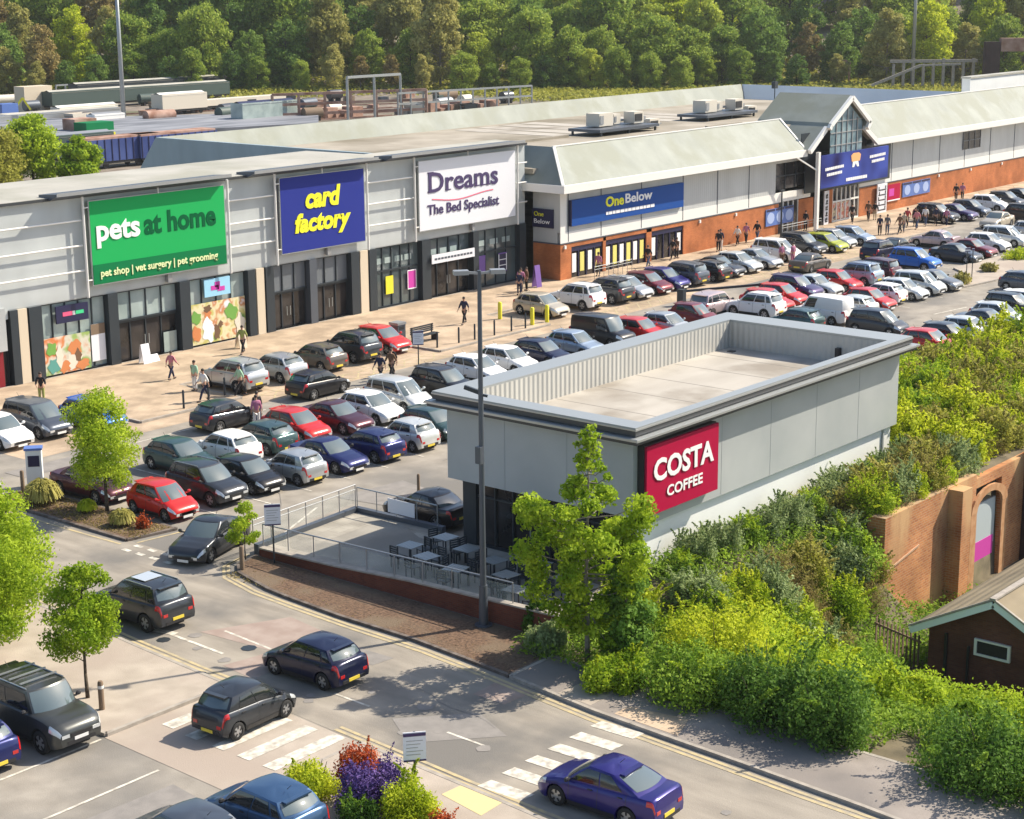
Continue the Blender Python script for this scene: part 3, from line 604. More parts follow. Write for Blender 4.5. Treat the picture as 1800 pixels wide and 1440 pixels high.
# small signs and posters on the shopfronts
def smallsign(label, x0, x1, z0, z1, m, y=Y0-.02, strokes=(), th=.08, name='shop_sign', cat='sign'):
    t = thing(name, label, cat, (x0, y, z0)); B('panel', m, (x0,y,z0,x1,y+th,z1), parent=t)
    for (a, c, d, e, mm) in strokes: B('mark', mm, (x0+a*(x1-x0), y-.015, z0+c*(z1-z0), x0+d*(x1-x0), y-.001, z0+e*(z1-z0)), parent=t)
    return t
M['pink'] = plain('pink_print', (.75,.10,.22), .5); M['lime'] = plain('green_print', (.05,.6,.25), .5); M['sky_blue'] = plain('pale_blue_sign', (.32,.62,.82), .4)
M['navy'] = plain('navy_sign', (.015,.015,.06), .4)
smallsign('small black sign with red and green lettering on the left shop window', 60.15, 62.4, 3.12, 4.12, 'navy', strokes=[(.2,.38,.5,.62,'pink'),(.5,.38,.58,.62,'white_txt'),(.6,.4,.85,.6,'lime')])
smallsign('small pale blue sign with magenta mark on the right shop window', 71.2, 73.3, 3.1, 4.2, 'sky_blue', strokes=[(.25,.35,.55,.6,'magenta'),(.4,.5,.6,.8,'magenta'),(.5,.25,.78,.5,'magenta')])
smallsign('slim white sign with grey lettering over the bed shop doors', 91.8, 96.4, 2.62, 3.25, 'white_sign', y=Y0-.35, strokes=[(.06+.075*k,.38,.06+.075*k+.055,.6,'slate_metal') for k in range(12)])
smallsign('yellow poster in the bed shop window', 87.55, 88.3, 1.0, 2.25, 'yellow_paint', y=Y0+.14, th=.03, name='poster', cat='poster')
smallsign('magenta poster with white border in the bed shop window', 89.75, 90.65, 1.05, 2.4, 'magenta', y=Y0+.14, th=.03, name='poster', cat='poster', strokes=[(0,0,1,.05,'white_txt'),(0,.95,1,1,'white_txt'),(0,.05,.06,.95,'white_txt'),(.94,.05,1,.95,'white_txt')])
M['violet'] = plain('violet_print', (.16,.08,.32), .5)
smallsign('violet poster behind the lamp post top', 97.25, 98.15, 1.2, 2.45, 'violet', y=Y0+.14, th=.03, name='poster', cat='poster')
smallsign('dark poster framed in lilac beside the brick corner', 99.65, 100.6, 1.0, 2.4, 'navy', y=Y0+.14, th=.03, name='poster', cat='poster', strokes=[(0,0,1,.06,'violet'),(0,.94,1,1,'violet'),(0,.06,.08,.94,'white_txt'),(.92,.06,1,.94,'white_txt'),(.1,.32,.9,.36,'white_txt'),(.1,.62,.9,.66,'white_txt')])
def postermat(name, cols, scale):
    m, N, L, b = nodes(name); g = N.new('ShaderNodeNewGeometry'); n1 = N.new('ShaderNodeTexNoise'); n1.inputs['Scale'].default_value = scale; n1.inputs['Detail'].default_value = 2.5
    L.new(g.outputs['Position'], n1.inputs['Vector']); r = N.new('ShaderNodeValToRGB'); r.color_ramp.interpolation = 'EASE'
    for i, c in enumerate(cols):
        e = r.color_ramp.elements[i] if i < 2 else r.color_ramp.elements.new(.5)
    n = len(cols)
    for i, c in enumerate(cols): r.color_ramp.elements[i].position = .3 + .42*i/(n-1); r.color_ramp.elements[i].color = c4(c)
    L.new(n1.outputs[0], r.inputs[0]); L.new(r.outputs[0], b.inputs['Base Color']); setp(b, Roughness=.35); return m
M['poster_a'] = postermat('animal_photo_print', [(.05,.16,.12),(.30,.42,.12),(.62,.60,.50),(.62,.20,.06),(.75,.62,.5)], .9)
M['poster_b'] = postermat('family_photo_print', [(.12,.28,.06),(.55,.50,.16),(.72,.66,.42),(.55,.24,.10),(.75,.78,.8)], 1.1)
smallsign('wide printed window poster of animals in orange and green', 59.2, 62.5, .2, 2.35, 'poster_a', y=Y0+.14, th=.02, name='poster', cat='poster')
def ell(n, t, cx, cz, rx, rz, m, y, k=14): MB().add([(cx+rx*math.cos(a*2*math.pi/k)*(1+.28*math.sin(a*2.1+cx*9)), y, cz+rz*math.sin(a*2*math.pi/k)*(1+.25*math.sin(a*1.7+cz*7))) for a in range(k)], [tuple(range(k))]).build(n, m, t, world=True)
pa = [o for o in bpy.data.objects if o.get('label', '').startswith('wide printed window poster of animals')][0]
M['p_orange'] = plain('orange_print', (.60,.22,.08), .4); M['p_cream'] = plain('cream_print', (.72,.66,.55), .4); M['p_brown'] = plain('brown_print', (.16,.09,.05), .4); M['p_green'] = plain('green_foliage_print', (.16,.36,.07), .4)
for i, (cx, cz, rx, rz, m) in enumerate(((61.4,1.5,.42,.55,'p_orange'),(61.3,.75,.6,.5,'p_cream'),(61.6,1.05,.22,.4,'p_brown'),(60.6,.55,.4,.35,'p_orange'),(59.8,1.7,.35,.4,'p_green'),(59.9,.7,.4,.45,'teal_p'),(61.9,.5,.5,.28,'p_orange'),(60.3,1.2,.25,.6,'p_cream'))):
    if m == 'teal_p': M['teal_p'] = plain('teal_print', (.10,.32,.28), .4)
    ell('picture_shape', pa, cx, cz, rx, rz, M[m], Y0+.130-.002*i)
smallsign('white notice with tan header in the left shop window', 62.6, 63.6, .5, 2.7, 'white_sign', y=Y0+.14, th=.02, name='poster', cat='poster', strokes=[(0,.72,1,1,'wood')])
smallsign('wide printed window poster of a person outdoors in yellow and green', 70.0, 74.6, .2, 2.75, 'poster_b', y=Y0+.14, th=.02, name='poster', cat='poster')
pb = [o for o in bpy.data.objects if o.get('label', '').startswith('wide printed window poster of a person')][0]
for i, (cx, cz, rx, rz, m) in enumerate(((71.5,2.05,.30,.38,'p_orange'),(71.5,2.35,.33,.22,'p_brown'),(71.5,1.0,.5,.75,'white_txt'),(72.2,.8,.25,.5,'p_brown'),(72.5,1.25,.18,.2,'p_brown'),(73.4,1.9,.5,.5,'p_green'),(70.5,1.9,.4,.4,'p_green'),(74.1,1.1,.4,.6,'p_cream'),(70.5,.9,.35,.5,'p_orange'))):
    ell('picture_shape', pb, cx, cz, rx, rz, M[m], Y0+.130-.002*i)
smallsign('pale green notice on the right leaf of the glazed entrance', 68.0, 69.0, .15, 1.4, 'pale_glass', y=Y0+.2, th=.02, name='poster', cat='poster')
smallsign('dark red printed poster at the far left shopfront', 50, 56.5, .1, 2.1, plain('dark_red_print', (.22,.01,.02), .4), y=Y0+.05, th=.03, name='poster', cat='poster')

# ------------------------------------------------------------------ large L-shaped block behind and to the right
rb = thing('retail_warehouse', 'huge pale roofed retail building with a mansard, orange brick base and glazed gable', 'building', (104, 81, 0))
Y1, X1 = 80.9, 103.5
B('brick_base', 'brick_orange', (X1,Y1,0,104.85,Y1+.3,2.8), (108.85,Y1,0,109.2,Y1+.3,2.8), (114.6,Y1,0,115.3,Y1+.3,2.8), (119.8,Y1,0,134.6,Y1+.3,2.8), (104.85,Y1,2.5,119.8,Y1+.3,2.8),
  (138.0,Y1,0,140.6,Y1+.3,2.8), (143.0,Y1-.05,0,144.0,Y1+.3,3.2), (149.0,Y1,0,215,Y1+.3,2.8), (X1,Y1+.3,0,X1+.3,83.5,2.8), parent=rb)
B('string_course', 'slate_metal', (X1-.03,Y1-.04,2.8,134.6,Y1+.3,2.9), (149,Y1-.04,2.8,215,Y1+.3,2.9), (X1-.04,Y1+.3,2.8,X1+.3,83.5,2.9), parent=rb)
B('cladding', 'clad_ob', (X1,Y1,3.7,134.0,Y1+.3,6.75), (X1,Y1+.3,2.9,X1+.3,83.5,6.75), (154.5,Y1,3.7,215,Y1+.3,6.75), (134.0,Y1,6.3,140.8,Y1+.3,6.75), parent=rb)
B('pale_band', 'white', (X1+.3,Y1-.02,2.9,140.0,Y1+.3,3.7), (149.0,Y1-.02,2.9,215,Y1+.3,3.7), parent=rb)
B('cladding_joint', 'slate_metal', *[(x,Y1-.03,2.95,x+.09,Y1-.001,6.7) for x in (104.4,108.5,113.8,119.6,124.7,129.6,155.2,159.5,165.3,171,177,183,189,195)], parent=rb)
B('corner_post', 'white', (X1-.05,Y1-.05,2.9,X1+.7,Y1-.003,6.75), parent=rb)
w_ = B('window', 'dark_glass', (134.0,Y1+.12,4.0,140.8,Y1+.16,6.3), parent=rb); B('frame', 'charcoal', *[(134.0+k*1.7-.04,Y1+.05,4.0,134.0+k*1.7+.04,Y1+.12,6.3) for k in range(5)], (134,Y1+.04,5.1,140.8,Y1+.11,5.2), parent=w_)
w_ = B('window', 'dark_glass', (170.5,Y1-.05,4.75,174.5,Y1-.02,6.55), parent=rb); B('frame', 'slate_metal', *[(170.5+k*1.33-.05,Y1-.1,4.75,170.5+k*1.33+.05,Y1-.05,6.55) for k in range(4)], (170.5,Y1-.09,5.6,174.5,Y1-.04,5.7), parent=w_)
b = MB()
def mans(xa, xb, zt, hipl=False):
    b.add([(xa-(0 if not hipl else 0),79.85,7.36),(xb,79.85,7.36),(xb,82.6,zt),(xa+(2.4 if hipl else 0),82.6,zt),(xb,83.0,zt),(xa+(2.4 if hipl else 0),83.0,zt),(xb,83.0,8.3),(xa+(2.4 if hipl else 0),83.0,8.3)],
          [(0,1,2,3),(3,2,4,5),(5,4,6,7)])
mans(102.5, 137.2, 9.88, True); mans(148.9, 215, 10.3)
b.add([(102.5,87,7.36),(102.5,79.85,7.36),(104.9,82.6,9.88),(104.9,87,9.88)], [(0,1,2,3)])
b.build('mansard', M['roof_green'], rb, world=True)
b = MB(); b.bar((102.52,79.87,7.38),(104.9,82.6,9.93),.22,.1); b.bar((104.8,82.62,9.92),(137.2,82.62,9.92),.16,.08); b.bar((149.0,82.62,10.34),(215,82.62,10.34),.16,.08); b.bar((137.2,79.9,7.4),(137.2,82.6,9.95),.2,.1); b.build('ridge_trim', M['white'], rb, world=True)
B('eave', 'white', (102.3,79.6,6.8,137.1,79.86,7.38), (102.3,79.86,6.8,102.55,87,7.38), (149.2,79.6,6.85,215,79.86,7.38), (102.56,79.87,6.74,137.3,Y1+.1,6.80), (149.2,79.87,6.76,215,Y1+.1,6.82), parent=rb)
# roof well
B('flat_roof', 'deck', (92.8,86.5,8.0,178.6,113,8.38), (102.9,83.0,8.0,178.6,86.5,8.385), parent=rb)
B('outer_wall', 'clad_store', (180.05,83.2,0,180.3,115.9,6.5), (92.4,115.6,0,180,115.9,6.5), parent=rb)
b = MB(); b.add([(92.35,86.45,0),(92.35,115.9,0),(92.35,115.9,7.0),(92.35,113.4,10.0),(92.35,88.8,10.0),(92.35,86.45,10.4),(92.75,86.45,0),(92.75,115.9,0),(92.75,115.9,7.0),(92.75,113.4,10.0),(92.75,88.8,10.0),(92.75,86.45,10.4)],
    [(0,5,4,3,2,1),(6,7,8,9,10,11),(5,11,10,4),(4,10,9,3),(3,9,8,2)]); b.build('gable_end_wall', M['roof_shade'], rb, world=True)
b = MB(); b.add([(92.76,112.3,8.3),(178.6,112.3,8.3),(179.6,113.5,10.0),(92.76,113.5,10.0),(92.76,115.9,7.0),(181.5,115.9,7.0)], [(0,1,2,3),(3,2,5,4)]); b.build('rear_mansard', M['roof_green'], rb, world=True)
b = MB(); b.add([(178.6,112.3,8.3),(178.6,83,8.3),(179.9,83,9.98),(179.9,113.5,9.98),(181.5,115.9,7),(181.5,83,7)], [(0,1,2,3),(3,2,5,4)]); b.build('side_mansard', M['off_white'], rb, world=True)
B('membrane_strip', 'deck_costa', *[(126+k*3.2,98.8+.2*k,8.386,128.4+k*3.2,111,8.40) for k in range(4)], *[(146+k*3.2,100.5,8.386,148.2+k*3.2,111,8.40) for k in range(3)], parent=rb)
B('roof_upstand', 'deck', (93,97.5,8.38,126,97.9,8.6), (140,92,8.38,146,92.3,8.7), parent=rb)
# taller block at the right end
B('tall_block', 'off_white', (186.6,88,0,240,89,11.0), parent=rb)
B('tall_block_roof', 'roof_cream', (186.5,87.9,11.0,240,89.1,11.2), parent=rb)
# entrance gable
GP = [(136.9,7.1),(139.7,9.0),(139.9,9.3),(143.6,11.55),(147.1,9.2),(146.6,8.6),(149.3,7.0)]
b = MB(); c = MB()
for i, (p, q) in enumerate(zip(GP, GP[1:])):
    if i in (0, 5):
        c.bar((p[0],79.3,p[1]+.1),(q[0],79.3,q[1]+.1),.3,.42); b.add([(p[0],79.3,p[1]+.3),(q[0],79.3,q[1]+.3),(q[0],82.9,q[1]+.3),(p[0],82.9,p[1]+.3)],[(0,1,2,3)])
    else:
        c.bar((p[0],79.0,p[1]+.02),(q[0],79.0,q[1]+.02),.3,.42); b.add([(p[0],79.0,p[1]+.25),(q[0],79.0,q[1]+.25),(q[0],86.5,q[1]+.25),(p[0],86.5,p[1]+.25)],[(0,1,2,3)])
b.build('gable_roof', M['roof_green'], rb, world=True); c.build('bargeboard', M['white'], rb, world=True)
gg = MB().poly([(140.6,79.4,6.3),(146.4,79.4,6.3),(146.4,79.4,9.3),(143.55,79.4,11.2),(140.6,79.4,9.3)]).build('gable_glazing', M['blue_glass'] if 'blue_glass' in M else M['shop_glass'], rb, world=True)
b = MB()
for x in (141.6,142.6,143.55,144.5,145.4): b.box(x-.04,79.32,6.3,x+.04,79.38,9.1+(1.9-abs(x-143.55)*.7))
for z in (7.4, 8.5, 9.5): b.box(140.65,79.33,z,146.35,79.385,z+.08)
b.build('frame', M['grey_metal'], gg, world=True)
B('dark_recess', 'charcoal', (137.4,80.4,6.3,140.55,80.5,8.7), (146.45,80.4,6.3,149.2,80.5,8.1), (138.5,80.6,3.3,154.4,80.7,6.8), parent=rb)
B('entrance_column', 'white', (138.0,79.0,0,138.35,79.3,7.1), parent=rb)
MB().bar((135.2,79.7,6.9),(138.1,79.2,5.5),.12,.12).build('brace', M['white'], rb, world=True)
B('door', 'dark_glass', (134.6,Y1+.12,.1,138,Y1+.16,2.85), parent=rb); d = B('door', 'dark_glass', (144.1,Y1+.1,.1,149,Y1+.14,3.2), parent=rb)
B('frame', 'white', *[(144.1+k*.82-.06,Y1+.0,.1,144.1+k*.82+.06,Y1+.1,3.2) for k in range(7)], (144.1,Y1-.01,1.9,149,Y1+.09,2.05), (144.1,Y1-.01,.1,149,Y1+.09,.25), *[(134.6+k*.85-.04,Y1+.02,.1,134.6+k*.85+.04,Y1+.12,2.85) for k in range(5)], parent=d)
M['display'] = postermat('shop_display_colours', [(.04,.05,.12),(.62,.55,.35),(.55,.12,.08),(.7,.62,.55),(.12,.22,.5)], 1.6)
B('display', 'display', (144.2,Y1+.08,.3,147.3,Y1+.095,1.85), parent=d)
bs_ = thing('shop_sign', 'wide indigo entrance sign with an orange emblem and white words below the gable', 'sign', (138.5, 78.9, 3.8))
B('panel', vary('indigo_gradient_print', (.010,.008,.075), (.05,.08,.36), .3, .6, 1, spec=.1), (138.5,79.0,3.85,150.9,79.2,6.75), parent=bs_)
b = MB()
for (x, z, wd) in ((139.2,5.35,3.1),(139.5,4.85,2.6),(147.3,5.85,3.0),(147.7,5.4,2.2)):
    k = 0
    while k < wd: l = .2+.15*((k*7.3) % 1); b.box(x+k,78.97,z+.03*k,x+k+l,78.995,z+.25+.03*k); k += l+.07
k = 0
while k < 3.7: l = .26+.16*((k*5.1) % 1); b.box(143.0+k,78.97,4.12,143.0+k+l,78.995,4.4); k += l+.07
b.build('white_lettering', M['white_txt'], bs_, world=True)
MB().add([(144.65+(x-147.9)*.75,y,6.05+(z-5.6)*.8) for x,y,z in ((146.9,78.96,5.3),(148.9,78.96,5.3),(149.1,78.96,6.0),(148.6,78.96,6.25),(147.2,78.96,6.25),(146.7,78.96,6.0))],[(0,1,2,3,4,5)]).build('emblem', M['orange_txt'], bs_, world=True)
MB().add([(144.65+(x-147.9)*.9,y,6.05+(z-5.6)*.75) for x,y,z in ((147.2,78.965,4.6),(147.6,78.965,4.6),(147.9,78.965,5.05),(148.2,78.965,4.6),(148.6,78.965,4.6),(148.4,78.965,5.28),(147.3,78.965,5.28))],[(0,1,2,3,4,5,6)]).build('emblem_base', M['white_txt'], bs_, world=True)
for (x0, x1, z0, z1, lab) in ((142.1,142.9,.1,3.2,'tall white banner with black marks on the left entrance column'), (152.1,154.0,.1,2.9,'tall white banner with black marks right of the entrance doors')):
    t = thing('banner', lab, 'banner', (x0, Y1-.3, z0)); B('panel', 'white_sign', (x0,Y1-.3,z0,x1,Y1-.2,z1), parent=t)
    b = MB()
    for k in range(5):
        z = z0+.25+k*(z1-z0-.4)/5; b.box(x0+.2,Y1-.33,z,x1-.2,Y1-.305,z+.1); b.box(x0+.2+(.1*(k % 2)),Y1-.33,z,x0+.32+(.1*(k % 2)),Y1-.305,z+.36); b.box(x1-.4,Y1-.33,z+.15,x1-.25,Y1-.305,z+.4)
    b.build('black_marks', M['black'], t, world=True)
M['poster_blue'] = plain('blue_poster', (.09,.17,.46), .4); M['poster_pale'] = plain('pale_blue_print', (.36,.46,.72), .4)
for x0, x1, z0, z1, lab in ((132.4,137.0,1.0,2.45,'blue window poster with three pale discs left of the glazed gable entrance'), (157.6,163.4,1.1,2.5,'blue window poster with three pale discs right of the red poster')):
    t = thing('poster', lab, 'poster', (x0, Y1-.1, z0)); B('panel', 'poster_blue', (x0,Y1-.1,z0,x1,Y1-.02,z1), parent=t)
    b = MB()
    for k in range(3):
        cx = x0+(x1-x0)*(k+.5)/3; b.add([(cx+.62*math.cos(a*.524),Y1-.115,(z0+z1)/2-.05+.5*math.sin(a*.524)) for a in range(12)],[tuple(range(12))])
    b.build('disc', M['poster_pale'], t, world=True)
    B('top_band', 'navy', *[(x0+(x1-x0)*k/3+.1,Y1-.116,z1-.2,x0+(x1-x0)*(k+1)/3-.1,Y1-.1,z1-.02) for k in range(3)], parent=t)
smallsign('crimson poster with white stripe beside the entrance banner', 154.5, 157.0, 1.0, 2.6, 'costa_red', y=Y1-.12, strokes=[(.1,.3,.5,.75,'magenta'),(0,0,1,.07,'white_txt')], name='poster', cat='poster')
ob = thing('shop_sign', 'long bright blue sign reading One Below over brick shopfront', 'sign', (104.55, 80.6, 4.1))
B('panel', 'blue_ob', (104.55,80.62,4.1,119.35,80.88,6.05), parent=ob); B('side_panel', 'navy', (104.5,80.62,4.1,104.549,80.88,6.05), parent=ob)
letters('yellow_lettering', 'One', M['yellow_txt'], ob, 108.75, 80.6, 5.15, 1.05, 2.35, offset=.03)
letters('white_lettering', 'Below', M['white_txt'], ob, 111.3, 80.6, 5.2, 1.0, 3.6, offset=.02)
b = MB(); k = 0
while k < 6.0: l = .3+.25*((k*3.7) % 1); b.box(108.8+k,80.59,4.52,108.8+k+l,80.615,4.76); k += l+.08
b.build('small_marks', M['white_txt'], ob, world=True)
o2 = thing('shop_sign', 'small navy sign reading One Below on the shaded brick corner', 'sign', (103.4, 83.5, 4.0))
B('panel', 'navy', (103.38,81.5,4.0,103.49,83.5,5.4), parent=o2)
letters('yellow_lettering', 'One', M['yellow_txt'], o2, 103.37, 83.3, 4.85, .5, .9, face='-x'); letters('white_lettering', 'Below', M['white_txt'], o2, 103.37, 83.3, 4.3, .5, 1.5, face='-x')
# One Below shopfront
for x0, x1, kind in ((104.9,108.85,0),(109.2,114.6,1),(115.3,119.8,2)):
    n = int((x1-x0)/.8); w_ = B('shop_window', 'dark_glass', (x0,Y1+.18,.1,x1,Y1+.22,2.5), parent=rb)
    B('frame', 'navy', *[(x0+(x1-x0)*k/n-.05,Y1+.1,.1,x0+(x1-x0)*k/n+.05,Y1+.18,2.5) for k in range(n+1)], (x0,Y1+.09,2.12,x1,Y1+.17,2.5), parent=w_)
    b = MB(); c = MB()
    for k in range(n):
        a = x0+(x1-x0)*(k+.2)/n
        if kind == 2 and 0 < k < n-1: continue
        (b if k % 2 else c).box(a,Y1+.12,.5,a+.5,Y1+.16,1.95)
    b.build('yellow_poster', plain('pale_yellow_print', (.72,.66,.18), .5), w_, world=True); c.build('white_poster', M['white_txt'], w_, world=True)
B('wall_lamp', 'white', *[(x,Y1-.12,2.45,x+.2,Y1,2.7) for x in (103.9,122,127.5,165.2,172.5,180)], parent=rb)
# plant on the roof
def ac(label, loc, s, m, dark):
    t = thing('roof_air_unit', label, 'air unit', loc); MB().box(-s[0]/2,-s[1]/2,.1,s[0]/2,s[1]/2,s[2]).build('casing', M[m], t)
    MB().box(-s[0]/2+.1,-s[1]/2-.05,.3,-s[0]/2+.1+s[0]*(.75 if dark else .25),-s[1]/2-.001,s[2]-.2).build('louvre', M['black' if dark else 'grey_metal'], t)
    MB().box(s[0]/2,-.4,.3,s[0]/2+.6,.4,s[2]-.5).build('duct', M['grey_metal'], t); return t
M['ac_cream'] = plain('cream_casing', (.62,.57,.48), .6)
for (x, y, nm, l) in ((132.3,97.0,'nearer the shop signs','a'),(152.0,98.6,'nearer the glazed gable','b')):
    t = thing('plant_platform', 'raised dark steel platform under roof machinery ' + nm, 'platform', (x, y, 8.4)); MB().box(-4.6,-1.7,.35,4.6,1.9,.6).build('grating', M['slate_metal'], t)
    for a in (-4.2,0,4.2):
        for c in (-1.5,1.7): MB().box(a-.08,c-.08,0,a+.08,c+.08,.35).build('leg', M['charcoal'], t)
    ac('cream boxy air unit on the platform ' + nm, (x-1.6, y+.6, 9.0), (2.1,1.5,1.25), 'ac_cream', False)
    ac('small cream air unit between the two larger ones ' + nm, (x+.9, y+.9, 9.0), (1.0,.9,1.0), 'ac_cream', False)
    ac('black fronted air unit on the platform ' + nm, (x+3.0, y+.1, 9.0), (1.5,1.2,1.15), 'ac_cream', True)
    ac('low cream cooler at the end of the platform ' + nm, (x+6.0, y+.4, 8.4), (1.6,1.2,.9), 'ac_cream', True)
for (u, v, l) in ((940,209,'small white roof vent behind the stained roof'),(1350,172,'small white roof vent under the blue-grey roof slope')):
    p = at(u, v, 8.4); tag(MB().lathe([(.0,1.2),(.35,1.1),(.45,.8),(.3,.6),(.3,0)], n=10).build('roof_vent', M['white'], None, smooth=True), l, 'vent').location = p
t = thing('roof_mast', 'thin dark mast with a small box beside the roof plant', 'mast', (160, 97, 8.4)); MB().tube((0,0,0),(0,0,3.6),.05).build('pole', M['charcoal'], t); MB().box(-.3,-.2,2.6,.3,.2,3.3).build('box', M['charcoal'], t)

# ------------------------------------------------------------------ brick arches and outbuilding below the bank
av = thing('arched_brick_wall', 'tall weathered orange brick retaining wall with arched doorway and overgrown top', 'wall', (66, 32, -4))
B('brickwork', 'brick_wall', (61.6,31.7,-4.8,69.9,32.5,1.0), (69.9,31.7,.35,76.5,32.5,.8), (72.5,31.7,-4.8,76.5,32.5,.35), (76.5,31.7,-4.8,96,32.5,.8), parent=av)
b = MB(); n = 10
for k in range(n):
    a0, a1 = math.pi*k/n, math.pi*(k+1)/n
    for r0, r1, z in ((1.3,1.85,-.75),):
        b.add([(71.2+r*math.cos(a)*1.0, y, z+r*math.sin(a)*.55) for y in (31.60,31.72) for (r, a) in ((r0,a0),(r1,a0),(r1,a1),(r0,a1))], [(0,3,2,1),(4,5,6,7),(0,1,5,4),(1,2,6,5),(2,3,7,6),(3,0,4,7)])
b.box(69.35,31.61,-4.8,69.9,31.71,-.75); b.box(72.5,31.61,-4.8,73.05,31.71,-.75)
b.build('arch_surround', vary('pale_orange_brick', (.44,.22,.10), (.55,.32,.17), 3, .9), av, world=True)
b = MB(); b.add([(69.9,32.0,-.75),(72.5,32.0,-.75),(72.5,32.0,.35),(69.9,32.0,.35)],[(0,1,2,3)]); b.box(69.9,32.3,-4.8,70.3,32.5,-.7); b.box(72.2,32.3,-4.8,72.5,32.5,-.7); b.build('door_frame', M['brick_soot'], av, world=True)
dd = B('door', plain('grey_blue_door', (.42,.48,.50), .7), (70.1,31.86,-4.4,72.3,31.95,-.55), parent=av)
B('graffiti', 'magenta', (70.2,31.84,-3.9,72.2,31.858,-2.3), parent=dd)
B('buttress', 'brick_wall', (67.2,31.05,-4.8,68.1,31.7,.95), parent=av)
B('soot_pier', 'brick_soot', (74.9,30.6,-4.8,76.4,31.7,1.3), parent=av)
B('gutter', 'charcoal', (68.6,31.55,-4.8,68.72,31.69,.3), (69.0,31.55,-4.8,69.08,31.69,-1.8), parent=av)
MB().bar((61.7,31.68,-1.3),(64.6,31.68,-.85),.05,.08).build('scar', plain('old_flashing', (.50,.32,.2), .8), av, world=True)
pu = thing('brick_outbuilding', 'small brown brick outbuilding with tiled gable roof and pale bargeboards', 'building', (56.1, 24.3, -3))
b = MB(); b.add([(56.1,26.95,-3.4),(56.1,21.6,-3.4),(56.1,21.6,-.75),(56.1,24.3,.72),(56.1,26.95,-.75),(72,26.95,-3.4),(72,21.6,-3.4),(72,21.6,-.75),(72,24.3,.72),(72,26.95,-.75)], [(0,4,3,2,1),(5,6,7,8,9),(0,5,9,4),(1,2,7,6)])
b.build('wall', M['brick_pub'], pu, world=True)
b = MB(); b.add([(55.5,27.4,-.72),(72.5,27.4,-.72),(72.5,24.3,.95),(55.5,24.3,.95),(72.5,21.2,-.72),(55.5,21.2,-.72),(55.5,27.4,-.84),(72.5,27.4,-.84),(72.5,24.3,.83),(55.5,24.3,.83),(72.5,21.2,-.84),(55.5,21.2,-.84)],
    [(0,1,2,3),(3,2,4,5),(0,6,7,1),(5,4,10,11),(6,9,8,7),(9,11,10,8)]); b.build('roof', M['tile_roof'], pu, world=True)
b = MB()
for y0, z0, y1, z1 in ((27.4,-.85,24.3,.80),(24.3,.80,21.2,-.85)): b.bar((55.48,y0,z0-.02),(55.48,y1,z1-.02),.06,.24)
b.build('bargeboard', plain('pale_blue_bargeboard', (.70,.78,.78), .5), pu, world=True)
b = MB(); b.bar((55.46,27.45,-.70),(55.46,24.3,.98),.1,.07); b.bar((55.46,24.3,.98),(55.46,21.15,-.70),.1,.07); b.bar((55.4,24.3,.99),(72.5,24.3,.99),.22,.07); b.build('roof_trim', M['kerb'], pu, world=True)
w_ = B('window', 'black', (56.02,23.9,-1.35,56.08,25.05,-.88), parent=pu); B('frame', 'white', (55.97,23.8,-1.43,56.07,25.15,-1.35), (55.97,23.8,-.88,56.07,25.15,-.81), (55.97,23.8,-1.35,56.07,23.9,-.88), (55.97,25.05,-1.35,56.07,25.15,-.88), parent=w_)
B('downpipe', 'black', (56.0,26.2,-3.3,56.1,26.3,-.9), (56.0,25.35,-3.3,56.08,25.42,-1.2), parent=pu)
def fence(p, q, z0, h, n, label, m='wood', name='fence'):
    t = thing(name, label, 'fence', (p[0], p[1], z0)); P3, Q3 = Vector((p[0],p[1],z0)), Vector((q[0],q[1],z0)); b = MB()
    for k in range(n): c = P3.lerp(Q3, (k+.5)/n); b.bar(c+Vector((0,0,.05)), c+Vector((0,0,h)), (Q3-P3).length/n*.6, .03)
    b.build('boards', M[m], t, world=True); c = MB()
    for z in (.3, h-.25): c.bar(P3+Vector((0,0,z)), Q3+Vector((0,0,z)), .05, .08)
    c.build('rail', M[m], t, world=True)
fence((57.0,29.6), (56.2,27.3), -3.0, 1.7, 12, 'short paling fence beside the brown brick outbuilding')
fence((80.6,38.1), (85.2,40.6), .3, 1.2, 26, 'weathered low fence in the scrub behind the coffee shop')
fence((81.3,41.0), (85.2,40.6), .3, 1.2, 20, 'short fence return meeting the weathered fence in the scrub', 'grey_metal')
# ------------------------------------------------------------------ cars
def lerpts(P, x):
    if x <= P[0][0]: return P[0][1]
    for (a, b), (c, d) in zip(P, P[1:]):
        if x <= c:
            t = (x-a)/(c-a); t = t*t*(3-2*t)*.35 + t*.65; return b + (d-b)*t
    return P[-1][1]
M['car_glass'] = plain('car_glass', (.018,.022,.024), .05, 0, .6, .6)
M['car_screen'] = plain('car_windscreen', (.11,.145,.15), .05, .1, .8, .8)
M['tyre'] = plain('tyre_rubber', (.018,.018,.018), .85); M['alloy'] = plain('alloy_rim', (.45,.46,.47), .35, .7)
M['headlamp'] = plain('headlamp_glass', (.62,.65,.66), .1, .3, 1.0); M['tail'] = plain('tail_lamp', (.50,.015,.015), .15, 0, 1.0)
M['plate_y'] = plain('yellow_number_plate', (.75,.58,.06), .5); M['plate_w'] = plain('white_number_plate', (.75,.75,.73), .5); M['trimb'] = plain('black_trim', (.022,.022,.024), .5)
M['chrome'] = plain('chrome', (.6,.6,.6), .15, 1)
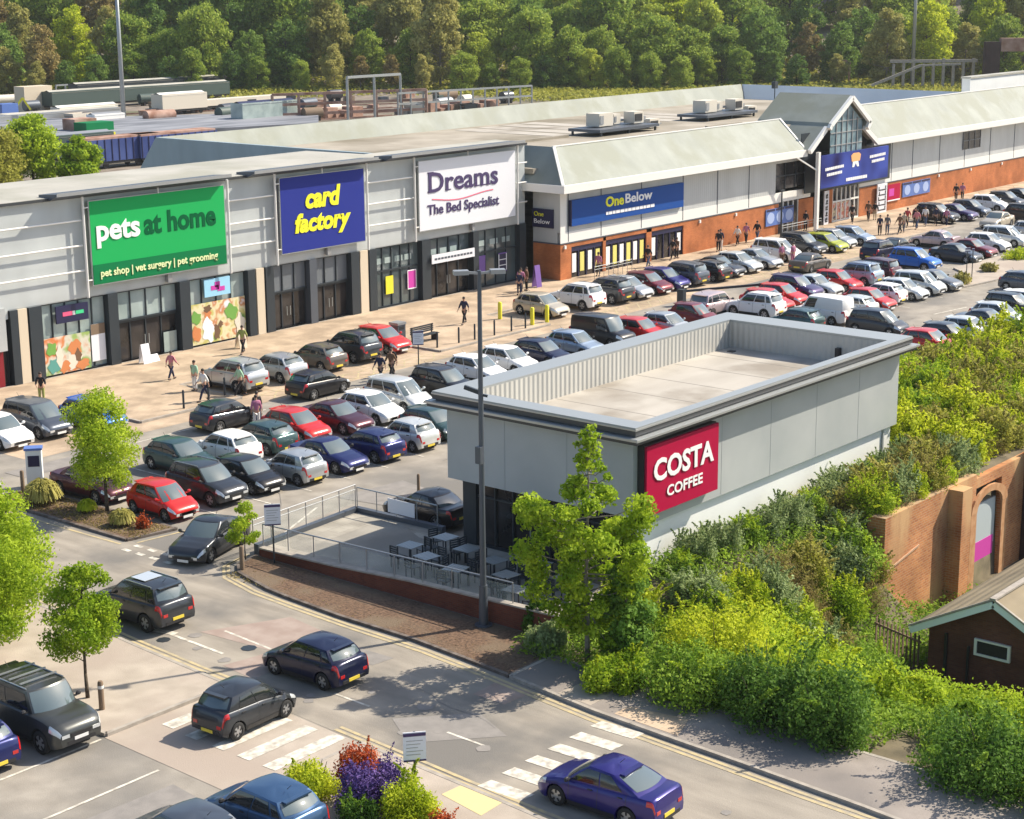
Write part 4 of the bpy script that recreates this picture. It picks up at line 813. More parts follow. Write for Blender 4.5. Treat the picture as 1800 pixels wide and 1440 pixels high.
def spec(L, W, H, nose, cowl, rf, rr, rb, deck, zs, wb, wr, rw=.76, kind='hatch', belt=(.92,.99), van=False, rails=False):
    k = .925; L *= k; cowl *= k; rf *= k; rr *= k; rb *= k; wb = (wb[0]*k, wb[1]*k); H = H*1.02
    return dict(L=L, W=W, H=H, nose=nose, cowl=cowl, rf=rf, rr=rr, rb=rb, deck=deck, zs=zs, wb=wb, wr=wr, rw=rw, kind=kind, belt=belt, van=van, rails=rails)
T = {
 'supermini': spec(3.75,1.68,1.48, .62,1.12,.30,-1.30,-1.70,.94,.20,(1.18,-1.24),.30, belt=(.90,1.0)),
 'hatchback': spec(4.15,1.76,1.46, .62,1.10,.28,-1.42,-1.88,.96,.19,(1.28,-1.30),.315, belt=(.90,1.0)),
 'people_carrier': spec(4.40,1.80,1.65, .70,1.45,.55,-1.75,-2.06,1.02,.20,(1.38,-1.34),.32, rw=.78, belt=(.98,1.06)),
 'suv': spec(4.45,1.86,1.68, .80,1.15,.35,-1.70,-2.06,1.12,.26,(1.34,-1.32),.36, rw=.77, belt=(1.06,1.14), rails=True),
 'boxy_suv': spec(4.80,1.92,1.86, .95,1.10,.62,-2.05,-2.28,1.22,.30,(1.42,-1.42),.39, rw=.82, belt=(1.18,1.22), rails=True),
 'saloon': spec(4.60,1.80,1.43, .62,1.05,.22,-1.00,-1.62,.98,.18,(1.40,-1.38),.32, kind='saloon', belt=(.90,.96)),
 'liftback': spec(4.55,1.77,1.47, .66,1.25,.35,-.75,-1.85,1.02,.17,(1.42,-1.28),.315, kind='liftback', rw=.72, belt=(.90,1.02)),
 'van': spec(4.70,1.88,1.90, .85,1.45,.85,-2.15,-2.28,1.10,.25,(1.45,-1.30),.33, rw=.86, belt=(1.05,1.08), van=True),
}
def make_car(tp, s):
    L, W, H = s['L'], s['W'], s['H']; a = L/2; wc = W/2; wR = s['wr']
    top = [(-a, s['deck']-.32), (-a+.05, s['deck']-.06), (-a+.16, s['deck']), (s['rb'], s['belt'][1]), (0, (s['belt'][0]+s['belt'][1])/2), (s['cowl'], s['belt'][0]), (a-.75, s['nose']+.20), (a-.30, s['nose']+.09), (a-.10, s['nose']-.02), (a, s['nose']-.16)]
    if s['kind'] != 'saloon': top[2] = (-a+.14, s['belt'][1])
    top.sort()
    def zt(x): return lerpts(top, x)
    def hw(x):
        k = abs(x)/a; f = 1 - .035*k*k - .13*max(0, (k-.80)/.20)**2.2 * (1.35 if x > 0 else .75); return wc*f
    def zb(x):
        k = abs(x)/a; return s['zs'] + .09*max(0, (k-.88)/.12)
    n = int(L/.06); xs = [-a + L*i/n for i in range(n+1)]
    def half(x):
        w_, z0, z1 = hw(x), zb(x), zt(x); ar = z0
        for c in s['wb']:
            d = abs(x-c)
            if d < wR+.055: ar = max(ar, wR + math.sqrt((wR+.055)**2-d*d) - .01)
        m = z0 + (z1-z0)*.5
        P_ = [(0,z0),(w_*.60,z0),(w_*.60,ar),(w_*.955,ar),(w_,max(ar+.015, z0+.16)),(w_*1.0,max(ar+.03, m)),(w_*.985,z0+(z1-z0)*.72),(w_*.955,z1-.055),(w_*.90,z1-.008),(w_*.55,z1+.022),(0,z1+.03)]
        return P_
    b = MB(); rows = []
    for x in xs:
        h = half(x); rows.append([(x,-y,z) for y, z in h[::-1]] + [(x,y,z) for y, z in h[1:-1]])
    k = len(rows[0]); vs = [p for r in rows for p in r]
    fs = [(i*k+j, i*k+(j+1) % k, (i+1)*k+(j+1) % k, (i+1)*k+j) for i in range(len(rows)-1) for j in range(k)]
    fs += [tuple(range(k))[::-1], tuple((len(rows)-1)*k+j for j in range(k))]
    b.add(vs, fs)
    # greenhouse
    wr = wc*s['rw']; cw = s['cowl']; rf, rr, rb = s['rf'], s['rr'], s['rb']; zr = H-.07
    NS = 14
    def belt_ring():
        P_ = []
        for i in range(5): t = i/4; P_.append((cw+.10-.26*t**2.2, hw(cw)*.86*t))
        xa, xb = P_[-1][0], rb+.14
        for i in range(1, NS+1): t = i/NS; x = xa+(xb-xa)*t; P_.append((x, hw(x)*.90 if 0 < t < 1 else hw(x)*.87))
        y_ = P_[-1][1]
        for i in range(1, 5): t = i/4; P_.append((xb-(xb-(rb-.05))*(1-(1-t)**2.2), y_*(1-t)))
        return [(x, y, zt(x)-.02) for x, y in P_]
    def roof_ring():
        P_ = []
        for i in range(5): t = i/4; P_.append((rf+.05-.12*t**2, wr*.93*t, zr+.0))
        xa, xb = P_[-1][0], rr+.08
        for i in range(1, NS+1):
            t = i/NS; P_.append((xa+(xb-xa)*t, wr*(.93+.07*math.sin(math.pi*min(1, t*1.0))**.5), zr+.015*math.sin(math.pi*t)-(.05*t*t if s['kind'] != 'van' and not s['rails'] else 0)))
        y_ = wr*.93; z_ = P_[-1][2]
        for i in range(1, 5): t = i/4; P_.append((xb-(xb-(rr-.03))*(1-(1-t)**2), y_*(1-t), z_+.01*t))
        return P_
    Bq, Rq = belt_ring(), roof_ring()
    full = lambda q: q + [(x,-y,z) for x, y, z in q[-2:0:-1]]
    Bf, Rf = full(Bq), full(Rq); m = len(Bf)
    cxm = sum(p[0] for p in Bf)/m
    def wall(i, t, o=0.0):
        p, q = Vector(Bf[i % m]), Vector(Rf[i % m]); v = p.lerp(q, t)
        nn = Vector((v.x-cxm, v.y*2.6, 0)); nn = nn.normalized() if nn.length else Vector((0,0,1)); nn.z = .35; nn.normalize()
        return v + nn*(math.sin(math.pi*t)*.035 + o)
    SV = 5
    vs = [wall(i, j/SV) for i in range(m) for j in range(SV+1)]
    b.add(vs, [(i*(SV+1)+j, ((i+1) % m)*(SV+1)+j, ((i+1) % m)*(SV+1)+j+1, i*(SV+1)+j+1) for i in range(m) for j in range(SV)])
    rx = (rf+rr)/2
    lv = [1.0, .93, .72, .4]; vs = []
    for q, l in enumerate(lv):
        cz = .07*(1-l**2.4)
        for i in range(m):
            x, y, z = Rf[i]; vs.append((rx+(x-rx)*l, y*l, z+cz))
    fs = [(q*m+i, q*m+(i+1) % m, (q+1)*m+(i+1) % m, (q+1)*m+i) for q in range(len(lv)-1) for i in range(m)]
    vs.append((rx, 0, zr+.075)); fs += [((len(lv)-1)*m+i, (len(lv)-1)*m+(i+1) % m, len(vs)-1) for i in range(m)]
    b.add(vs, fs)
    root = thing(tp, 'x', 'car')
    body = b.build('body', M['pt_placeholder'], root, angle=38)
    body.data.materials[0] = M['pt_placeholder']
    def patch(name, i0, i1, t0, t1, mt, o=.010, nt_=4, t1b=None):
        g = MB(); K = max(1, int(round(abs(i1-i0))))
        def pt(i, t):
            i_ = int(math.floor(i)); f = i-i_; return wall(i_, t, o).lerp(wall(i_+1, t, o), f) if f > 1e-6 else wall(i_, t, o)
        vs = []
        for q in range(K+1):
            f = q/K; ii = i0+(i1-i0)*f; tt = t1 if t1b is None else t1+(t1b-t1)*f
            for j in range(nt_+1): vs.append(pt(ii, t0+(tt-t0)*j/nt_))
        g.add(vs, [(q*(nt_+1)+j, (q+1)*(nt_+1)+j, (q+1)*(nt_+1)+j+1, q*(nt_+1)+j+1) for q in range(K) for j in range(nt_)])
        return g.build(name, mt, root, smooth=True)
    # indices: 0 front centre, 4 front corner, 4+NS rear corner, 8+NS rear centre; mirrored after
    fc, rc, half_n = 4, 4+NS, 8+NS
    patch('windscreen', -3.7, 3.7, .05, .93, M['car_screen'])
    if not s['van']: patch('rear_window', half_n-3.5, half_n+3.5, .22 if s['kind'] != 'saloon' else .08, .90, M['car_screen'])
    bp = fc + NS*.47
    for sg in (1, -1):
        def S_(i): return i if sg == 1 else -i
        cuts = [(fc+.75, bp-.15), (bp+.2, fc+NS*.80)] + ([(fc+NS*.84, rc-.5)] if s['kind'] in ('people_carrier','hatch') and tp in ('people_carrier','suv','boxy_suv','hatchback') else [])
        if s['van']: cuts = [(fc+.5, fc+NS*.30)]
        for q, (i0, i1) in enumerate(cuts): patch('side_window', S_(i0), S_(i1), .10, .86, M['car_glass'], t1b=.86 if q < 2 else .80)
        hx = s['cowl']
    # lamps, bumper trims, plates sampled on the body surface
    def surf(x, j, o):
        h = half(max(-a, min(a, x))); jj = int(j); f = j-jj; p, q = h[jj], h[min(jj+1, len(h)-1)]
        y, z = p[0]+(q[0]-p[0])*f, p[1]+(q[1]-p[1])*f; d = Vector((0, y, z-.5)).normalized(); return Vector((x, y, z)) + Vector((.35*(1 if x > 0 else -1), d.y, d.z*.6))*o
    def lamp(name, x0, x1, j0, j1, sg, mt):
        g = MB(); g.grid(lambda u, v: (lambda p: (p.x, p.y*sg, p.z))(surf(x0+(x1-x0)*u, j0+(j1-j0)*v, .014)), 4, 3); return g.build(name, mt, root, smooth=True)
    zN = zt(a)
    for sg in (1, -1):
        lamp('headlight', a-.42, a-.02, 6.05, 7.9, sg, M['headlamp'])
        lamp('tail_light', -a+.26, -a+.0, 6.3, 7.5 if s['kind'] in ('saloon','liftback') else 7.9, sg, M['tail'])
        y0 = hw(a)*.95
        zq = zt(-a); MB().box(-a-.010, sg*y0*.70, zq-.13, -a+.03, sg*y0*1.0, zq-.02).build('tail_light', M['tail'], root)
        MB().box(a-.02, sg*hw(a)*.58, zN-.13, a+.012, sg*hw(a)*.96, zN-.02).build('headlight', M['headlamp'], root)
        mr = MB().blob((cw-.32, sg*(wc+.10), s['belt'][0]+.10), (.07,.11,.08), 4, 1, .02); mr.box(cw-.35, sg*(wc-.09), s['belt'][0]+.03, cw-.29, sg*(wc+.03), s['belt'][0]+.08); mr.build('mirror', M['pt_placeholder'], root, smooth=False)
        g = MB()
        for xx in (cw-.30, lerpts([(0,cw-.3),(1,rb+.35)], .47), lerpts([(0,cw-.3),(1,rb+.35)], .88)):
            for j in range(3, 8): p, q = surf(xx, j, .004), surf(xx, j+1, .004); g.add([(p.x-.008,p.y*sg,p.z),(p.x+.008,p.y*sg,p.z),(q.x+.008,q.y*sg,q.z),(q.x-.008,q.y*sg,q.z)],[(0,1,2,3)])
        g.build('door_seam', M['trimb'], root)
        g = MB(); g.grid(lambda u, v: (lambda p: (p.x, p.y*sg, p.z))(surf(s['wb'][1]+wR+.1+(s['wb'][0]-s['wb'][1]-2*wR-.2)*u, 3+1.0*v, .010)), 6, 1); g.build('sill', M['trimb'], root)
        g = MB()
        for q in (.40, .82): xx = lerpts([(0,cw-.3),(1,rb+.35)], q); p = surf(xx, 6.6, .02); g.box(xx, sg*p.y-.012, p.z-.015, xx+.16, sg*p.y+.012, p.z+.015)
        g.build('door_handle', M['trimb'], root)
        if s['rails']: MB().tube((rf-.15, sg*wr*.90, H-.02), (rr+.2, sg*wr*.90, H-.03), .022, n=6).build('roof_rail', M['alloy'], root)
    MB().box(a-.03,-hw(a)*.5,zN-.16,a+.014,hw(a)*.5,zN-.03).box(a-.03,-hw(a)*.7,zb(a)+.02,a+.014,hw(a)*.7,zb(a)+.14).build('grille', M['trimb'], root)
    MB().box(a,-.26,zN-.27,a+.022,.26,zN-.16).build('number_plate', M['plate_w'], root)
    zp = zt(-a)-.33 if s['kind'] != 'saloon' else zt(-a)-.2
    MB().box(-a-.022,-.26,zp,-a,.26,zp+.11).build('number_plate', M['plate_y'], root)
    MB().box(-a-.016,-hw(a)*.8,zb(-a)+.0,-a+.03,hw(a)*.8,zb(-a)+.12).build('bumper_trim', M['trimb'], root)
    if s['kind'] != 'saloon' and not s['van']:
        p = wall(half_n, .97, .0); MB().box(p.x-.13, -wr*.75, p.z-.02, p.x+.05, wr*.75, p.z+.025).build('spoiler', M['pt_placeholder'], root)
    if tp == 'boxy_suv':
        for xx in (rf-.5, rf-1.1, rf-1.7): MB().bar((xx,-wr*.88,H+.05),(xx,wr*.88,H+.05),.07,.04).build('roof_bar', M['alloy'], root)
    MB().tube((rr+.3,0,H),(rr+.12,0,H+.17),.012,.006,5).build('aerial', M['trimb'], root)
    for i, cx in enumerate(s['wb']):
        for sg in (1, -1):
            yo = sg*(wc-.01); wq = .21
            w_ = MB(); pr = [(wR*.62,0),(wR*.93,0),(wR,.03),(wR,wq-.03),(wR*.93,wq),(wR*.5,wq)]
            w_.lathe([(r, (-z if sg > 0 else z)) for r, z in pr], (0,0,0), 20, 'y')
            ww = w_.build('wheel', M['tyre'], root, smooth=True); ww.location = (cx, yo, wR)
            r_ = MB(); yy = -sg*.025
            r_.add([(0,yy+sg*.012,0)] + [(wR*.64*math.cos(t*math.pi/10), yy, wR*.64*math.sin(t*math.pi/10)) for t in range(20)], [(0, 1+t, 1+(t+1) % 20) for t in range(20)])
            r_.cur = 1
            for q in range(5):
                t = q*2*math.pi/5+.3; r_.add([(wR*.60*math.cos(t+d), yy+sg*.014, wR*.60*math.sin(t+d)) for d in (-.2,.2)] + [(wR*.28*math.cos(t+d), yy+sg*.018, wR*.28*math.sin(t+d)) for d in (.35,-.35)], [(0,1,2,3)])
            r_.build('rim', [M['alloy'], M['trimb']], ww)
    return root
M['pt_placeholder'] = paint('paint_placeholder', (.3,.3,.3))
PAINT = {}
def paintmat(n, c, metal=.35, rough=.3):
    PAINT[n] = paint('car_paint_' + n, c, metal, rough)
for n, c, mt in (('silver',(.46,.48,.49),.6),('pale_silver',(.60,.62,.61),.4),('white',(.78,.78,.77),0),('red',(.52,.018,.015),.1),('dark_red',(.16,.012,.02),.3),('maroon',(.075,.018,.03),.4),
    ('black',(.012,.012,.014),.1),('charcoal',(.045,.05,.058),.5),('slate',(.085,.10,.125),.5),('grey',(.17,.175,.18),.5),('dark_grey',(.07,.074,.072),.5),('brown_grey',(.13,.115,.10),.5),('navy',(.008,.011,.042),.3),('dark_blue',(.014,.02,.105),.4),
    ('indigo',(.022,.018,.155),.35),('blue',(.012,.13,.52),.3),('steel_blue',(.045,.10,.20),.5),('pale_blue',(.34,.42,.52),.5),('teal',(.04,.085,.085),.4),('purple',(.055,.03,.11),.4),('lime',(.38,.42,.02),.2),('beige',(.52,.46,.36),.4),('pink_silver',(.56,.44,.44),.4)):
    paintmat(n, c, mt)
for q in T:
    if T[q]['kind'] == 'hatch': T[q]['kind'] = 'people_carrier' if q == 'people_carrier' else 'hatch'
HEAD = {'N': 90, 'S': -90, 'E': 0, 'W': 180}
ORD = ['first','second','third','fourth','fifth','sixth','seventh','eighth','ninth','tenth','eleventh','twelfth','thirteenth','fourteenth','fifteenth','sixteenth','seventeenth','eighteenth']
A_, N_R, S_R = 'row beside the shop pavement', 'rear row of the central double row', 'front row of the central double row'
CARS = [  # x, y, heading, type, paint, label, group
 # along the shop pavement, left part
 (49.0,73.4,'S','hatchback','white','white car at the photo edge, left of the slate people carrier',A_),
 (51.5,73.8,'S','people_carrier','slate','slate grey people carrier alone at the left of the paved bays',A_),
 (54.1,72.6,'S','hatchback','blue','bright blue car hidden behind the roadside tree crown',A_),
 (64.4,73.5,'N','suv','silver','silver high-sided hatchback beside the group of people on the pavement',A_),
 (67.6,73.5,'N','hatchback','silver','mid silver hatchback between the pale silver one and the brown-grey one',A_),
 (71.0,73.7,'N','hatchback','brown_grey','brown-grey hatchback with red tail lights below the grey empty shopfront',A_),
 (74.0,73.9,'N','suv','charcoal','dark grey crossover parked next to the bright red hatchback',A_),
 (77.1,74.2,'S','hatchback','red','bright red hatchback at the kerb beside the litter bin and bench',A_),
 (66.2,68.6,'E','hatchback','black','black hatchback driving in the aisle below the parked silver cars','cars driving through the car park'),
 (58.3,67.2,'E','hatchback','charcoal','dark navy hatchback stopped in the aisle with two people at its bonnet','cars driving through the car park'),
 (42.1,66.6,'E','hatchback','white','white car end poking in at the photo edge above the planting bed','cars driving through the car park'),
 # front row
 (46.3,57.7,'S','supermini','red','bright red small hatchback at the planting bed end of the front row',S_R),
 (49.0,58.0,'S','suv','charcoal','dark grey crossover beside the red small hatchback',S_R),
 (51.3,57.9,'S','hatchback','black','black hatchback facing out between dark crossover and silver small hatchback',S_R),
 (53.5,57.3,'N','supermini','silver','small silver hatchback parked nose-in beside the royal blue saloon',S_R),
 (56.0,57.5,'S','saloon','dark_blue','long royal blue car facing out of the front row',S_R),
 (58.5,57.3,'N','hatchback','dark_blue','dark blue hatchback parked nose-in with one red tail light showing',S_R),
 (61.0,57.2,'N','supermini','pale_silver','rounded silver hatchback parked nose-in near the coffee shop corner',S_R),
 (63.4,57.6,'S','hatchback','teal','dark teal hatchback half hidden by the coffee shop corner',S_R),
 # rear row
 (46.2,62.4,'S','saloon','maroon','very dark maroon car in the shade of the tree behind the red hatchback',N_R),
 (51.4,62.6,'S','hatchback','teal','grey-teal hatchback just right of the tree crown',N_R),
 (53.9,62.3,'N','hatchback','white','white hatchback with dark rear window above the black hatchback',N_R),
 (56.3,62.4,'N','hatchback','teal','dark green-black hatchback with glowing red tail light beside the red saloon',N_R),
 (58.9,62.7,'S','hatchback','red','bright red saloon-like hatchback in the middle of the rear row',N_R),
 (61.4,62.4,'S','saloon','maroon','long dark maroon saloon beside the bright red car',N_R),
 (63.9,62.4,'S','hatchback','white','white hatchback between maroon saloon and tall pale people carrier',N_R),
 (66.6,63.0,'S','people_carrier','pale_silver','tall pale people carrier behind the white hatchback',N_R),
 (69.9,62.7,'S','suv','black','black crossover above the coffee shop roof corner',N_R),
 (74.2,64.0,'S','hatchback','white','white hatchback with black side windows partly behind the lamp post',N_R),
 (77.2,64.2,'S','hatchback','white','white hatchback right of the lamp post above the coffee shop parapet',N_R),
 (80.0,64.0,'S','hatchback','navy','dark navy car roof showing above the coffee shop parapet',N_R),
 (83.3,64.0,'S','hatchback','pale_blue','pale blue hatchback beside the black van',N_R),
 (86.6,64.4,'S','van','black','long black van parked in the rear row',N_R),
 (89.1,63.4,'S','hatchback','red','pinkish red car just right of the black van',N_R),
 (91.6,63.0,'S','hatchback','silver','silver car with dark windows above the coffee shop parapet edge',N_R),
 (95.4,63.5,'S','supermini','dark_red','low deep red car beyond the middle of the coffee shop roof',N_R),
 (99.3,64.6,'E','people_carrier','pink_silver','pale pinkish people carrier standing across the bays',N_R),
 (100.5,62.0,'N','suv','white','white crossover seen from behind beside the two red cars',N_R),
 (103.0,62.6,'S','hatchback','red','bright red hatchback nearest the white crossover',N_R),
 (105.5,63.0,'S','hatchback','red','second bright red hatchback, right of its twin',N_R),
 (108.0,63.4,'S','suv','purple','purple-grey crossover with a wide pale windscreen',N_R),
 (110.4,63.2,'S','saloon','pale_silver','pale silver saloon between purple-grey crossover and red car',N_R),
 (112.9,62.8,'S','hatchback','red','red hatchback in front of the blue-grey estate',N_R),
 (116.0,63.0,'N','suv','pale_blue','blue-grey estate with pale roof facing the shops',N_R),
 (118.8,63.0,'N','people_carrier','maroon','dark people carrier with red light beside the vivid blue crossover',N_R),
 # front row beyond the coffee shop
 (98.2,57.5,'N','hatchback','teal','teal-windowed silver car at the corner of the coffee shop roof',S_R),
 (101.3,57.3,'N','van','white','white panel van seen from behind in the front row',S_R),
 (104.6,57.1,'N','hatchback','pale_silver','pale silver hatchback beside the white van',S_R),
 (107.6,57.3,'S','hatchback','red','red car facing out beside the pale silver hatchback',S_R),
 (110.2,57.9,'N','hatchback','white','white hatchback with red tail light behind the silver saloon',S_R),
 (112.6,57.4,'S','hatchback','pale_silver','pale silver hatchback facing out near the end of the front row',S_R),
 (115.2,57.5,'S','people_carrier','pale_silver','pale people carrier second from the end of the front row',S_R),
 (117.5,57.4,'S','saloon','grey','grey saloon at the end of the front row by the planted island',S_R),
 # One Below side row
 (92.2,73.7,'S','hatchback','beige','beige car parked behind the yellow bollards',A_),
 (95.9,73.6,'N','suv','white','white crossover parked nose-in next to the beige car',A_),
 (99.0,73.4,'N','suv','charcoal','dark crossover with red tail lights next to the white crossover',A_),
 (101.3,73.2,'S','hatchback','silver','silver hatchback squeezed between dark crossover and maroon car',A_),
 (103.8,73.2,'S','hatchback','dark_red','deep red hatchback in front of the yellow window posters',A_),
 (106.1,73.3,'S','hatchback','indigo','violet-blue hatchback next to the deep red one',A_),
 (108.4,73.3,'N','people_carrier','slate','dark slate people carrier parked nose-in below the brick shopfront',A_),
 (111.0,72.9,'N','hatchback','black','black hatchback with red light beside the slate people carrier',A_),
 (113.3,73.3,'S','saloon','charcoal','dark saloon facing out beside the white-fronted car',A_),
 (115.8,73.1,'S','hatchback','pale_silver','pale silver hatchback facing out next to the dark saloon',A_),
 (118.4,73.1,'S','saloon','silver','silver saloon facing out, right of the pale silver hatchback',A_),
 (122.6,73.8,'S','people_carrier','white','white people carrier behind the couple in pink clothes',A_),
 (119.4,68.8,'E','saloon','brown_grey','brown saloon driving in the aisle past the couple in pink','cars driving through the car park'),
 (126.3,73.6,'S','suv','charcoal','dark crossover left of the lime green car',A_),
 (129.0,73.0,'S','hatchback','lime','lime green hatchback below the entrance gable',A_),
 (131.5,73.6,'S','hatchback','silver','silver car right of the lime green hatchback',A_),
 (134.0,73.2,'S','hatchback','pale_blue','pale blue-silver car at the end of the row before the entrance',A_),
 (127.3,67.0,'E','suv','navy','navy crossover seen from behind next to the vivid blue one','cars driving through the car park'),
 (130.6,67.3,'E','saloon','black','black saloon ahead of the navy crossover','cars driving through the car park'),
 (124.6,62.6,'S','suv','blue','vivid blue crossover at the aisle end',N_R),
 (136.6,66.9,'N','saloon','pink_silver','pinkish silver saloon in front of the waiting pedestrians','cars driving through the car park'),
 (130.3,61.9,'S','saloon','charcoal','charcoal saloon behind the planted island','cars behind the planted island'),
 (133.5,62.1,'S','saloon','dark_red','dull red saloon behind the planted island','cars behind the planted island'),
 (137.3,62.5,'S','hatchback','white','white hatchback right of the dull red saloon','cars behind the planted island'),
 (140.8,62.6,'S','people_carrier','pale_silver','silver people carrier at the far end behind the island','cars behind the planted island'),
 (150.4,73.6,'S','suv','black','black crossover behind the crowd at the crossing',A_),
 (153.4,73.2,'S','saloon','purple','dark purple saloon next to the black crossover',A_),
 (157.0,73.4,'S','hatchback','slate','slate hatchback between purple saloon and white car',A_),
 (161.6,73.6,'S','hatchback','white','white hatchback under the brick wall at the far end',A_),
 (165.3,73.6,'S','hatchback','charcoal','charcoal hatchback next to the white one at the far end',A_),
 (168.6,73.6,'S','saloon','black','black saloon last in the row under the brick wall',A_),
 (150.7,67.8,'W','saloon','beige','cream saloon driving below the black and purple cars','cars driving through the car park'),
 (155.6,67.2,'S','suv','black','black crossover at the photo edge below the cream saloon','cars driving through the car park'),
 (146.3,62.4,'S','hatchback','silver','silver hatchback at the photo edge behind the island grass','cars behind the planted island'),
 # scrub side
 (100.0,52.6,'S','people_carrier','charcoal','charcoal people carrier crossing the aisle beyond the coffee shop roof','cars driving through the car park'),
 (96.7,47.4,'S','hatchback','red','bright red hatchback nearest the scrub and the coffee shop','cars parked along the scrub edge'),
 (99.3,47.5,'S','hatchback','charcoal','charcoal hatchback right of the red one at the scrub','cars parked along the scrub edge'),
 (101.8,47.3,'S','hatchback','pale_silver','pale silver hatchback third along the scrub edge','cars parked along the scrub edge'),
 (105.1,47.6,'S','saloon','slate','dark slate saloon fourth along the scrub edge','cars parked along the scrub edge'),
 (107.7,48.0,'S','hatchback','pale_silver','second pale silver hatchback, fifth along the scrub edge','cars parked along the scrub edge'),
 (110.3,48.2,'S','suv','black','black-windowed crossover last along the scrub edge','cars parked along the scrub edge'),
 (113.2,48.6,'S','hatchback','white','white car roof at the photo edge above the scrub','cars parked along the scrub edge'),
 (120.6,51.8,'S','hatchback','slate','slate car entering at the photo edge beside the planted island','cars driving through the car park'),
 # road
 (44.1,52.2,198,'saloon','charcoal','dark slate saloon turning out of the car park over the dashed lines','cars on the access road'),
 (37.5,48.2,'N','suv','charcoal','charcoal crossover with pale sunroof driving towards the shops','cars on the access road'),
 (37.6,39.6,'N','hatchback','navy','blackish navy hatchback beside the brown verge','cars on the access road'),
 (33.6,38.5,3,'supermini','charcoal','dark grey small hatchback crossing the white entrance stripes','cars on the access road'),
 (35.95,26.45,92,'liftback','indigo','violet-blue liftback on the zebra crossing','cars on the access road'),
 (29.15,42.7,'S','boxy_suv','dark_grey','boxy dark silver off-roader with roof bars beside the pavement','cars in the near bays'),
 (26.75,43.0,'N','hatchback','dark_blue','dark blue car tail showing beside the boxy off-roader','cars in the near bays'),
 (30.1,49.6,'N','hatchback','red','red car end behind the boxy off-roader','cars in the near bays'),
 (29.2,32.9,'N','hatchback','steel_blue','steel blue hatchback cut by the photo bottom','cars in the near bays'),
 (26.9,33.4,'N','hatchback','slate','slate roof of a car at the photo bottom beside the steel blue hatchback','cars in the near bays'),
 (52.6,48.2,'N','saloon','black','black car parked beyond the terrace glass railing','cars beside the terrace'),
]
protos = {}; jit = random.Random(5)
for k in T: protos[k] = make_car(k, T[k])
kids_index()
used = set()
bright = {'white','pale_silver','silver','beige'}
for (x, y, h, tp, pc, lab, grp) in CARS:
    mats = {'body': PAINT[pc], 'mirror': PAINT[pc] if pc in bright or pc in ('red','blue') else M['trimb'], 'spoiler': PAINT[pc]}
    ang = R(HEAD[h] if isinstance(h, str) else h) + (R(jit.uniform(-1.2,1.2)) if isinstance(h, str) else 0)
    p = protos[tp]
    c = copy_tree(p, loc=(x, y, .012 if y > 69.6 and x > 48 or x < 34.9 else .006), rz=ang, mats=mats)
    q = .925 if y < 45 else (.94 if y < 60 else (.965 if y < 70 else 1.0)); c.scale = (q, q, q*1.02)
    c['label'] = lab; c['group'] = grp; c.name = {'supermini':'parked_hatchback','hatchback':'parked_hatchback'}.get(tp, 'parked_' + tp) if 'driving' not in lab else 'driving_car'
    c['category'] = 'van' if tp == 'van' else 'car'
pc_ = [o for o in bpy.data.objects if o.get('label','').startswith('charcoal crossover with pale sunroof')][0]
MB().box(-.75,-.42,1.735,.05,.42,1.75).build('sunroof_glint', M['headlamp'], pc_)  # pale panel painted in for the bright reflection on this car's roof
# the pattern cars are not part of the scene
for k in protos:
    def rm(o):
        for ch in KIDS.get(o.name, ()): rm(ch)
        bpy.data.objects.remove(o)
    rm(protos[k])
kids_index()
# ------------------------------------------------------------------ vegetation
import numpy as np
def quads(name, V, mat):
    n = len(V); me = bpy.data.meshes.new(name)
    me.vertices.add(n*4); me.vertices.foreach_set('co', V.reshape(-1).astype('f4'))
    me.loops.add(n*4); me.loops.foreach_set('vertex_index', np.arange(n*4, dtype='i4'))
    me.polygons.add(n); me.polygons.foreach_set('loop_start', np.arange(0, n*4, 4, dtype='i4'))
    me.materials.append(mat); me.update(calc_edges=True); me.validate(); return me
def leaves(P, N_, size, r, aspect=.62, jitter=.8):
    n = len(P); d = N_ + r.normal(0, jitter, (n,3)); d /= np.linalg.norm(d, axis=1)[:,None]+1e-9
    a = r.normal(0, 1, (n,3)); u = np.cross(d, a); u /= np.linalg.norm(u, axis=1)[:,None]+1e-9; v = np.cross(d, u)
    s = size*r.uniform(.55, 1.35, (n,1)); u = u*s; v = v*s*aspect
    return np.stack([P-u, P-v*.9+d*s*.12, P+u, P+v*.9+d*s*.12], 1)
def crown_pts(lobes, n, r, shell=2.4):
    vol = np.array([l[3]*l[4]*l[5] for l in lobes])**.8; k = r.choice(len(lobes), n, p=vol/vol.sum())
    L = np.array(lobes)[k]; d = r.normal(0, 1, (n,3)); d /= np.linalg.norm(d, axis=1)[:,None]
    rad = r.uniform(0, 1, (n,1))**(1/shell); clump = np.sin(d[:,:1]*7+L[:,:1]*5)*np.sin(d[:,1:2]*8+L[:,2:3]*3)*np.sin(d[:,2:]*7)
    P = L[:,:3] + d*L[:,3:6]*(rad + .14*clump + r.normal(0, .05, (n,1))); return P, d
def lobes_round(w_, h0, h1, n, r, k=.5):
    out = []
    for i in range(n):
        t = (i+.5)/n; z = h0+(h1-h0)*t; prof = math.sin(math.pi*min(1, max(.12, .18+t*.80)))**.6; a = i*2.4+r.uniform(-.4,.4); q = w_*prof*r.uniform(.35,.6)
        s = w_*k*r.uniform(.55,1.25)*(.65+.5*prof); q *= r.uniform(.8,1.35); out.append((q*math.cos(a), q*math.sin(a), z+r.uniform(-.05,.05)*(h1-h0), s, s, s*r.uniform(.55,.9)))
    return out
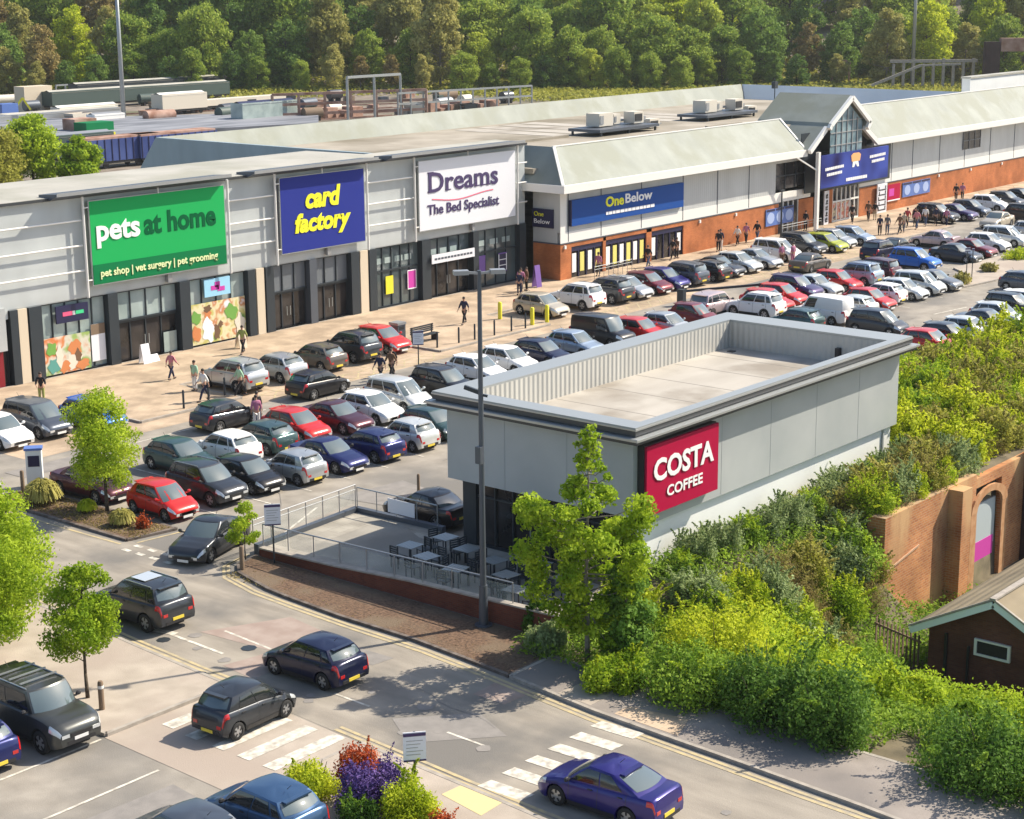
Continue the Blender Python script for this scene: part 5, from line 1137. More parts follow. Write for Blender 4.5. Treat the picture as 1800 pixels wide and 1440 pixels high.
def trunk(b, h, r0, lobes, r, lean=0, sub=2):
    p = Vector((0,0,-.05)); pts = [p]; k = 5
    for i in range(1, k+1): pts.append(Vector((lean*h*(i/k)**2+r.uniform(-.03,.03)*h*.3, r.uniform(-.03,.03)*h*.3, h*i/k)))
    for i in range(k): b.tube(pts[i], pts[i+1], r0*(1-.75*i/k)+.012*(i==0), r0*(1-.75*(i+1)/k), 8, i in (0,k-1))
    for l in lobes:
        c = Vector(l[:3]); z = max(h*.30, c.z-l[5]*1.3); i = min(k-1, max(0, int(z/h*k))); s = pts[i].lerp(pts[i+1], min(1, max(0, z/h*k-i)))
        m = s.lerp(c, .5)+Vector((0,0,-.06*h*.3)); b.tube(s, m, r0*.34, r0*.2, 5, False); b.tube(m, c, r0*.2, r0*.07, 5, False)
        for q in range(sub):
            e = c + Vector((r.uniform(-1,1)*l[3], r.uniform(-1,1)*l[4], r.uniform(-.5,1)*l[5]))*.8; b.tube(m.lerp(c,.5), e, r0*.1, r0*.03, 4, False)
def tree(name, seed, h, w_, mat, nl, leaf, label, base=.38, bark='bark', nlobe=9, r0=.1, lean=0, cat='tree', k=.5, shell=2.4, prof=None):
    r = np.random.default_rng(seed); L = lobes_round(w_, h*base, h*.93, nlobe, r, k)
    if prof:
        L = []
        for i in range(nlobe):
            z = prof[0][0] + (prof[-1][0]-prof[0][0])*(i+.5)/nlobe; R_ = lerpts(prof, z); a = i*2.4+r.uniform(-.5,.5); q = R_*r.uniform(.35,.95); sz = (.16+.16*R_)*r.uniform(.7,1.3); L.append((q*math.cos(a), q*math.sin(a), z+r.uniform(-.2,.2), sz, sz, sz*.75))
    t = thing(name, label, cat)
    b = MB(); trunk(b, h*.86, r0, L, r, lean); b.build('trunk', M[bark], t, smooth=True)
    P, d = crown_pts(L, nl, r, shell)
    obj('crown', quads('crown', leaves(P, d, leaf, r), M[mat]), t); return t
def bush(name, seed, w_, d_, h, mat, nl, leaf, label, cat='bush', nlobe=8, mat2=None, spiky=0, wild=1.0):
    r = np.random.default_rng(seed); L = []
    nlobe = int(nlobe*1.6)
    for i in range(nlobe):
        a = i*2.4+r.uniform(-.4,.4); q = (i/nlobe)**.5*.72; s = r.uniform(.20,.46); L.append((w_*q*math.cos(a), d_*q*math.sin(a), h*(.36+.24*r.uniform(-1,1)*(1.1-q)), w_*s, d_*s, h*r.uniform(.26,.58)))
    t = thing(name, label, cat); P, d = crown_pts(L, int(nl*.78), r, 2.6); P += r.normal(0, .05*w_, P.shape); P[:,2] = np.abs(P[:,2])+.02
    Q = []                                            # loose shoots standing out of the mass
    for i in range(int(26*wild)):
        l = L[r.integers(len(L))]; a, e = r.uniform(0, 6.283), r.uniform(.5, 1.5); v = np.array([math.cos(a)*math.cos(e), math.sin(a)*math.cos(e), math.sin(e)])
        p0 = np.array(l[:3])+v*np.array(l[3:6])*.8; n_ = int(nl*.22/26)+2; tt = r.uniform(0, 1, (n_,1))**.8; bend = np.array([v[0], v[1], -.3])*.25*h
        Q.append(p0 + v*tt*h*r.uniform(.18,.42) + bend*tt**2*.5 + r.normal(0, .035*w_, (n_,3))*(1.15-tt))
    Q = np.concatenate(Q) if Q else P[:4]; Q[:,2] = np.abs(Q[:,2])+.02
    obj('foliage', quads('foliage', leaves(P, d, leaf, r, .22 if spiky else .62), M[mat]), t)
    obj('young_shoots', quads('young_shoots', leaves(Q, np.tile([0,0,.6],(len(Q),1)), leaf*.95, r, .2 if spiky else .5), M[LIGHTER.get(mat, mat)]), t)
    if mat2:
        P, d = crown_pts(L, nl//4, r, 6); P[:,2] = np.abs(P[:,2])*1.04+.03; obj('blossom', quads('blossom', leaves(P, d, leaf, r), M[mat2]), t)
    b = MB()
    for i in range(9): a = i*.7; b.tube((.1*math.cos(a), .1*math.sin(a), -.3), (w_*.55*math.cos(a), d_*.55*math.sin(a), h*r.uniform(.5,.95)), .03, .008, 5, False)
    b.build('stem', M['bark'], t); return t
LIGHTER = {'leaf_mid':'leaf_bright','leaf_bright':'leaf_lime','leaf_dark':'leaf_mid','leaf_grey':'leaf_grey','leaf_olive':'leaf_straw','leaf_brown':'leaf_straw'}
def put(o, x, y, z=None, rz=0.0, s=1.0, label=None, group=None, sz=None):
    o.location = (x, y, ground_h(x, y) if z is None else z); o.rotation_euler = (0,0,rz); o.scale = (s, s, sz or s)
    if label: o['label'] = label
    if group: o['group'] = group
    return o
vr = random.Random(3)
# street trees
put(tree('street_tree', 11, 5.5, 2.0, 'leaf_bright', 19000, .06, 'young bright green tree rising from the planting bed beside the red hatchback', .26, r0=.08, nlobe=30, k=.33), 44.9, 59.7, .1)
put(tree('street_tree', 12, 4.75, 1.4, 'leaf_bright', 13000, .058, 'small bright green tree with a slim dark trunk next to a wooden bollard', .36, r0=.06, nlobe=24, k=.35), 31.65, 43.7, .1)
put(tree('street_tree', 13, 5.6, 2.2, 'leaf_bright', 24000, .065, 'broad yellow-green tree cut by the photo edge behind the small tree', .22, r0=.1, nlobe=22, k=.42), 32.9, 50.3, .1)
put(tree('street_tree', 14, 5.0, 1.6, 'leaf_bright', 14000, .065, 'second yellow-green tree crowding the photo edge above the red car end', .3, r0=.09, nlobe=12), 30.6, 47.4, .1)
put(tree('sapling', 15, 2.5, .75, 'leaf_bright', 3600, .05, 'thin wispy sapling beside the wooden bollard at the verge tip', .25, r0=.025, nlobe=8), 44.1, 50.1, .1)
put(tree('leafy_tree', 16, 8.0, 2.3, 'leaf_bright', 22000, .085, 'tall loose-crowned fresh green tree in front of the coffee shop corner', .17, r0=.09, nlobe=90, k=.19, bark='bark_pale', shell=1.6, prof=((.9,1.1),(1.8,1.5),(2.8,1.9),(3.8,2.3),(4.8,2.3),(5.5,1.7),(6.1,.9),(6.9,.5),(7.8,.2))), 43.9, 33.2, .1)
put(tree('leafy_tree', 17, 4.4, 1.0, 'leaf_dark', 7500, .08, 'dark ivy-like lower tree at the foot of the tall loose-crowned one', .12, r0=.08, nlobe=16), 44.6, 32.2, .0)
# hedges and shrubs beside the pavement
def hedge(x, y, w_, d_, h, mat, label, seed, leaf=.065, nl=15000, sz=1):
    return put(bush('hedge_bush', seed, w_, d_, h, mat, nl, leaf, label, 'hedge', 12, wild=.35), x, y, None, vr.uniform(0,3))
hedge(43.6, 26.0, 2.0, 2.1, 2.6, 'leaf_dark', 'big rounded dark green hedge with shaded side at the bend of the pavement', 21)
hedge(43.7, 28.7, 1.9, 1.9, 1.8, 'leaf_mid', 'leafy green hedge behind the tan pavement patch', 22)
hedge(43.45, 23.9, 1.75, 1.5, 2.5, 'leaf_dark', 'tall rounded hedge end beside the dark gap', 23)
hedge(42.9, 31.3, 1.1, 1.5, 1.2, 'leaf_bright', 'low bright hedge sprouting along the shaded pavement', 24)
hedge(43.8, 18.9, 2.1, 2.2, 2.2, 'leaf_dark', 'big rounded hedge right of the dark gap, cut by the photo corner', 25)
hedge(46.2, 20.8, 1.5, 1.6, 1.5, 'leaf_mid', 'green hedge behind the one right of the dark gap', 26)
hedge(47.0, 17.0, 1.9, 1.7, 1.5, 'leaf_olive', 'olive-green hedge at the photo corner', 27)
hedge(43.0, 16.0, 1.5, 1.5, 1.7, 'leaf_mid', 'dark green hedge lowest at the photo corner', 28)
hedge(47.4, 26.6, 2.0, 2.0, 2.1, 'leaf_bright', 'tall bright green bush rising behind the big rounded hedge', 29)
hedge(47.2, 30.2, 2.1, 2.0, 2.6, 'leaf_lime', 'brightest yellow-green bush in the middle of the bank', 30)
hedge(49.4, 24.4, 1.9, 1.9, 1.55, 'leaf_bright', 'bright bush between the hedges and the brick outbuilding', 31)
hedge(50.0, 21.6, 1.9, 1.8, 1.75, 'leaf_bright', 'pale green pointed bush in front of the brown brick gable', 32)
hedge(49.9, 18.9, 1.9, 2.0, 1.7, 'leaf_bright', 'light green bush below the outbuilding window', 33)
hedge(51.6, 27.4, 2.0, 2.0, 1.6, 'leaf_mid', 'mid green bush against the foot of the arched brick wall', 34)
hedge(50.4, 30.6, 2.1, 2.0, 1.9, 'leaf_bright', 'fresh green bush halfway up the bank', 35)
hedge(43.9, 34.9, .8, .9, 1.3, 'leaf_grey', 'small grey-green shrub at the corner of the terrace wall', 36)
hedge(45.2, 36.2, .6, .7, 1.4, 'leaf_dark', 'dark shrub touching the terrace wall beside the tall tree', 37)
hedge(47.6, 34.3, 1.3, 1.2, 2.0, 'leaf_lime', 'yellow-green shrub beside the coffee shop corner', 38)
# bank bushes: each variant once, then copies
BV = [bush('bank_bush', 41, 1.5, 1.5, 2.1, 'leaf_grey', 6500, .085, 'x'), bush('bank_bush', 42, 1.5, 1.4, 2.0, 'leaf_mid', 6500, .08, 'x'), bush('bank_bush', 43, 1.4, 1.5, 2.0, 'leaf_lime', 6500, .085, 'x'),
      bush('bank_bush', 44, 1.4, 1.3, 1.9, 'leaf_brown', 5200, .06, 'x', spiky=1), bush('bank_bush', 45, 1.5, 1.5, 2.0, 'leaf_olive', 6000, .08, 'x'), bush('bank_bush', 46, 1.5, 1.5, 2.1, 'leaf_bright', 6500, .08, 'x')]
KN = ['grey-green','dark green','yellow-green','brown twiggy','olive','bright green']
for v_ in BV: v_['first'] = 1
kids_index()
def bank(kind, x, y, s, label, zo=0.0):
    o = BV[kind]
    if 'first' in o: del o['first']
    else: o = copy_tree(o)
    put(o, x, y, ground_h(x, y)-.15+zo, vr.uniform(0, 6.28), s, label, 'bushes on the overgrown bank', sz=s*vr.uniform(.85, 1.1))
BK = []
for i in range(13): BK.append((0 if i % 3 else 1, 51.4+i*1.6, 34.85+.15*math.sin(i), .58+.05*(i % 3), 'against the white base of the coffee shop'))
for i in range(12): BK.append(((0,5,0,3,4,0)[i % 6], 50.5+i*1.75, 33.0+.3*math.cos(i*2), .8, 'one row below the coffee shop base'))
for i in range(5): BK.append(((3,3,4,3,3)[i], 61.2+i*1.5, 33.3+.2*(i % 2), .95, 'hanging over the arched brick wall'))
for i in range(5): BK.append(((1,5,3,1,3)[i], 53.2+(i % 3)*1.2, 31.6-(i//3)*2.0, .85, 'at the left end of the arched wall'))
for i in range(8): BK.append(((4,3,2,2,4,2,4,5)[i], 68.3+i*1.65, 33.4+.3*(i % 2), 1.0, 'above the arched doorway'))
for r_ in range(5):
    for i in range(11): BK.append(((2,5,4,4,2,1,3)[(i*2+r_*3) % 7], 71.6+r_*.6+i*2.6+vr.uniform(-.5,.5), 35.6+r_*2.05+vr.uniform(-.4,.4), 1.0+vr.uniform(-.25,.3), 'in the %s rank of the wide scrub' % ORD[r_]))
for i in range(10): BK.append(((5,1,2,0,3)[i % 5], 48.6+(i % 5)*1.8, 32.4-(i//5)*1.8, .85, 'on the %s slope beside the tall tree' % ('upper','lower')[i//5]))
for i in range(7): BK.append(((1,2,5)[i % 3], 100+i*4.2, 42.0+.4*(i % 2), 1.25, 'along the far scrub edge'))
for x_, y_, k_ in ((60.8,32.6,1),(60.8,32.2,4),(59.6,31.3,3),(59.4,32.3,0),(75.6,33.0,4),(73.4,32.9,3)): BK.append((k_, x_, y_, .75, 'clinging round the arched wall top and corner'))
for x_, y_, k_, s_ in ((60.1,32.6,1,1.1),(57.6,31.6,5,.8),(60.5,32.0,3,.9)): BK.append((k_, x_, y_, s_, 'heaped against the wall corner'))
for i in range(5): BK.append(((5,3,2,4,5)[i], 62.4+i*1.4, 32.5, .62, 'spilling over the wall coping'))
CNT = {}
for k, x, y, s, wh in BK:
    CNT[(k, wh)] = n_ = CNT.get((k, wh), -1) + 1
    bank(k, x, y, s, '%s %s bush from the left %s' % (ORD[n_], KN[k], wh))
# undergrowth carpets that nobody could count
def carpet(name, n, fx, mat, size, seed, label, lo=0.0, hi=.7, asp=.5):
    r = np.random.default_rng(seed); P = []
    while len(P) < n:
        x, y = fx(r)
        if x is not None: P.append((x, y, ground_h(x, y)+r.uniform(lo, hi)))
    P = np.array(P); d = np.tile([0,0,1.0], (len(P),1)); o = obj(name, quads(name, leaves(P, d, size, r, asp), M[mat]))
    return tag(o, label, 'undergrowth', None, 'stuff')
def rg_(x0, x1, y0, y1, ex=None):
    def f(r):
        x, y = r.uniform(x0, x1), r.uniform(y0, y1)
        if ex and ex(x, y): return None, None
        return x, y
    return f
blk = lambda x, y: (x > 50 and x < 70.4 and y > 35.8) or (y < 27.6 and y > 21 and x > 55) or (x > 69 and x < 77 and y < 32.5 and y > 28)
carpet('undergrowth', 70000, rg_(43.0, 60, 17, 35.8, lambda x, y: blk(x, y) or (x < 46 and 21.2 < y < 22.6)), 'leaf_mid', .08, 61, 'mixed green undergrowth covering the bank below the coffee shop')
carpet('undergrowth', 50000, rg_(60.6, 104, 32.4, 44.9, blk), 'leaf_olive', .11, 62, 'yellowish undergrowth between the scrub bushes right of the coffee shop')
carpet('undergrowth', 22000, rg_(56, 80, 14, 32, blk), 'leaf_mid', .09, 63, 'dark undergrowth at the foot of the arched brick wall')
carpet('leaf_litter', 6000, rg_(40.7, 44.6, 34.6, 49.5, lambda x, y: x < 41.6+(y-34.6)*.06), 'leaf_brown', .05, 64, 'dry brown leaf litter on the long verge bed', .1, .15)
carpet('leaf_litter', 3500, rg_(43.1, 45.0, 55.7, 65.2), 'leaf_brown', .05, 65, 'dry brown leaf litter in the small planting bed', .16, .19)
# ornamental grasses and flower bed
def grass(name, seed, rad, h, n, mat, label):
    r = np.random.default_rng(seed); t = thing(name, label, 'plant'); V = []
    for i in range(n):
        a = r.uniform(0, 6.283); q = rad*r.uniform(.35, 1); x0, y0 = .12*rad*math.cos(a), .12*rad*math.sin(a); zt_ = h*r.uniform(.65, 1.05)*(1-.35*(q/rad)**2)
        n_ = np.array([-math.sin(a), math.cos(a), 0])*.022; p = [np.array([x0, y0, 0]), np.array([q*.45*math.cos(a), q*.45*math.sin(a), zt_]), np.array([q*.8*math.cos(a), q*.8*math.sin(a), zt_*.95]), np.array([q*math.cos(a), q*math.sin(a), zt_*.45])]
        for u, v in zip(p, p[1:]): V.append([u-n_, u+n_, v+n_*.8, v-n_*.8])
    obj('blade', quads('blade', np.array(V), M[mat]), t); return t
put(grass('ornamental_grass', 71, .95, 1.15, 900, 'leaf_straw', 'large arching straw-green grass clump in the small planting bed'), 43.9, 62.9, .1)
put(grass('ornamental_grass', 72, .5, .6, 350, 'leaf_lime', 'small lime grass tuft between the big clump and the tree'), 44.3, 60.3, .1)
put(grass('ornamental_grass', 73, .65, .75, 450, 'leaf_straw', 'mid-sized straw grass tuft in front of the red hatchback'), 44.0, 57.6, .1)
put(bush('spiky_shrub', 74, .35, .35, .55, 'flower_orange', 700, .05, 'small pinkish-orange shrub at the tip of the planting bed', 'shrub'), 44.3, 56.6, .1)
put(bush('flowering_shrub', 75, 1.0, 1.0, 1.2, 'flower_purple', 12000, .045, 'purple flowering shrub in the middle of the near flower bed', 'shrub', wild=.12), 31.5, 31.4, .1)
put(bush('flowering_shrub', 76, .75, .75, 1.25, 'flower_orange', 6000, .045, 'orange-red shrub at the back of the near flower bed', 'shrub', wild=.12), 32.5, 32.6, .1)
put(bush('flowering_shrub', 77, .95, .95, 1.35, 'leaf_lime', 13000, .045, 'vivid lime shrub beside the white sign in the near flower bed', 'shrub', wild=.12), 31.75, 30.0, .1)
put(bush('flowering_shrub', 78, .9, .85, 1.1, 'leaf_lime', 10000, .045, 'yellow-green shrub by the steel blue car in the near flower bed', 'shrub', wild=.12), 31.1, 33.1, .1)
put(bush('flowering_shrub', 79, .45, .45, .6, 'flower_orange', 2000, .045, 'low copper-coloured shrub at the foot of the white sign', 'shrub', wild=.2), 31.75, 28.9, .1)
put(bush('flowering_shrub', 80, .7, .7, .9, 'leaf_dark', 4500, .05, 'dark green shrub low in the near flower bed', 'shrub'), 30.7, 30.9, .1)
put(bush('flowering_shrub', 86, .5, .5, 1.35, 'flower_purple', 3000, .045, 'second smaller purple shrub behind the lime one', 'shrub', wild=.1), 32.5, 31.4, .1)
put(bush('island_shrub', 81, .9, .7, .6, 'leaf_straw', 1800, .09, 'straw-coloured shrub on the far planted island', 'shrub'), 126.5, 57.4, .12)
put(bush('island_shrub', 82, 2.6, 1.0, .6, 'leaf_lime', 4500, .09, 'long lime ground shrub on the far planted island', 'shrub'), 134.5, 58.3, .12)
put(bush('island_shrub', 83, .8, .6, .9, 'leaf_straw', 1800, .08, 'pale yellow shrub at the near tip of the far island', 'shrub'), 119.9, 56.4, .12)
put(tree('yard_tree', 84, 8.0, 3.2, 'leaf_bright', 12000, .2, 'bright green tree standing up behind the roof at the left photo edge', .1, nlobe=14, r0=.14), 122, 172, 0)
put(tree('yard_tree', 85, 6.5, 3.6, 'leaf_olive', 9000, .2, 'lower olive-green tree beside the bright one behind the roof', .08, nlobe=12, r0=.12), 115.5, 170, 0)
put(tree('yard_tree', 87, 5.0, 2.8, 'leaf_bright', 8500, .2, 'small green tree in front of the blue wagon end', .08, nlobe=12, r0=.12), 125.5, 168, 0)
# the wood behind the railway
M['wood_mid'] = leafmat('wood_mid_leaves', (.13,.23,.03), (.44,.52,.08), .42); M['wood_dark'] = leafmat('wood_dark_leaves', (.07,.15,.03), (.26,.38,.07), .4)
M['wood_bright'] = leafmat('wood_bright_leaves', (.22,.32,.03), (.60,.64,.09), .45); M['wood_olive'] = leafmat('wood_olive_leaves', (.25,.25,.06), (.54,.50,.16), .42)
WV = []
for i, (mt, h, w_, bs, kind) in enumerate((('wood_mid',13,5.2,.06,'mid green tree'),('wood_dark',12.5,5.4,.05,'dark green tree'),('wood_bright',12.5,5.0,.06,'bright green tree'),('wood_olive',13.5,4.8,.12,'olive tree with bare stems'),
        ('leaf_lime',12,5.0,.05,'yellow-green tree'),('wood_dark',15.0,4.3,.08,'tall narrow dark tree'),('leaf_brown',12,3.6,.2,'brown bare-twigged tree'))):
    t = tree('wood_tree', 100+i, h, w_, mt, 13000 if mt != 'leaf_brown' else 7000, .25, 'x', bs, 'bark_pale' if i in (3,6) else 'bark', 34, .2, shell=1.3, k=.30); t['first'] = 1; WV.append((t, kind))
kids_index()
ORD += ['nineteenth','twentieth'] + ['twenty-'+o_ for o_ in ORD[:9]]
TC = {}
zone = lambda s: 'left third' if s < -35 else ('middle third' if s < 35 else 'right third')
mix = lambda s: (3,3,6,4,0,3,1) if s < -85 else ((1,0,0,1,5,1,0) if s < -45 else ((1,3,0,1,3,5,6) if s < -12 else ((0,2,0,3,1,2,0) if s < 22 else ((0,4,2,0,3,2,4) if s < 50 else ((1,5,3,1,6,0,3) if s < 78 else (3,4,0,6,4,3,0))))))
for row, (dd_, sp, sc) in enumerate(((356,6.5,.62),(364,8.4,1.15),(380,9.0,1.4),(402,10,1.5),(428,11,1.6),(458,12,1.7))):
    s = -128-row*6 + (row % 2)*3
    while s < 132+row*6:
        ss, d_ = s+vr.uniform(-1.6,1.6), dd_+vr.uniform(-3,3)+ (8 if 40 < s < 75 else 0)
        x, y = FWD.x*d_ + RT.x*ss, FWD.y*d_ + RT.y*ss
        n2 = math.hypot(FWD.x, FWD.y)**2; x, y = (FWD.x*d_/n2 + RT.x*ss), (FWD.y*d_/n2 + RT.y*ss)
        if ss > 70 and row < 1: s += sp; continue
        k = mix(ss)[vr.randrange(7)]; t, kind = WV[k]
        if 'first' in t: del t['first']
        else: t = copy_tree(t)
        q = sc*vr.uniform(.75,1.2); TC[(kind,row)] = TC.get((kind,row), -1) + 1
        put(t, x, y, ground_h(x, y)-.3, vr.uniform(0,6.28), q, '%s %s from the left in the %s of the wood' % (ORD[TC[(kind,row)]], kind, ('front fringe','front rank','second rank','third rank','fourth rank','back rank')[row]), 'trees of the wood behind the railway', sz=q*vr.uniform(.9,1.15))
        s += sp
r = np.random.default_rng(9); P = []
for i in range(90000):
    d_, s = r.uniform(325, 400), r.uniform(-135, 135); n2 = math.hypot(FWD.x, FWD.y)**2
    if s < 30 and math.sin(s*.09)+math.sin(s*.031+1)+ (d_-345)/12 < r.uniform(-.6, .8): continue
    x, y = (FWD.x*d_/n2 + RT.x*s), (FWD.y*d_/n2 + RT.y*s); P.append((x, y, ground_h(x, y)+r.uniform(0,.9)))
P = np.array(P); tag(obj('trackside_scrub', quads('trackside_scrub', leaves(P, np.tile([0,0,1.0],(len(P),1)), .45, r), M['leaf_olive'])), 'low olive scrub between the railway yard and the wood', 'undergrowth', None, 'stuff')

# ------------------------------------------------------------------ lamp posts, signs, bollards, benches
lp = thing('lamp_post', 'very tall slate-grey lamp post standing in front of the brick terrace wall', 'lamp post', (44.35, 38.1, .08))
MB().tube((0,0,0),(0,0,1.5),.17,.15,12).tube((0,0,1.5),(0,0,12.55),.115,.07,12).build('pole', M['slate_metal'], lp, smooth=True, angle=40)
MB().tube((0,0,0),(0,0,.06),.32,.32,12).build('base_plate', M['slate_metal'], lp)
MB().box(-.2,-.12,5.9,-.02,.12,6.5).build('control_box', M['slate_metal'], lp)
for a in (50+180, 50): 
    c, s = math.cos(R(a-90)), math.sin(R(a-90)); MB().bar((0,0,12.45),(c*.5,s*.5,12.5),.08,.08).rbox((c*.62,s*.62,12.5),.5,.34,.14,Matrix.Rotation(R(a-90),3,'Z')).build('lamp_head', M['grey_metal'], lp)
MB().bar((.02,0,8.35),(-.12,.62,8.5),.10,.14).bar((0,0,8.3),(.12,-.2,8.25),.08,.08).build('side_bracket', M['charcoal'], lp)
for (x, y, h, lab) in ((185.5,235.6,26,'tall pale mast rising in front of the wood above the railway yard'),(338.9,172.7,34,'tall pale mast beyond the roof at the right of the wood')):
    t = thing('light_mast', lab, 'mast', (x, y, ground_h(x, y))); MB().tube((0,0,0),(0,0,h),.42,.25,10).build('pole', M['lt_metal'], t, smooth=True); MB().box(-.8,-.3,h-.6,.8,.3,h).build('lamp_head', M['grey_metal'], t)
t = thing('lamp_post', 'slim dark lamp post between the pavement and the brick wall poster', 'lamp post', (130.6, 78.2, .12)); MB().tube((0,0,0),(0,0,4.4),.09,.06).build('pole', M['charcoal'], t); MB().box(-.3,-.12,4.3,.3,.12,4.45).build('lamp_head', M['charcoal'], t)
def notice(x, y, z, h, label, rz=0.0, bw=.62, bh=.85):
    t = thing('notice_board', label, 'sign', (x, y, z), rz); MB().tube((0,0,0),(0,0,h),.035).build('post', M['charcoal'], t)
    p = MB().box(-bw/2,-.05,h-bh,bw/2,-.02,h).build('board', M['white_sign'], t)
    MB().box(-bw/2,-.06,h-.12,bw/2,-.051,h-.03).box(-bw/2,-.06,h-bh,bw/2,-.051,h-bh+.05).build('dark_header', M['purple_txt'], p)
    b = MB()
    for k in range(5): b.box(-bw/2+.08,-.055,h-.26-k*.1,bw/2-.08-.07*(k % 3),-.0505,h-.24-k*.1)
    b.build('text_line', M['grey_metal'], p); return t
fr = R(-40)
notice(44.5, 48.9, .1, 2.4, 'white notice board on a dark post at the tip of the brown verge', fr)
notice(32.45, 30.4, .1, 2.25, 'white notice board on a dark post beside the near flower bed', fr)
notice(74.0, 68.3, .0, 2.4, 'white notice board on a dark post in the aisle below the bench', fr)
notice(42.9, 64.6, .0, .01, 'x', fr) if False else None
notice(120.6, 56.4, .12, 2.6, 'dark post with small pale lamp at the near tip of the far island', fr, .4, .3)
notice(121.1, 56.2, .12, 2.5, 'pale slim post beside the dark one on the far island', fr, .2, .2)
def bollard(x, y, z, h, r_, m, label, group=None, cap=None):
    t = thing('bollard', label, 'bollard', (x, y, z), 0, group); MB().lathe([(0,0),(r_,0),(r_,h-.06),(r_*.7,h),(0,h)], n=10).build('post', M[m], t, smooth=True, angle=40)
    if cap: MB().lathe([(r_+.006,h-.24),(r_+.006,h-.14)], n=10).build('band', M[cap], t)
bollard(31.35, 42.6, .1, .95, .09, 'wood', 'brown wooden bollard beside the small tree trunk', cap='white')
bollard(43.2, 49.3, .1, .95, .09, 'wood', 'brown wooden bollard at the rounded tip of the verge')
bollard(44.4, 65.0, .1, 1.0, .09, 'wood', 'brown wooden bollard at the far end of the small planting bed')
bollard(55.3, 51.2, 0, .9, .07, 'wood', 'brown post behind the black car at the terrace')
for i, (x, y) in enumerate(((59.2,71.6),(61.1,71.8),(62.6,72.2),(79.3,71.6),(81.2,71.5),(82.6,71.4),(84.4,71.3),(86.1,71.3),(87.4,71.2))):
    bollard(x, y, .12, 1.0, .06, 'charcoal', 'slim black bollard, %s from the left along the pavement kerb' % ORD[i], 'black bollards along the pavement kerb')
for i, (x, y) in enumerate(((88.6,71.6),(89.9,71.4),(88.9,74.6))): bollard(x, y, .12, 1.15, .14, 'yellow_paint', ('yellow bollard left in front of the beige car','yellow bollard right in front of the beige car','yellow bollard behind the tail of the beige car')[i])
t = thing('bench', 'dark slatted bench with backrest on the shop pavement', 'bench', (80.2, 73.4, .12), R(2)); b = MB(); c = MB()
for k in range(4): b.box(-1.1,-.25+k*.13,.43,1.1,-.15+k*.13,.47)
for k in range(4): c.box(-1.1,.27,.55+k*.12,1.1,.31,.64+k*.12)
b.build('seat', M['charcoal'], t); c.build('backrest', M['charcoal'], t)
for s in (-1, 1): MB().box(s*.95-.04,-.22,0,s*.95+.04,.3,.43).box(s*.95-.04,.25,.43,s*.95+.04,.32,1.0).build('leg', M['black'], t)
t = thing('litter_bin', 'square grey litter bin between the red hatchback and the bench', 'bin', (79.4, 75.0, .12)); MB().box(-.35,-.35,0,.35,.35,1.05).build('body', M['slate_metal'], t); MB().box(-.39,-.39,1.05,.39,.39,1.2).build('lid', M['grey_metal'], t); MB().box(-.22,-.36,.75,.22,-.351,.95).build('slot', M['black'], t)
def aboard(x, y, label, m='white_sign', h=1.1, rz=0):
    t = thing('pavement_board', label, 'sign', (x, y, .12), rz)
    for s in (-1, 1): MB().add([(-.3,s*.25,0),(.3,s*.25,0),(.3,s*.03,h),(-.3,s*.03,h),(-.3,s*.22,0),(.3,s*.22,0),(.3,0,h),(-.3,0,h)],[(0,1,2,3),(4,7,6,5),(0,3,7,4),(1,5,6,2),(3,2,6,7)]).build('panel', M[m], t)
aboard(65.4, 82.4, 'tall white board on the pavement before the glazed pet shop entrance', h=1.15)
aboard(66.1, 82.5, 'low white stand beside the tall board at the entrance', h=.4)
aboard(100.3, 80.6, 'pink and purple board beside the shaded brick corner', 'violet', 1.6)
aboard(71.9, 81.2, 'small cream board on the pavement near the striding person', 'cream', 1.2)
# trolley shelter rail in front of the far brick shop
railing((105.2,79.0), (110.0,79.0), .12, 8, 1.0, 'pale trolley railing in front of the brick shopfront windows', glass=False, double=True, name='trolley_rail')
railing((133.0,79.6), (139.5,79.4), .12, 6, 1.0, 'thin railing before the poster wall left of the entrance', glass=False, double=True, name='trolley_rail')
t = thing('barrier_arm', 'dark barrier bar lying across the aisle behind the pale pinkish people carrier', 'barrier', (101.5, 66.9, 0)); MB().bar((-.6,1.2,1.0),(5.0,-1.6,1.0),.16,.16).build('bar', M['charcoal'], t); MB().box(-.9,1.0,0,-.5,1.5,1.15).box(4.9,-1.8,0,5.2,-1.5,1.1).build('post', M['charcoal'], t)
t = thing('ticket_machine', 'white and blue pay machine at the left of the tree crown', 'machine', (45.5, 65.6, 0), R(-40)); MB().box(-.35,-.25,0,.35,.25,1.75).build('cabinet', M['off_white'], t); MB().box(-.25,-.27,1.0,.25,-.251,1.5).build('screen', M['navy'], t); MB().box(-.4,-.3,1.75,.4,.3,1.85).build('hood', M['poster_blue'], t)

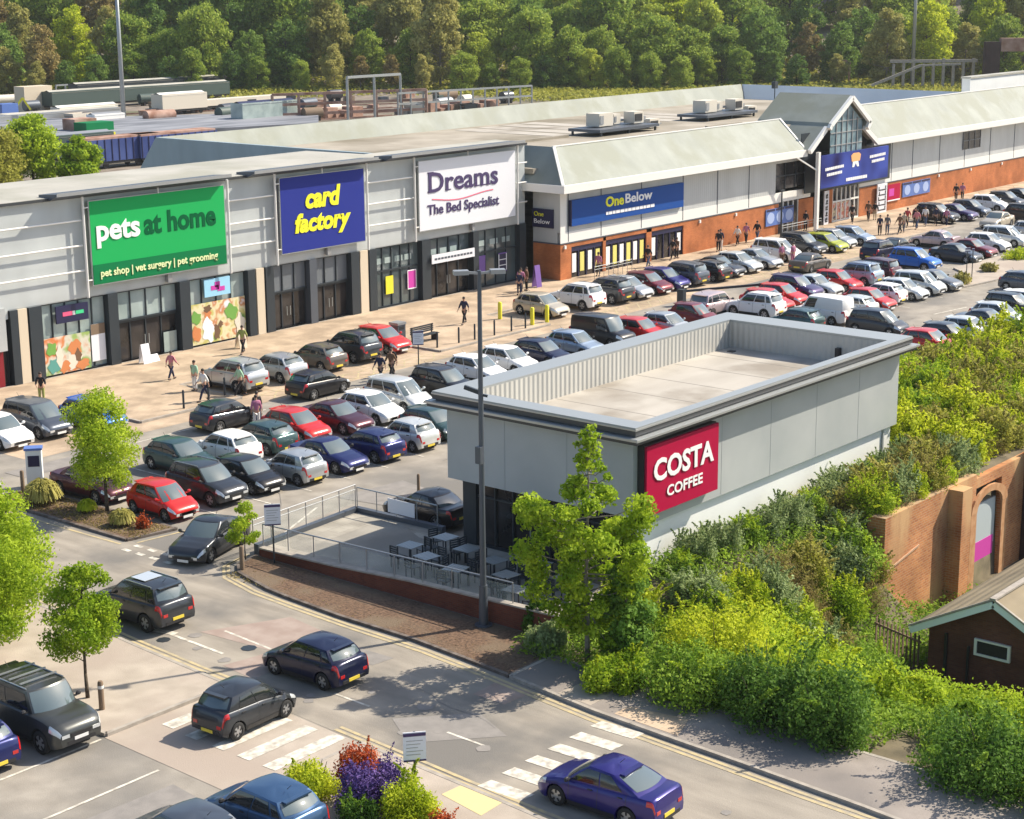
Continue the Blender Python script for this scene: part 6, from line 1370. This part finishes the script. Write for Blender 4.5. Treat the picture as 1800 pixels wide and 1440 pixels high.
# ------------------------------------------------------------------ people
def skin_mesh(name, V, E, Rr, mat, root=0, sub=1):
    me = bpy.data.meshes.new(name); me.from_pydata(V, E, []); o = bpy.data.objects.new(name, me); col.objects.link(o)
    sk = o.modifiers.new('s', 'SKIN'); sk.use_smooth_shade = True
    for v, r_ in zip(me.skin_vertices[0].data, Rr): v.radius = (r_, r_) if not isinstance(r_, tuple) else r_
    me.skin_vertices[0].data[root].use_root = True
    sb = o.modifiers.new('b', 'SUBSURF'); sb.levels = sub; sb.render_levels = sub
    m2 = bpy.data.meshes.new_from_object(o.evaluated_get(bpy.context.evaluated_depsgraph_get())); m2.name = name
    bpy.data.objects.remove(o); m2.materials.clear(); m2.materials.append(mat); m2.shade_smooth(); return m2
def make_person(pose):
    st_ = {'stand': 0, 'walk': 1, 'push': 2}[pose]; lean = (0, .03, .10)[st_]
    pel, sp, chest, neck, hb, ht = (0,0,.94), (lean*.5,0,1.14), (lean,0,1.36), (lean*1.2,0,1.49), (lean*1.3+.01,0,1.57), (lean*1.3+.02,0,1.70)
    V = [pel, sp, chest, neck, hb, ht]; E = [(0,1),(1,2),(2,3),(3,4),(4,5)]; Rr = [.12,.11,.125,.052,.085,.08]
    hands = []; J = {}
    for s in (1, -1):
        sw = (.0, .26, 0)[st_]*s
        kn = (.02+sw*.75, .10*s, .50); an = (sw*1.35-.02*(s < 0)*(st_ == 1), .10*s, .08 if not (st_ == 1 and s < 0) else .13); toe = (an[0]+.17, .11*s, .035)
        n = len(V); V += [(0,.095*s,.86), kn, an, toe]; Rr += [.095,.06,.042,.04]; E += [(0,n),(n,n+1),(n+1,n+2),(n+2,n+3)]; J['leg%d' % s] = (kn, an, toe)
        if st_ == 2: el, wr = (lean+.10,.25*s,1.15), (lean+.36,.20*s,1.06)
        elif st_ == 1: el, wr = (lean-sw*.45,.25*s,1.14), (lean-sw*.9+.08,.25*s,.95)
        else: el, wr = (lean-.02,.24*s,1.14), (lean+.05*(s > 0),.25*s,.90)
        n = len(V); d = (Vector(wr)-Vector(el)).normalized(); hd = Vector(wr)+d*.08
        V += [(lean,.17*s,1.41), el, wr, tuple(hd)]; Rr += [.062,.043,.03,(.038,.022)]; E += [(2,n),(n,n+1),(n+1,n+2),(n+2,n+3)]; J['arm%d' % s] = (el, wr, hd, d)
    t = thing('person', 'x', 'person')
    body = skin_mesh('body', V, E, Rr, M['skin'])
    b = MB(); b.v = [tuple(v.co) for v in body.vertices]; b.f = [tuple(p.vertices) for p in body.polygons]; b.m = [0]*len(b.f)
    for s in (1, -1):
        el, wr, hd, d = J['arm%d' % s]; y = Vector((0,1,0)); x = d.cross(y).normalized()
        for k in range(4):
            o_ = hd + x*(-.028+.019*k) + d*.02; l = (.055,.065,.07,.058)[k]; m_ = o_+d*l; b.tube(o_, m_, .009, .008, 5); b.tube(m_, m_+(d*.7-y*s*.6)*.03, .008, .006, 5)
        b.tube(Vector(wr)+x*.02+d*.03, Vector(wr)+x*.055+d*.075, .010, .008, 5)
    hx = V[5][0]; b.blob((hx+.085, 0, 1.635), (.018,.013,.022), 4, 2, .05); b.blob((hx-.01,.086,1.635), (.018,.01,.028), 4, 1, .02); b.blob((hx-.01,-.086,1.635), (.018,.01,.028), 4, 1, .02)
    b.build('body', M['skin'], t, smooth=True)
    MB().blob((hx+.078,.03,1.66),(.008,.012,.007),4,1,.02).blob((hx+.078,-.03,1.66),(.008,.012,.007),4,1,.02).build('eye', M['black'], t)
    MB().box(hx+.07,-.022,1.588,hx+.088,.022,1.596).build('mouth', plain('lips', (.35,.12,.1), .5) if 'lips' not in bpy.data.materials else bpy.data.materials['lips'], t)
    MB().blob((hx-.018,0,1.69), (.10,.092,.085), 7, 5, .04).build('hair', M['hair'], t, smooth=True)
    # clothes a little wider than the body
    TV = [(0,0,.88), sp, chest, neck]; TE = [(0,1),(1,2),(2,3)]; TR = [.142,.132,.148,.075]
    for s in (1, -1):
        el, wr, hd, d = J['arm%d' % s]; n = len(TV); TV += [(lean,.18*s,1.41), el, tuple(Vector(el).lerp(Vector(wr), .55))]; TR += [.082,.060,.05]; TE += [(2,n),(n,n+1),(n+1,n+2)]
    obj('jacket', skin_mesh('jacket', TV, TE, TR, M['cloth']), t)
    for s in (1, -1): pass
    LV = [(0,0,.93)]; LE = []; LR = [.132]
    for s in (1, -1):
        kn, an, toe = J['leg%d' % s]; n = len(LV); LV += [(0,.095*s,.82), kn, (an[0], an[1], an[2]+.03)]; LR += [.105,.076,.06]; LE += [(0,n),(n,n+1),(n+1,n+2)]
    obj('trousers', skin_mesh('trousers', LV, LE, LR, M['cloth']), t)
    for s in (1, -1):
        kn, an, toe = J['leg%d' % s]; MB().blob((an[0]+.07, an[1], an[2]-.03), (.145,.052,.05), 5, 3, .04).build('shoe', M['black'], t, smooth=True)
    return t
M['hair'] = plain('dark_hair', (.035,.022,.015), .6); M['cloth'] = plain('cloth', (.2,.2,.2), .9)
PP = {k: make_person(k) for k in ('stand','walk','push')}; kids_index()
CL = {}
for n, c in dict(black=(.015,.015,.018), navy=(.02,.025,.06), grey=(.13,.13,.14), pink=(.55,.20,.24), red=(.45,.06,.06), white=(.7,.7,.68), green=(.35,.55,.38), olive=(.30,.33,.10), blue=(.08,.15,.35), brown=(.16,.09,.05), rose=(.42,.16,.26), denim=(.06,.09,.16), beige=(.5,.42,.3)).items(): CL[n] = plain('cloth_'+n, c, .9)
PEOPLE = [ # x,y,facing deg,pose,top,trousers,label
 (63.3,77.5,10,'walk','pink','navy','person in a pinkish-red top walking alone below the pet shop entrance'),
 (70.8,79.8,200,'walk','olive','black','person in an olive top and black trousers striding past the right window poster'),
 (55.3,78.6,230,'push','black','olive','person in black leaning over beside the far left shopfront'),
 (62.3,74.3,180,'stand','green','white','person in pale green standing before the silver high-sided hatchback'),
 (61.0,72.0,170,'walk','white','navy','person in white among the slim bollards'),
 (63.2,71.6,160,'walk','green','black','person in a green jacket and dark trousers near the paved bays'),
 (58.9,65.6,60,'stand','rose','white','person in pale pink at the bonnet of the dark navy hatchback'),
 (59.5,66.2,250,'stand','black','denim','person in black facing the one in pale pink'),
 (70.4,67.9,190,'walk','navy','black','first of the dark-clad walkers above the tall pale people carrier'),
 (71.5,68.1,190,'walk','brown','black','brown-jacketed walker above the tall pale people carrier'),
 (72.1,68.6,190,'walk','black','black','taller black-clad walker above the tall pale people carrier'),
 (86.1,75.3,190,'walk','navy','black','lone person in dark clothes beside the tall lamp post'),
 (96.8,79.4,200,'stand','navy','navy','person in navy left of the pink pavement board'),
 (97.6,79.9,210,'walk','rose','black','person in a rose top beside the pink pavement board'),
 (98.5,80.1,150,'stand','brown','black','person in brown behind the beige car'),
 (106.9,79.9,190,'stand','rose','black','person in rose at the trolley railing'),
 (112.6,79.3,180,'walk','black','denim','person in black passing the yellow posters'),
 (116.9,79.9,170,'walk','black','black','black-clad person at the open dark doorway of the brick shop'),
 (117.7,80.1,350,'stand','brown','black','person in brown at the open dark doorway'),
 (122.6,79.3,200,'stand','black','black','first of the group by the orange brick wall, in black'),
 (123.2,79.5,200,'stand','navy','white','person in navy and white by the orange brick wall'),
 (126.6,80.0,180,'walk','white','black','person with a white top walking by the orange brick wall'),
 (128.1,80.1,20,'walk','rose','black','person in rose walking by the orange brick wall'),
 (129.4,79.8,190,'walk','black','denim','person in black and denim by the slim dark lamp post'),
 (121.0,71.3,80,'stand','rose','rose','woman in pink in the bay beside the brown saloon'),
 (120.3,71.9,250,'stand','rose','brown','second pink-dressed person beside the white people carrier'),
 (139.2,73.4,200,'stand','navy','black','person in navy left in the waiting pair on the plaza'),
 (140.0,73.1,190,'stand','grey','denim','grey-clad person second in the waiting pair on the plaza'),
 (141.0,72.4,170,'walk','brown','black','person in brown crossing the plaza'),
 (141.9,72.5,10,'walk','beige','grey','person in beige beside the brown-dressed one on the plaza'),
 (145.3,73.9,190,'walk','red','black','person in red at the edge of the crowd before the black crossover'),
 (146.2,73.6,180,'stand','black','black','black-clad person in the crowd before the black crossover'),
 (147.0,73.0,200,'walk','white','denim','person in white in the crowd before the black crossover'),
 (147.9,72.4,200,'walk','navy','black','navy-clad person at the front of the crowd before the black crossover'),
 (148.6,71.7,190,'walk','rose','navy','person in rose at the right of the crowd before the black crossover'),
 (144.6,72.6,180,'walk','pink','denim','person in pink just left of the crowd before the black crossover'),
 (144.8,79.2,200,'walk','black','black','first black-clad person leaving the entrance doors'),
 (147.1,78.8,200,'walk','brown','black','person in a brown coat leaving the entrance doors'),
 (148.0,78.6,190,'stand','black','beige','person in black with beige trousers outside the entrance doors'),
 (137.8,80.0,180,'stand','black','black','person in black under the left window of the entrance'),
 (165.6,79.0,200,'walk','black','black','left of the far pair walking under the orange brick wall'),
 (166.4,78.7,200,'walk','rose','black','right of the far pair walking under the orange brick wall'),
]
for (x, y, a, pose, tp_, tr_, lab) in PEOPLE:
    z = .13 if (y > 76.3 or (56 < x < 62.9 and y > 71.2) or (78.8 < x < 89.6 and y > 70.9) or (137 < x < 148.6 and y > 71)) else .012
    if tp_ == 'rose': lab = lab
    o = copy_tree(PP[pose], loc=(x, y, z), rz=R(a), label=lab, group='shoppers on foot', mats={'jacket': CL[tp_], 'trousers': CL[tr_]}); q = vr.uniform(.95, 1.05); o.scale = (q, q, q)
def rmtree(o):
    for ch_ in KIDS.get(o.name, ()): rmtree(ch_)
    bpy.data.objects.remove(o)
for k in list(PP): rmtree(PP[k])
# ------------------------------------------------------------------ railway yard
def yard_box(name, label, cat, u, v, ln, wd, h, m, m2=None, wheels=False, rz=0.0, top=None):
    p = at(u, v, 0); z = ground_h(p.x, p.y); t = thing(name, label, cat, (p.x, p.y, z), R(rz)); z0 = .95 if wheels else 0
    MB().box(0,-wd/2,z0,ln,wd/2,h).build('body', M[m], t)
    if m2: MB().add([(0,-wd/2-.05,h-.25),(ln,-wd/2-.05,h-.25),(ln,0,h+.25),(0,0,h+.25),(ln,wd/2+.05,h-.2),(0,wd/2+.05,h-.2)],[(0,1,2,3),(3,2,4,5)]).build('roof', M[m2], t)
    if wheels:
        for q in (.12, .3, .7, .88):
            for s in (-1, 1): MB().lathe([(0,0),(.45,0),(.45,.12),(0,.12)], (ln*q, s*wd*.38, .45), 12, 'y').build('wheel', M['black'], t)
        MB().box(.3,-wd/2+.1,.6,ln-.3,wd/2-.1,.94).build('underframe', M['black'], t)
    return t
M['wagon_blue'] = vary('wagon_blue_paint', (.02,.04,.16), (.05,.08,.24), .3, .6); M['rust'] = vary('rusty_load', (.25,.13,.09), (.45,.30,.24), .6, .9); M['train_green'] = plain('dull_green_livery', (.05,.08,.07), .6)
for i, (u, lab) in enumerate(((133,'blue hopper wagon nearest the green tree, under a pinkish load'),(236,'blue hopper wagon running behind the blue-grey roof end'))):
    t = yard_box('hopper_wagon', lab, 'wagon', u, 300-i*10, 12.6, 2.9, 3.6, 'wagon_blue', None, True, 0)
    MB().box(.2,-1.3,3.6,12.4,1.3,3.85).build('load', M['rust'], t)
    b = MB()
    for k in range(12): b.box(k*1.08+.2,-1.52,1.0,k*1.08+.3,-1.451,3.6)
    b.build('stiffener', M['navy'], t)
t = yard_box('locomotive', 'locomotive end with yellow front behind the bright green tree', 'locomotive', 30, 296, 14.0, 2.8, 3.7, 'train_green', 'grey_metal', True)
MB().box(14.0,-1.38,1.0,14.3,1.38,3.6).box(12.6,-1.42,1.6,13.9,-1.41,3.2).build('yellow_front', M['yellow_paint'], t)
MB().prism([tuple(at(-60,262)[:2]), tuple(at(560,226)[:2]), tuple(at(560,205)[:2]), tuple(at(-60,222)[:2])], -.1, .9).build('freight_platform', vary('platform_concrete', (.13,.14,.16), (.27,.28,.31), .35, .8, stretch=(.25,1,1)), kind='structure')
yard_box('freight_shed', 'long low pale roofed shed across the left of the railway yard', 'shed', -10, 224, 24, 3, 1.9, 'grey_metal', 'roof_cream')
yard_box('portable_cabin', 'white portable cabin left of the pale mast', 'cabin', 98, 213, 12, 2.6, 2.3, 'ac_cream', 'white')
yard_box('coach', 'dark green railway coach with pale roof behind the white cabin', 'coach', 84, 195, 42, 3, 3.4, 'train_green', 'roof_cream', True)
yard_box('coach', 'second dark coach with cream roof behind the first', 'coach', 130, 181, 40, 3, 3.6, 'charcoal', 'roof_cream', True)
yard_box('rail_crane', 'cream yard vehicle with dark windows right of the pale mast', 'vehicle', 277, 203, 10, 3.0, 3.6, 'ac_cream', 'white', True)
yard_box('flat_wagon', 'low cream loaded wagon right of the cream vehicle', 'wagon', 333, 197, 22, 2.8, 2.0, 'ac_cream', None, True)
yard_box('lorry', 'pale blue and dark lorry at the right end of the yard sheds', 'lorry', 417, 219, 12, 2.8, 3.4, 'pale_glass', 'navy', True)
yard_box('tan_container', 'tan upright container at the left of the railway yard', 'container', 36, 196, 6, 3, 4.4, 'cream', None)
yard_box('white_van', 'white low vehicle in front of the white cabin', 'van', 160, 221, 6, 2.2, 1.8, 'white', 'grey_metal', True)
t = yard_box('site_hut', 'small dark hut with red end beside the pale mast', 'hut', 122, 240, 4, 3, 2.6, 'rust', None); yard_box('site_hut', 'small green hut beside the red one', 'hut', 142, 242, 5, 3, 2.2, 'green_dark', None)
p = at(12, 212); t = thing('excavator', 'small yellow and blue excavator at the left photo edge of the yard', 'excavator', (p.x, p.y, 0))
MB().box(-2,-1.3,0,2,1.3,.9).build('track', M['black'], t); MB().box(-1.6,-1.2,.9,1.6,1.2,2.8).build('cab', M['poster_blue'], t); b = MB(); b.bar((1.5,0,1.6),(2.9,-.7,3.6),.3,.35); b.bar((2.9,-.7,3.6),(4.0,-1.2,1.6),.25,.3); b.build('arm', M['yellow_paint'], t)
yr = random.Random(12); YI = []
for i in range(46):
    u = yr.uniform(-20, 900); v = yr.uniform(186, 226)-(u/900)*22; m_ = yr.choice(('rust','slate_metal','charcoal','train_green','wagon_blue','grey_metal','ac_cream','fascia_dark','wood'))
    p = at(u, v); q = yr.random(); t = thing(('pallet_stack','skip','oil_tank')[i % 3], '%s %s %s' % ({'rust':'rusty brown','slate_metal':'slate grey','charcoal':'black','train_green':'dull green','wagon_blue':'dark blue','grey_metal':'grey','ac_cream':'cream','fascia_dark':'dark grey','wood':'timber brown'}[m_],
        ('stack of pallets','open skip','horizontal tank')[i % 3], 'in the railway yard, %s from the left of its kind' % ORD[i//3]), ('pallets','skip','tank')[i % 3], (p.x, p.y, -.06), yr.uniform(-.3,.3), 'yard clutter behind the shops')
    if i % 3 == 0:
        b = MB(); n_ = yr.randint(3, 8)
        for k in range(n_): b.box(-.9+.05*(k % 2), -.7, k*.2, .9+.05*(k % 2), .7, k*.2+.15)
        b.build('pallet', M[m_], t)
    elif i % 3 == 1:
        ln = yr.uniform(2, 5); MB().add([(-ln/2,-1,0),(ln/2,-1,0),(ln/2,1,0),(-ln/2,1,0),(-ln/2-.4,-1.1,1.6),(ln/2+.4,-1.1,1.6),(ln/2+.4,1.1,1.6),(-ln/2-.4,1.1,1.6)],[(0,3,2,1),(0,1,5,4),(1,2,6,5),(2,3,7,6),(3,0,4,7)]).build('body', M[m_], t); MB().box(-ln/2-.3,-1.0,1.1,ln/2+.3,1.0,1.35).build('load', M['rust'], t)
    else:
        ln = yr.uniform(2, 6); b = MB(); b.tube((-ln/2,0,1.3),(ln/2,0,1.3),.9,n=14); b.build('shell', M[m_], t, smooth=True, angle=40); MB().box(-ln*.35,-.7,0,-ln*.25,.7,.8).box(ln*.25,-.7,0,ln*.35,.7,.8).build('cradle', M['black'], t)
for i in range(4):
    p, q = at(-60, 246-i*11), at(700, 204-i*7); b = MB()
    for o_ in (0, 1.44): b.bar(p+Vector((0,o_,.1)), q+Vector((0,o_,.1)), .12, .16)
    b.build('railway_track', M['rust'], kind='structure')
def gantry(u0, v0, u1, v1, h, n, label, m, r_=.2, name='steel_gantry', rails=(1.0,)):
    p, q = at(u0, v0), at(u1, v1); t = thing(name, label, 'steel frame', (p.x, p.y, 0)); b = MB()
    for k in range(n+1): c = p.lerp(q, k/n); MB().tube(c, c+Vector((0,0,h)), r_, n=6).build('post', M[m], t, world=True)
    for f in rails: b.bar(p+Vector((0,0,h*f)), q+Vector((0,0,h*f)), r_*1.8, r_*1.8)
    b.build('beam', M[m], t, world=True)
gantry(612, 213, 705, 205, 7.0, 2, 'tall pale steel portal frame behind the long roof', 'lt_metal', .22)
gantry(480, 214, 750, 203, 4.3, 6, 'long dark elevated rail frame left of the pale portal', 'rust', .24, rails=(1.0,.62,.25))
gantry(700, 206, 935, 190, 3.9, 11, 'long pale post and rail row right of the portal frame', 'lt_metal', .17, rails=(1.0,.55))
gantry(100, 178, 180, 172, 3.0, 5, 'pale footbridge railing below the wood at the left', 'lt_metal', .16, rails=(1.0,.5))
for (u0, u1, v, lab) in ((500, 620, 211, 'first brown-red row of stacked sleepers under the dark rail frame'), (720, 860, 199, 'second brown-red row of stacked sleepers near the pale posts')):
    p, q = at(u0, v), at(u1, v-6); t = thing('sleeper_stack', lab, 'timber', (p.x, p.y, 0)); b = MB()
    for k in range(9): c = p.lerp(q, k/8); b.box(c.x-1.2, c.y-1.3, 0, c.x+1.2, c.y+1.3, .7+.5*(k % 3))
    b.build('stacked_timber', M['rust'], t, world=True)
# old bridge and frames at the right
n2 = math.hypot(FWD.x, FWD.y)**2; p = Vector((FWD.x*349/n2+RT.x*96, FWD.y*349/n2+RT.y*96, 0)); z = ground_h(p.x, p.y)
t = thing('old_bridge', 'old dark bridge pier with red-brown parapet at the upper right', 'bridge', (p.x, p.y, z)); X_ = RT.to_2d().normalized()
def rbar(b, s0, s1, z0, z1, th=1.6, dd=0): 
    c = Vector((p.x, p.y, 0))+Vector((X_.x, X_.y, 0))*((s0+s1)/2)+Vector((FWD.x, FWD.y, 0)).normalized()*dd; b.rbox((c.x, c.y, z+(z0+z1)/2), s1-s0, th, z1-z0, Matrix(((X_.x, -X_.y, 0), (X_.y, X_.x, 0), (0, 0, 1))))
b = MB(); rbar(b, -1.5, 1.5, -1, 9.5); b.build('pier', M['brick_soot'], t, world=True)
b = MB(); rbar(b, 1.6, 22, 7.6, 10.2); b.build('parapet', M['rust'], t, world=True)
t = thing('timber_staging', 'weathered timber staging with leaning poles near the old bridge', 'timber frame', (p.x, p.y, z)); b = MB()
for k in range(9): rbar(b, -19+k*2, -18.5+k*2, -1, 5.2+(k % 3)*.5, .5, 3)
rbar(b, -19.5, -2, 5.4, 6.0, .6, 3); b.build('upright', M['kerb'], t, world=True)
q_ = Vector((p.x, p.y, z)); ex = Vector((X_.x, X_.y, 0)); MB().bar(q_+ex*-24+Vector((0,0,1.0)), q_+ex*-14+Vector((0,0,5)), .5, .5).bar(q_+ex*-14+Vector((0,0,5)), q_+ex*-6+Vector((0,0,5.2)), .4, .4).build('pole', M['kerb'], t, world=True)
gantry(1462, 150, 1492, 150, 5.0, 1, 'rusty red square frame in front of the wood', 'rust', .3)
kids_index()

# ------------------------------------------------------------------ air
hz = MB().box(-1000,-1000,-8,1600,1600,64).build('haze', None or M['white'], None); hz.data.materials.clear()
m = bpy.data.materials.new('haze_air'); m.use_nodes = True; N = m.node_tree.nodes; N.remove(N['Principled BSDF']); v = N.new('ShaderNodeVolumePrincipled')
v.inputs['Color'].default_value = (.86,.9,.93,1); v.inputs['Density'].default_value = .00011; v.inputs['Anisotropy'].default_value = .3
m.node_tree.links.new(v.outputs[0], N['Material Output'].inputs['Volume']); hz.data.materials.append(m); tag(hz, 'thin pale haze softening the far wood', 'haze', None, 'stuff')
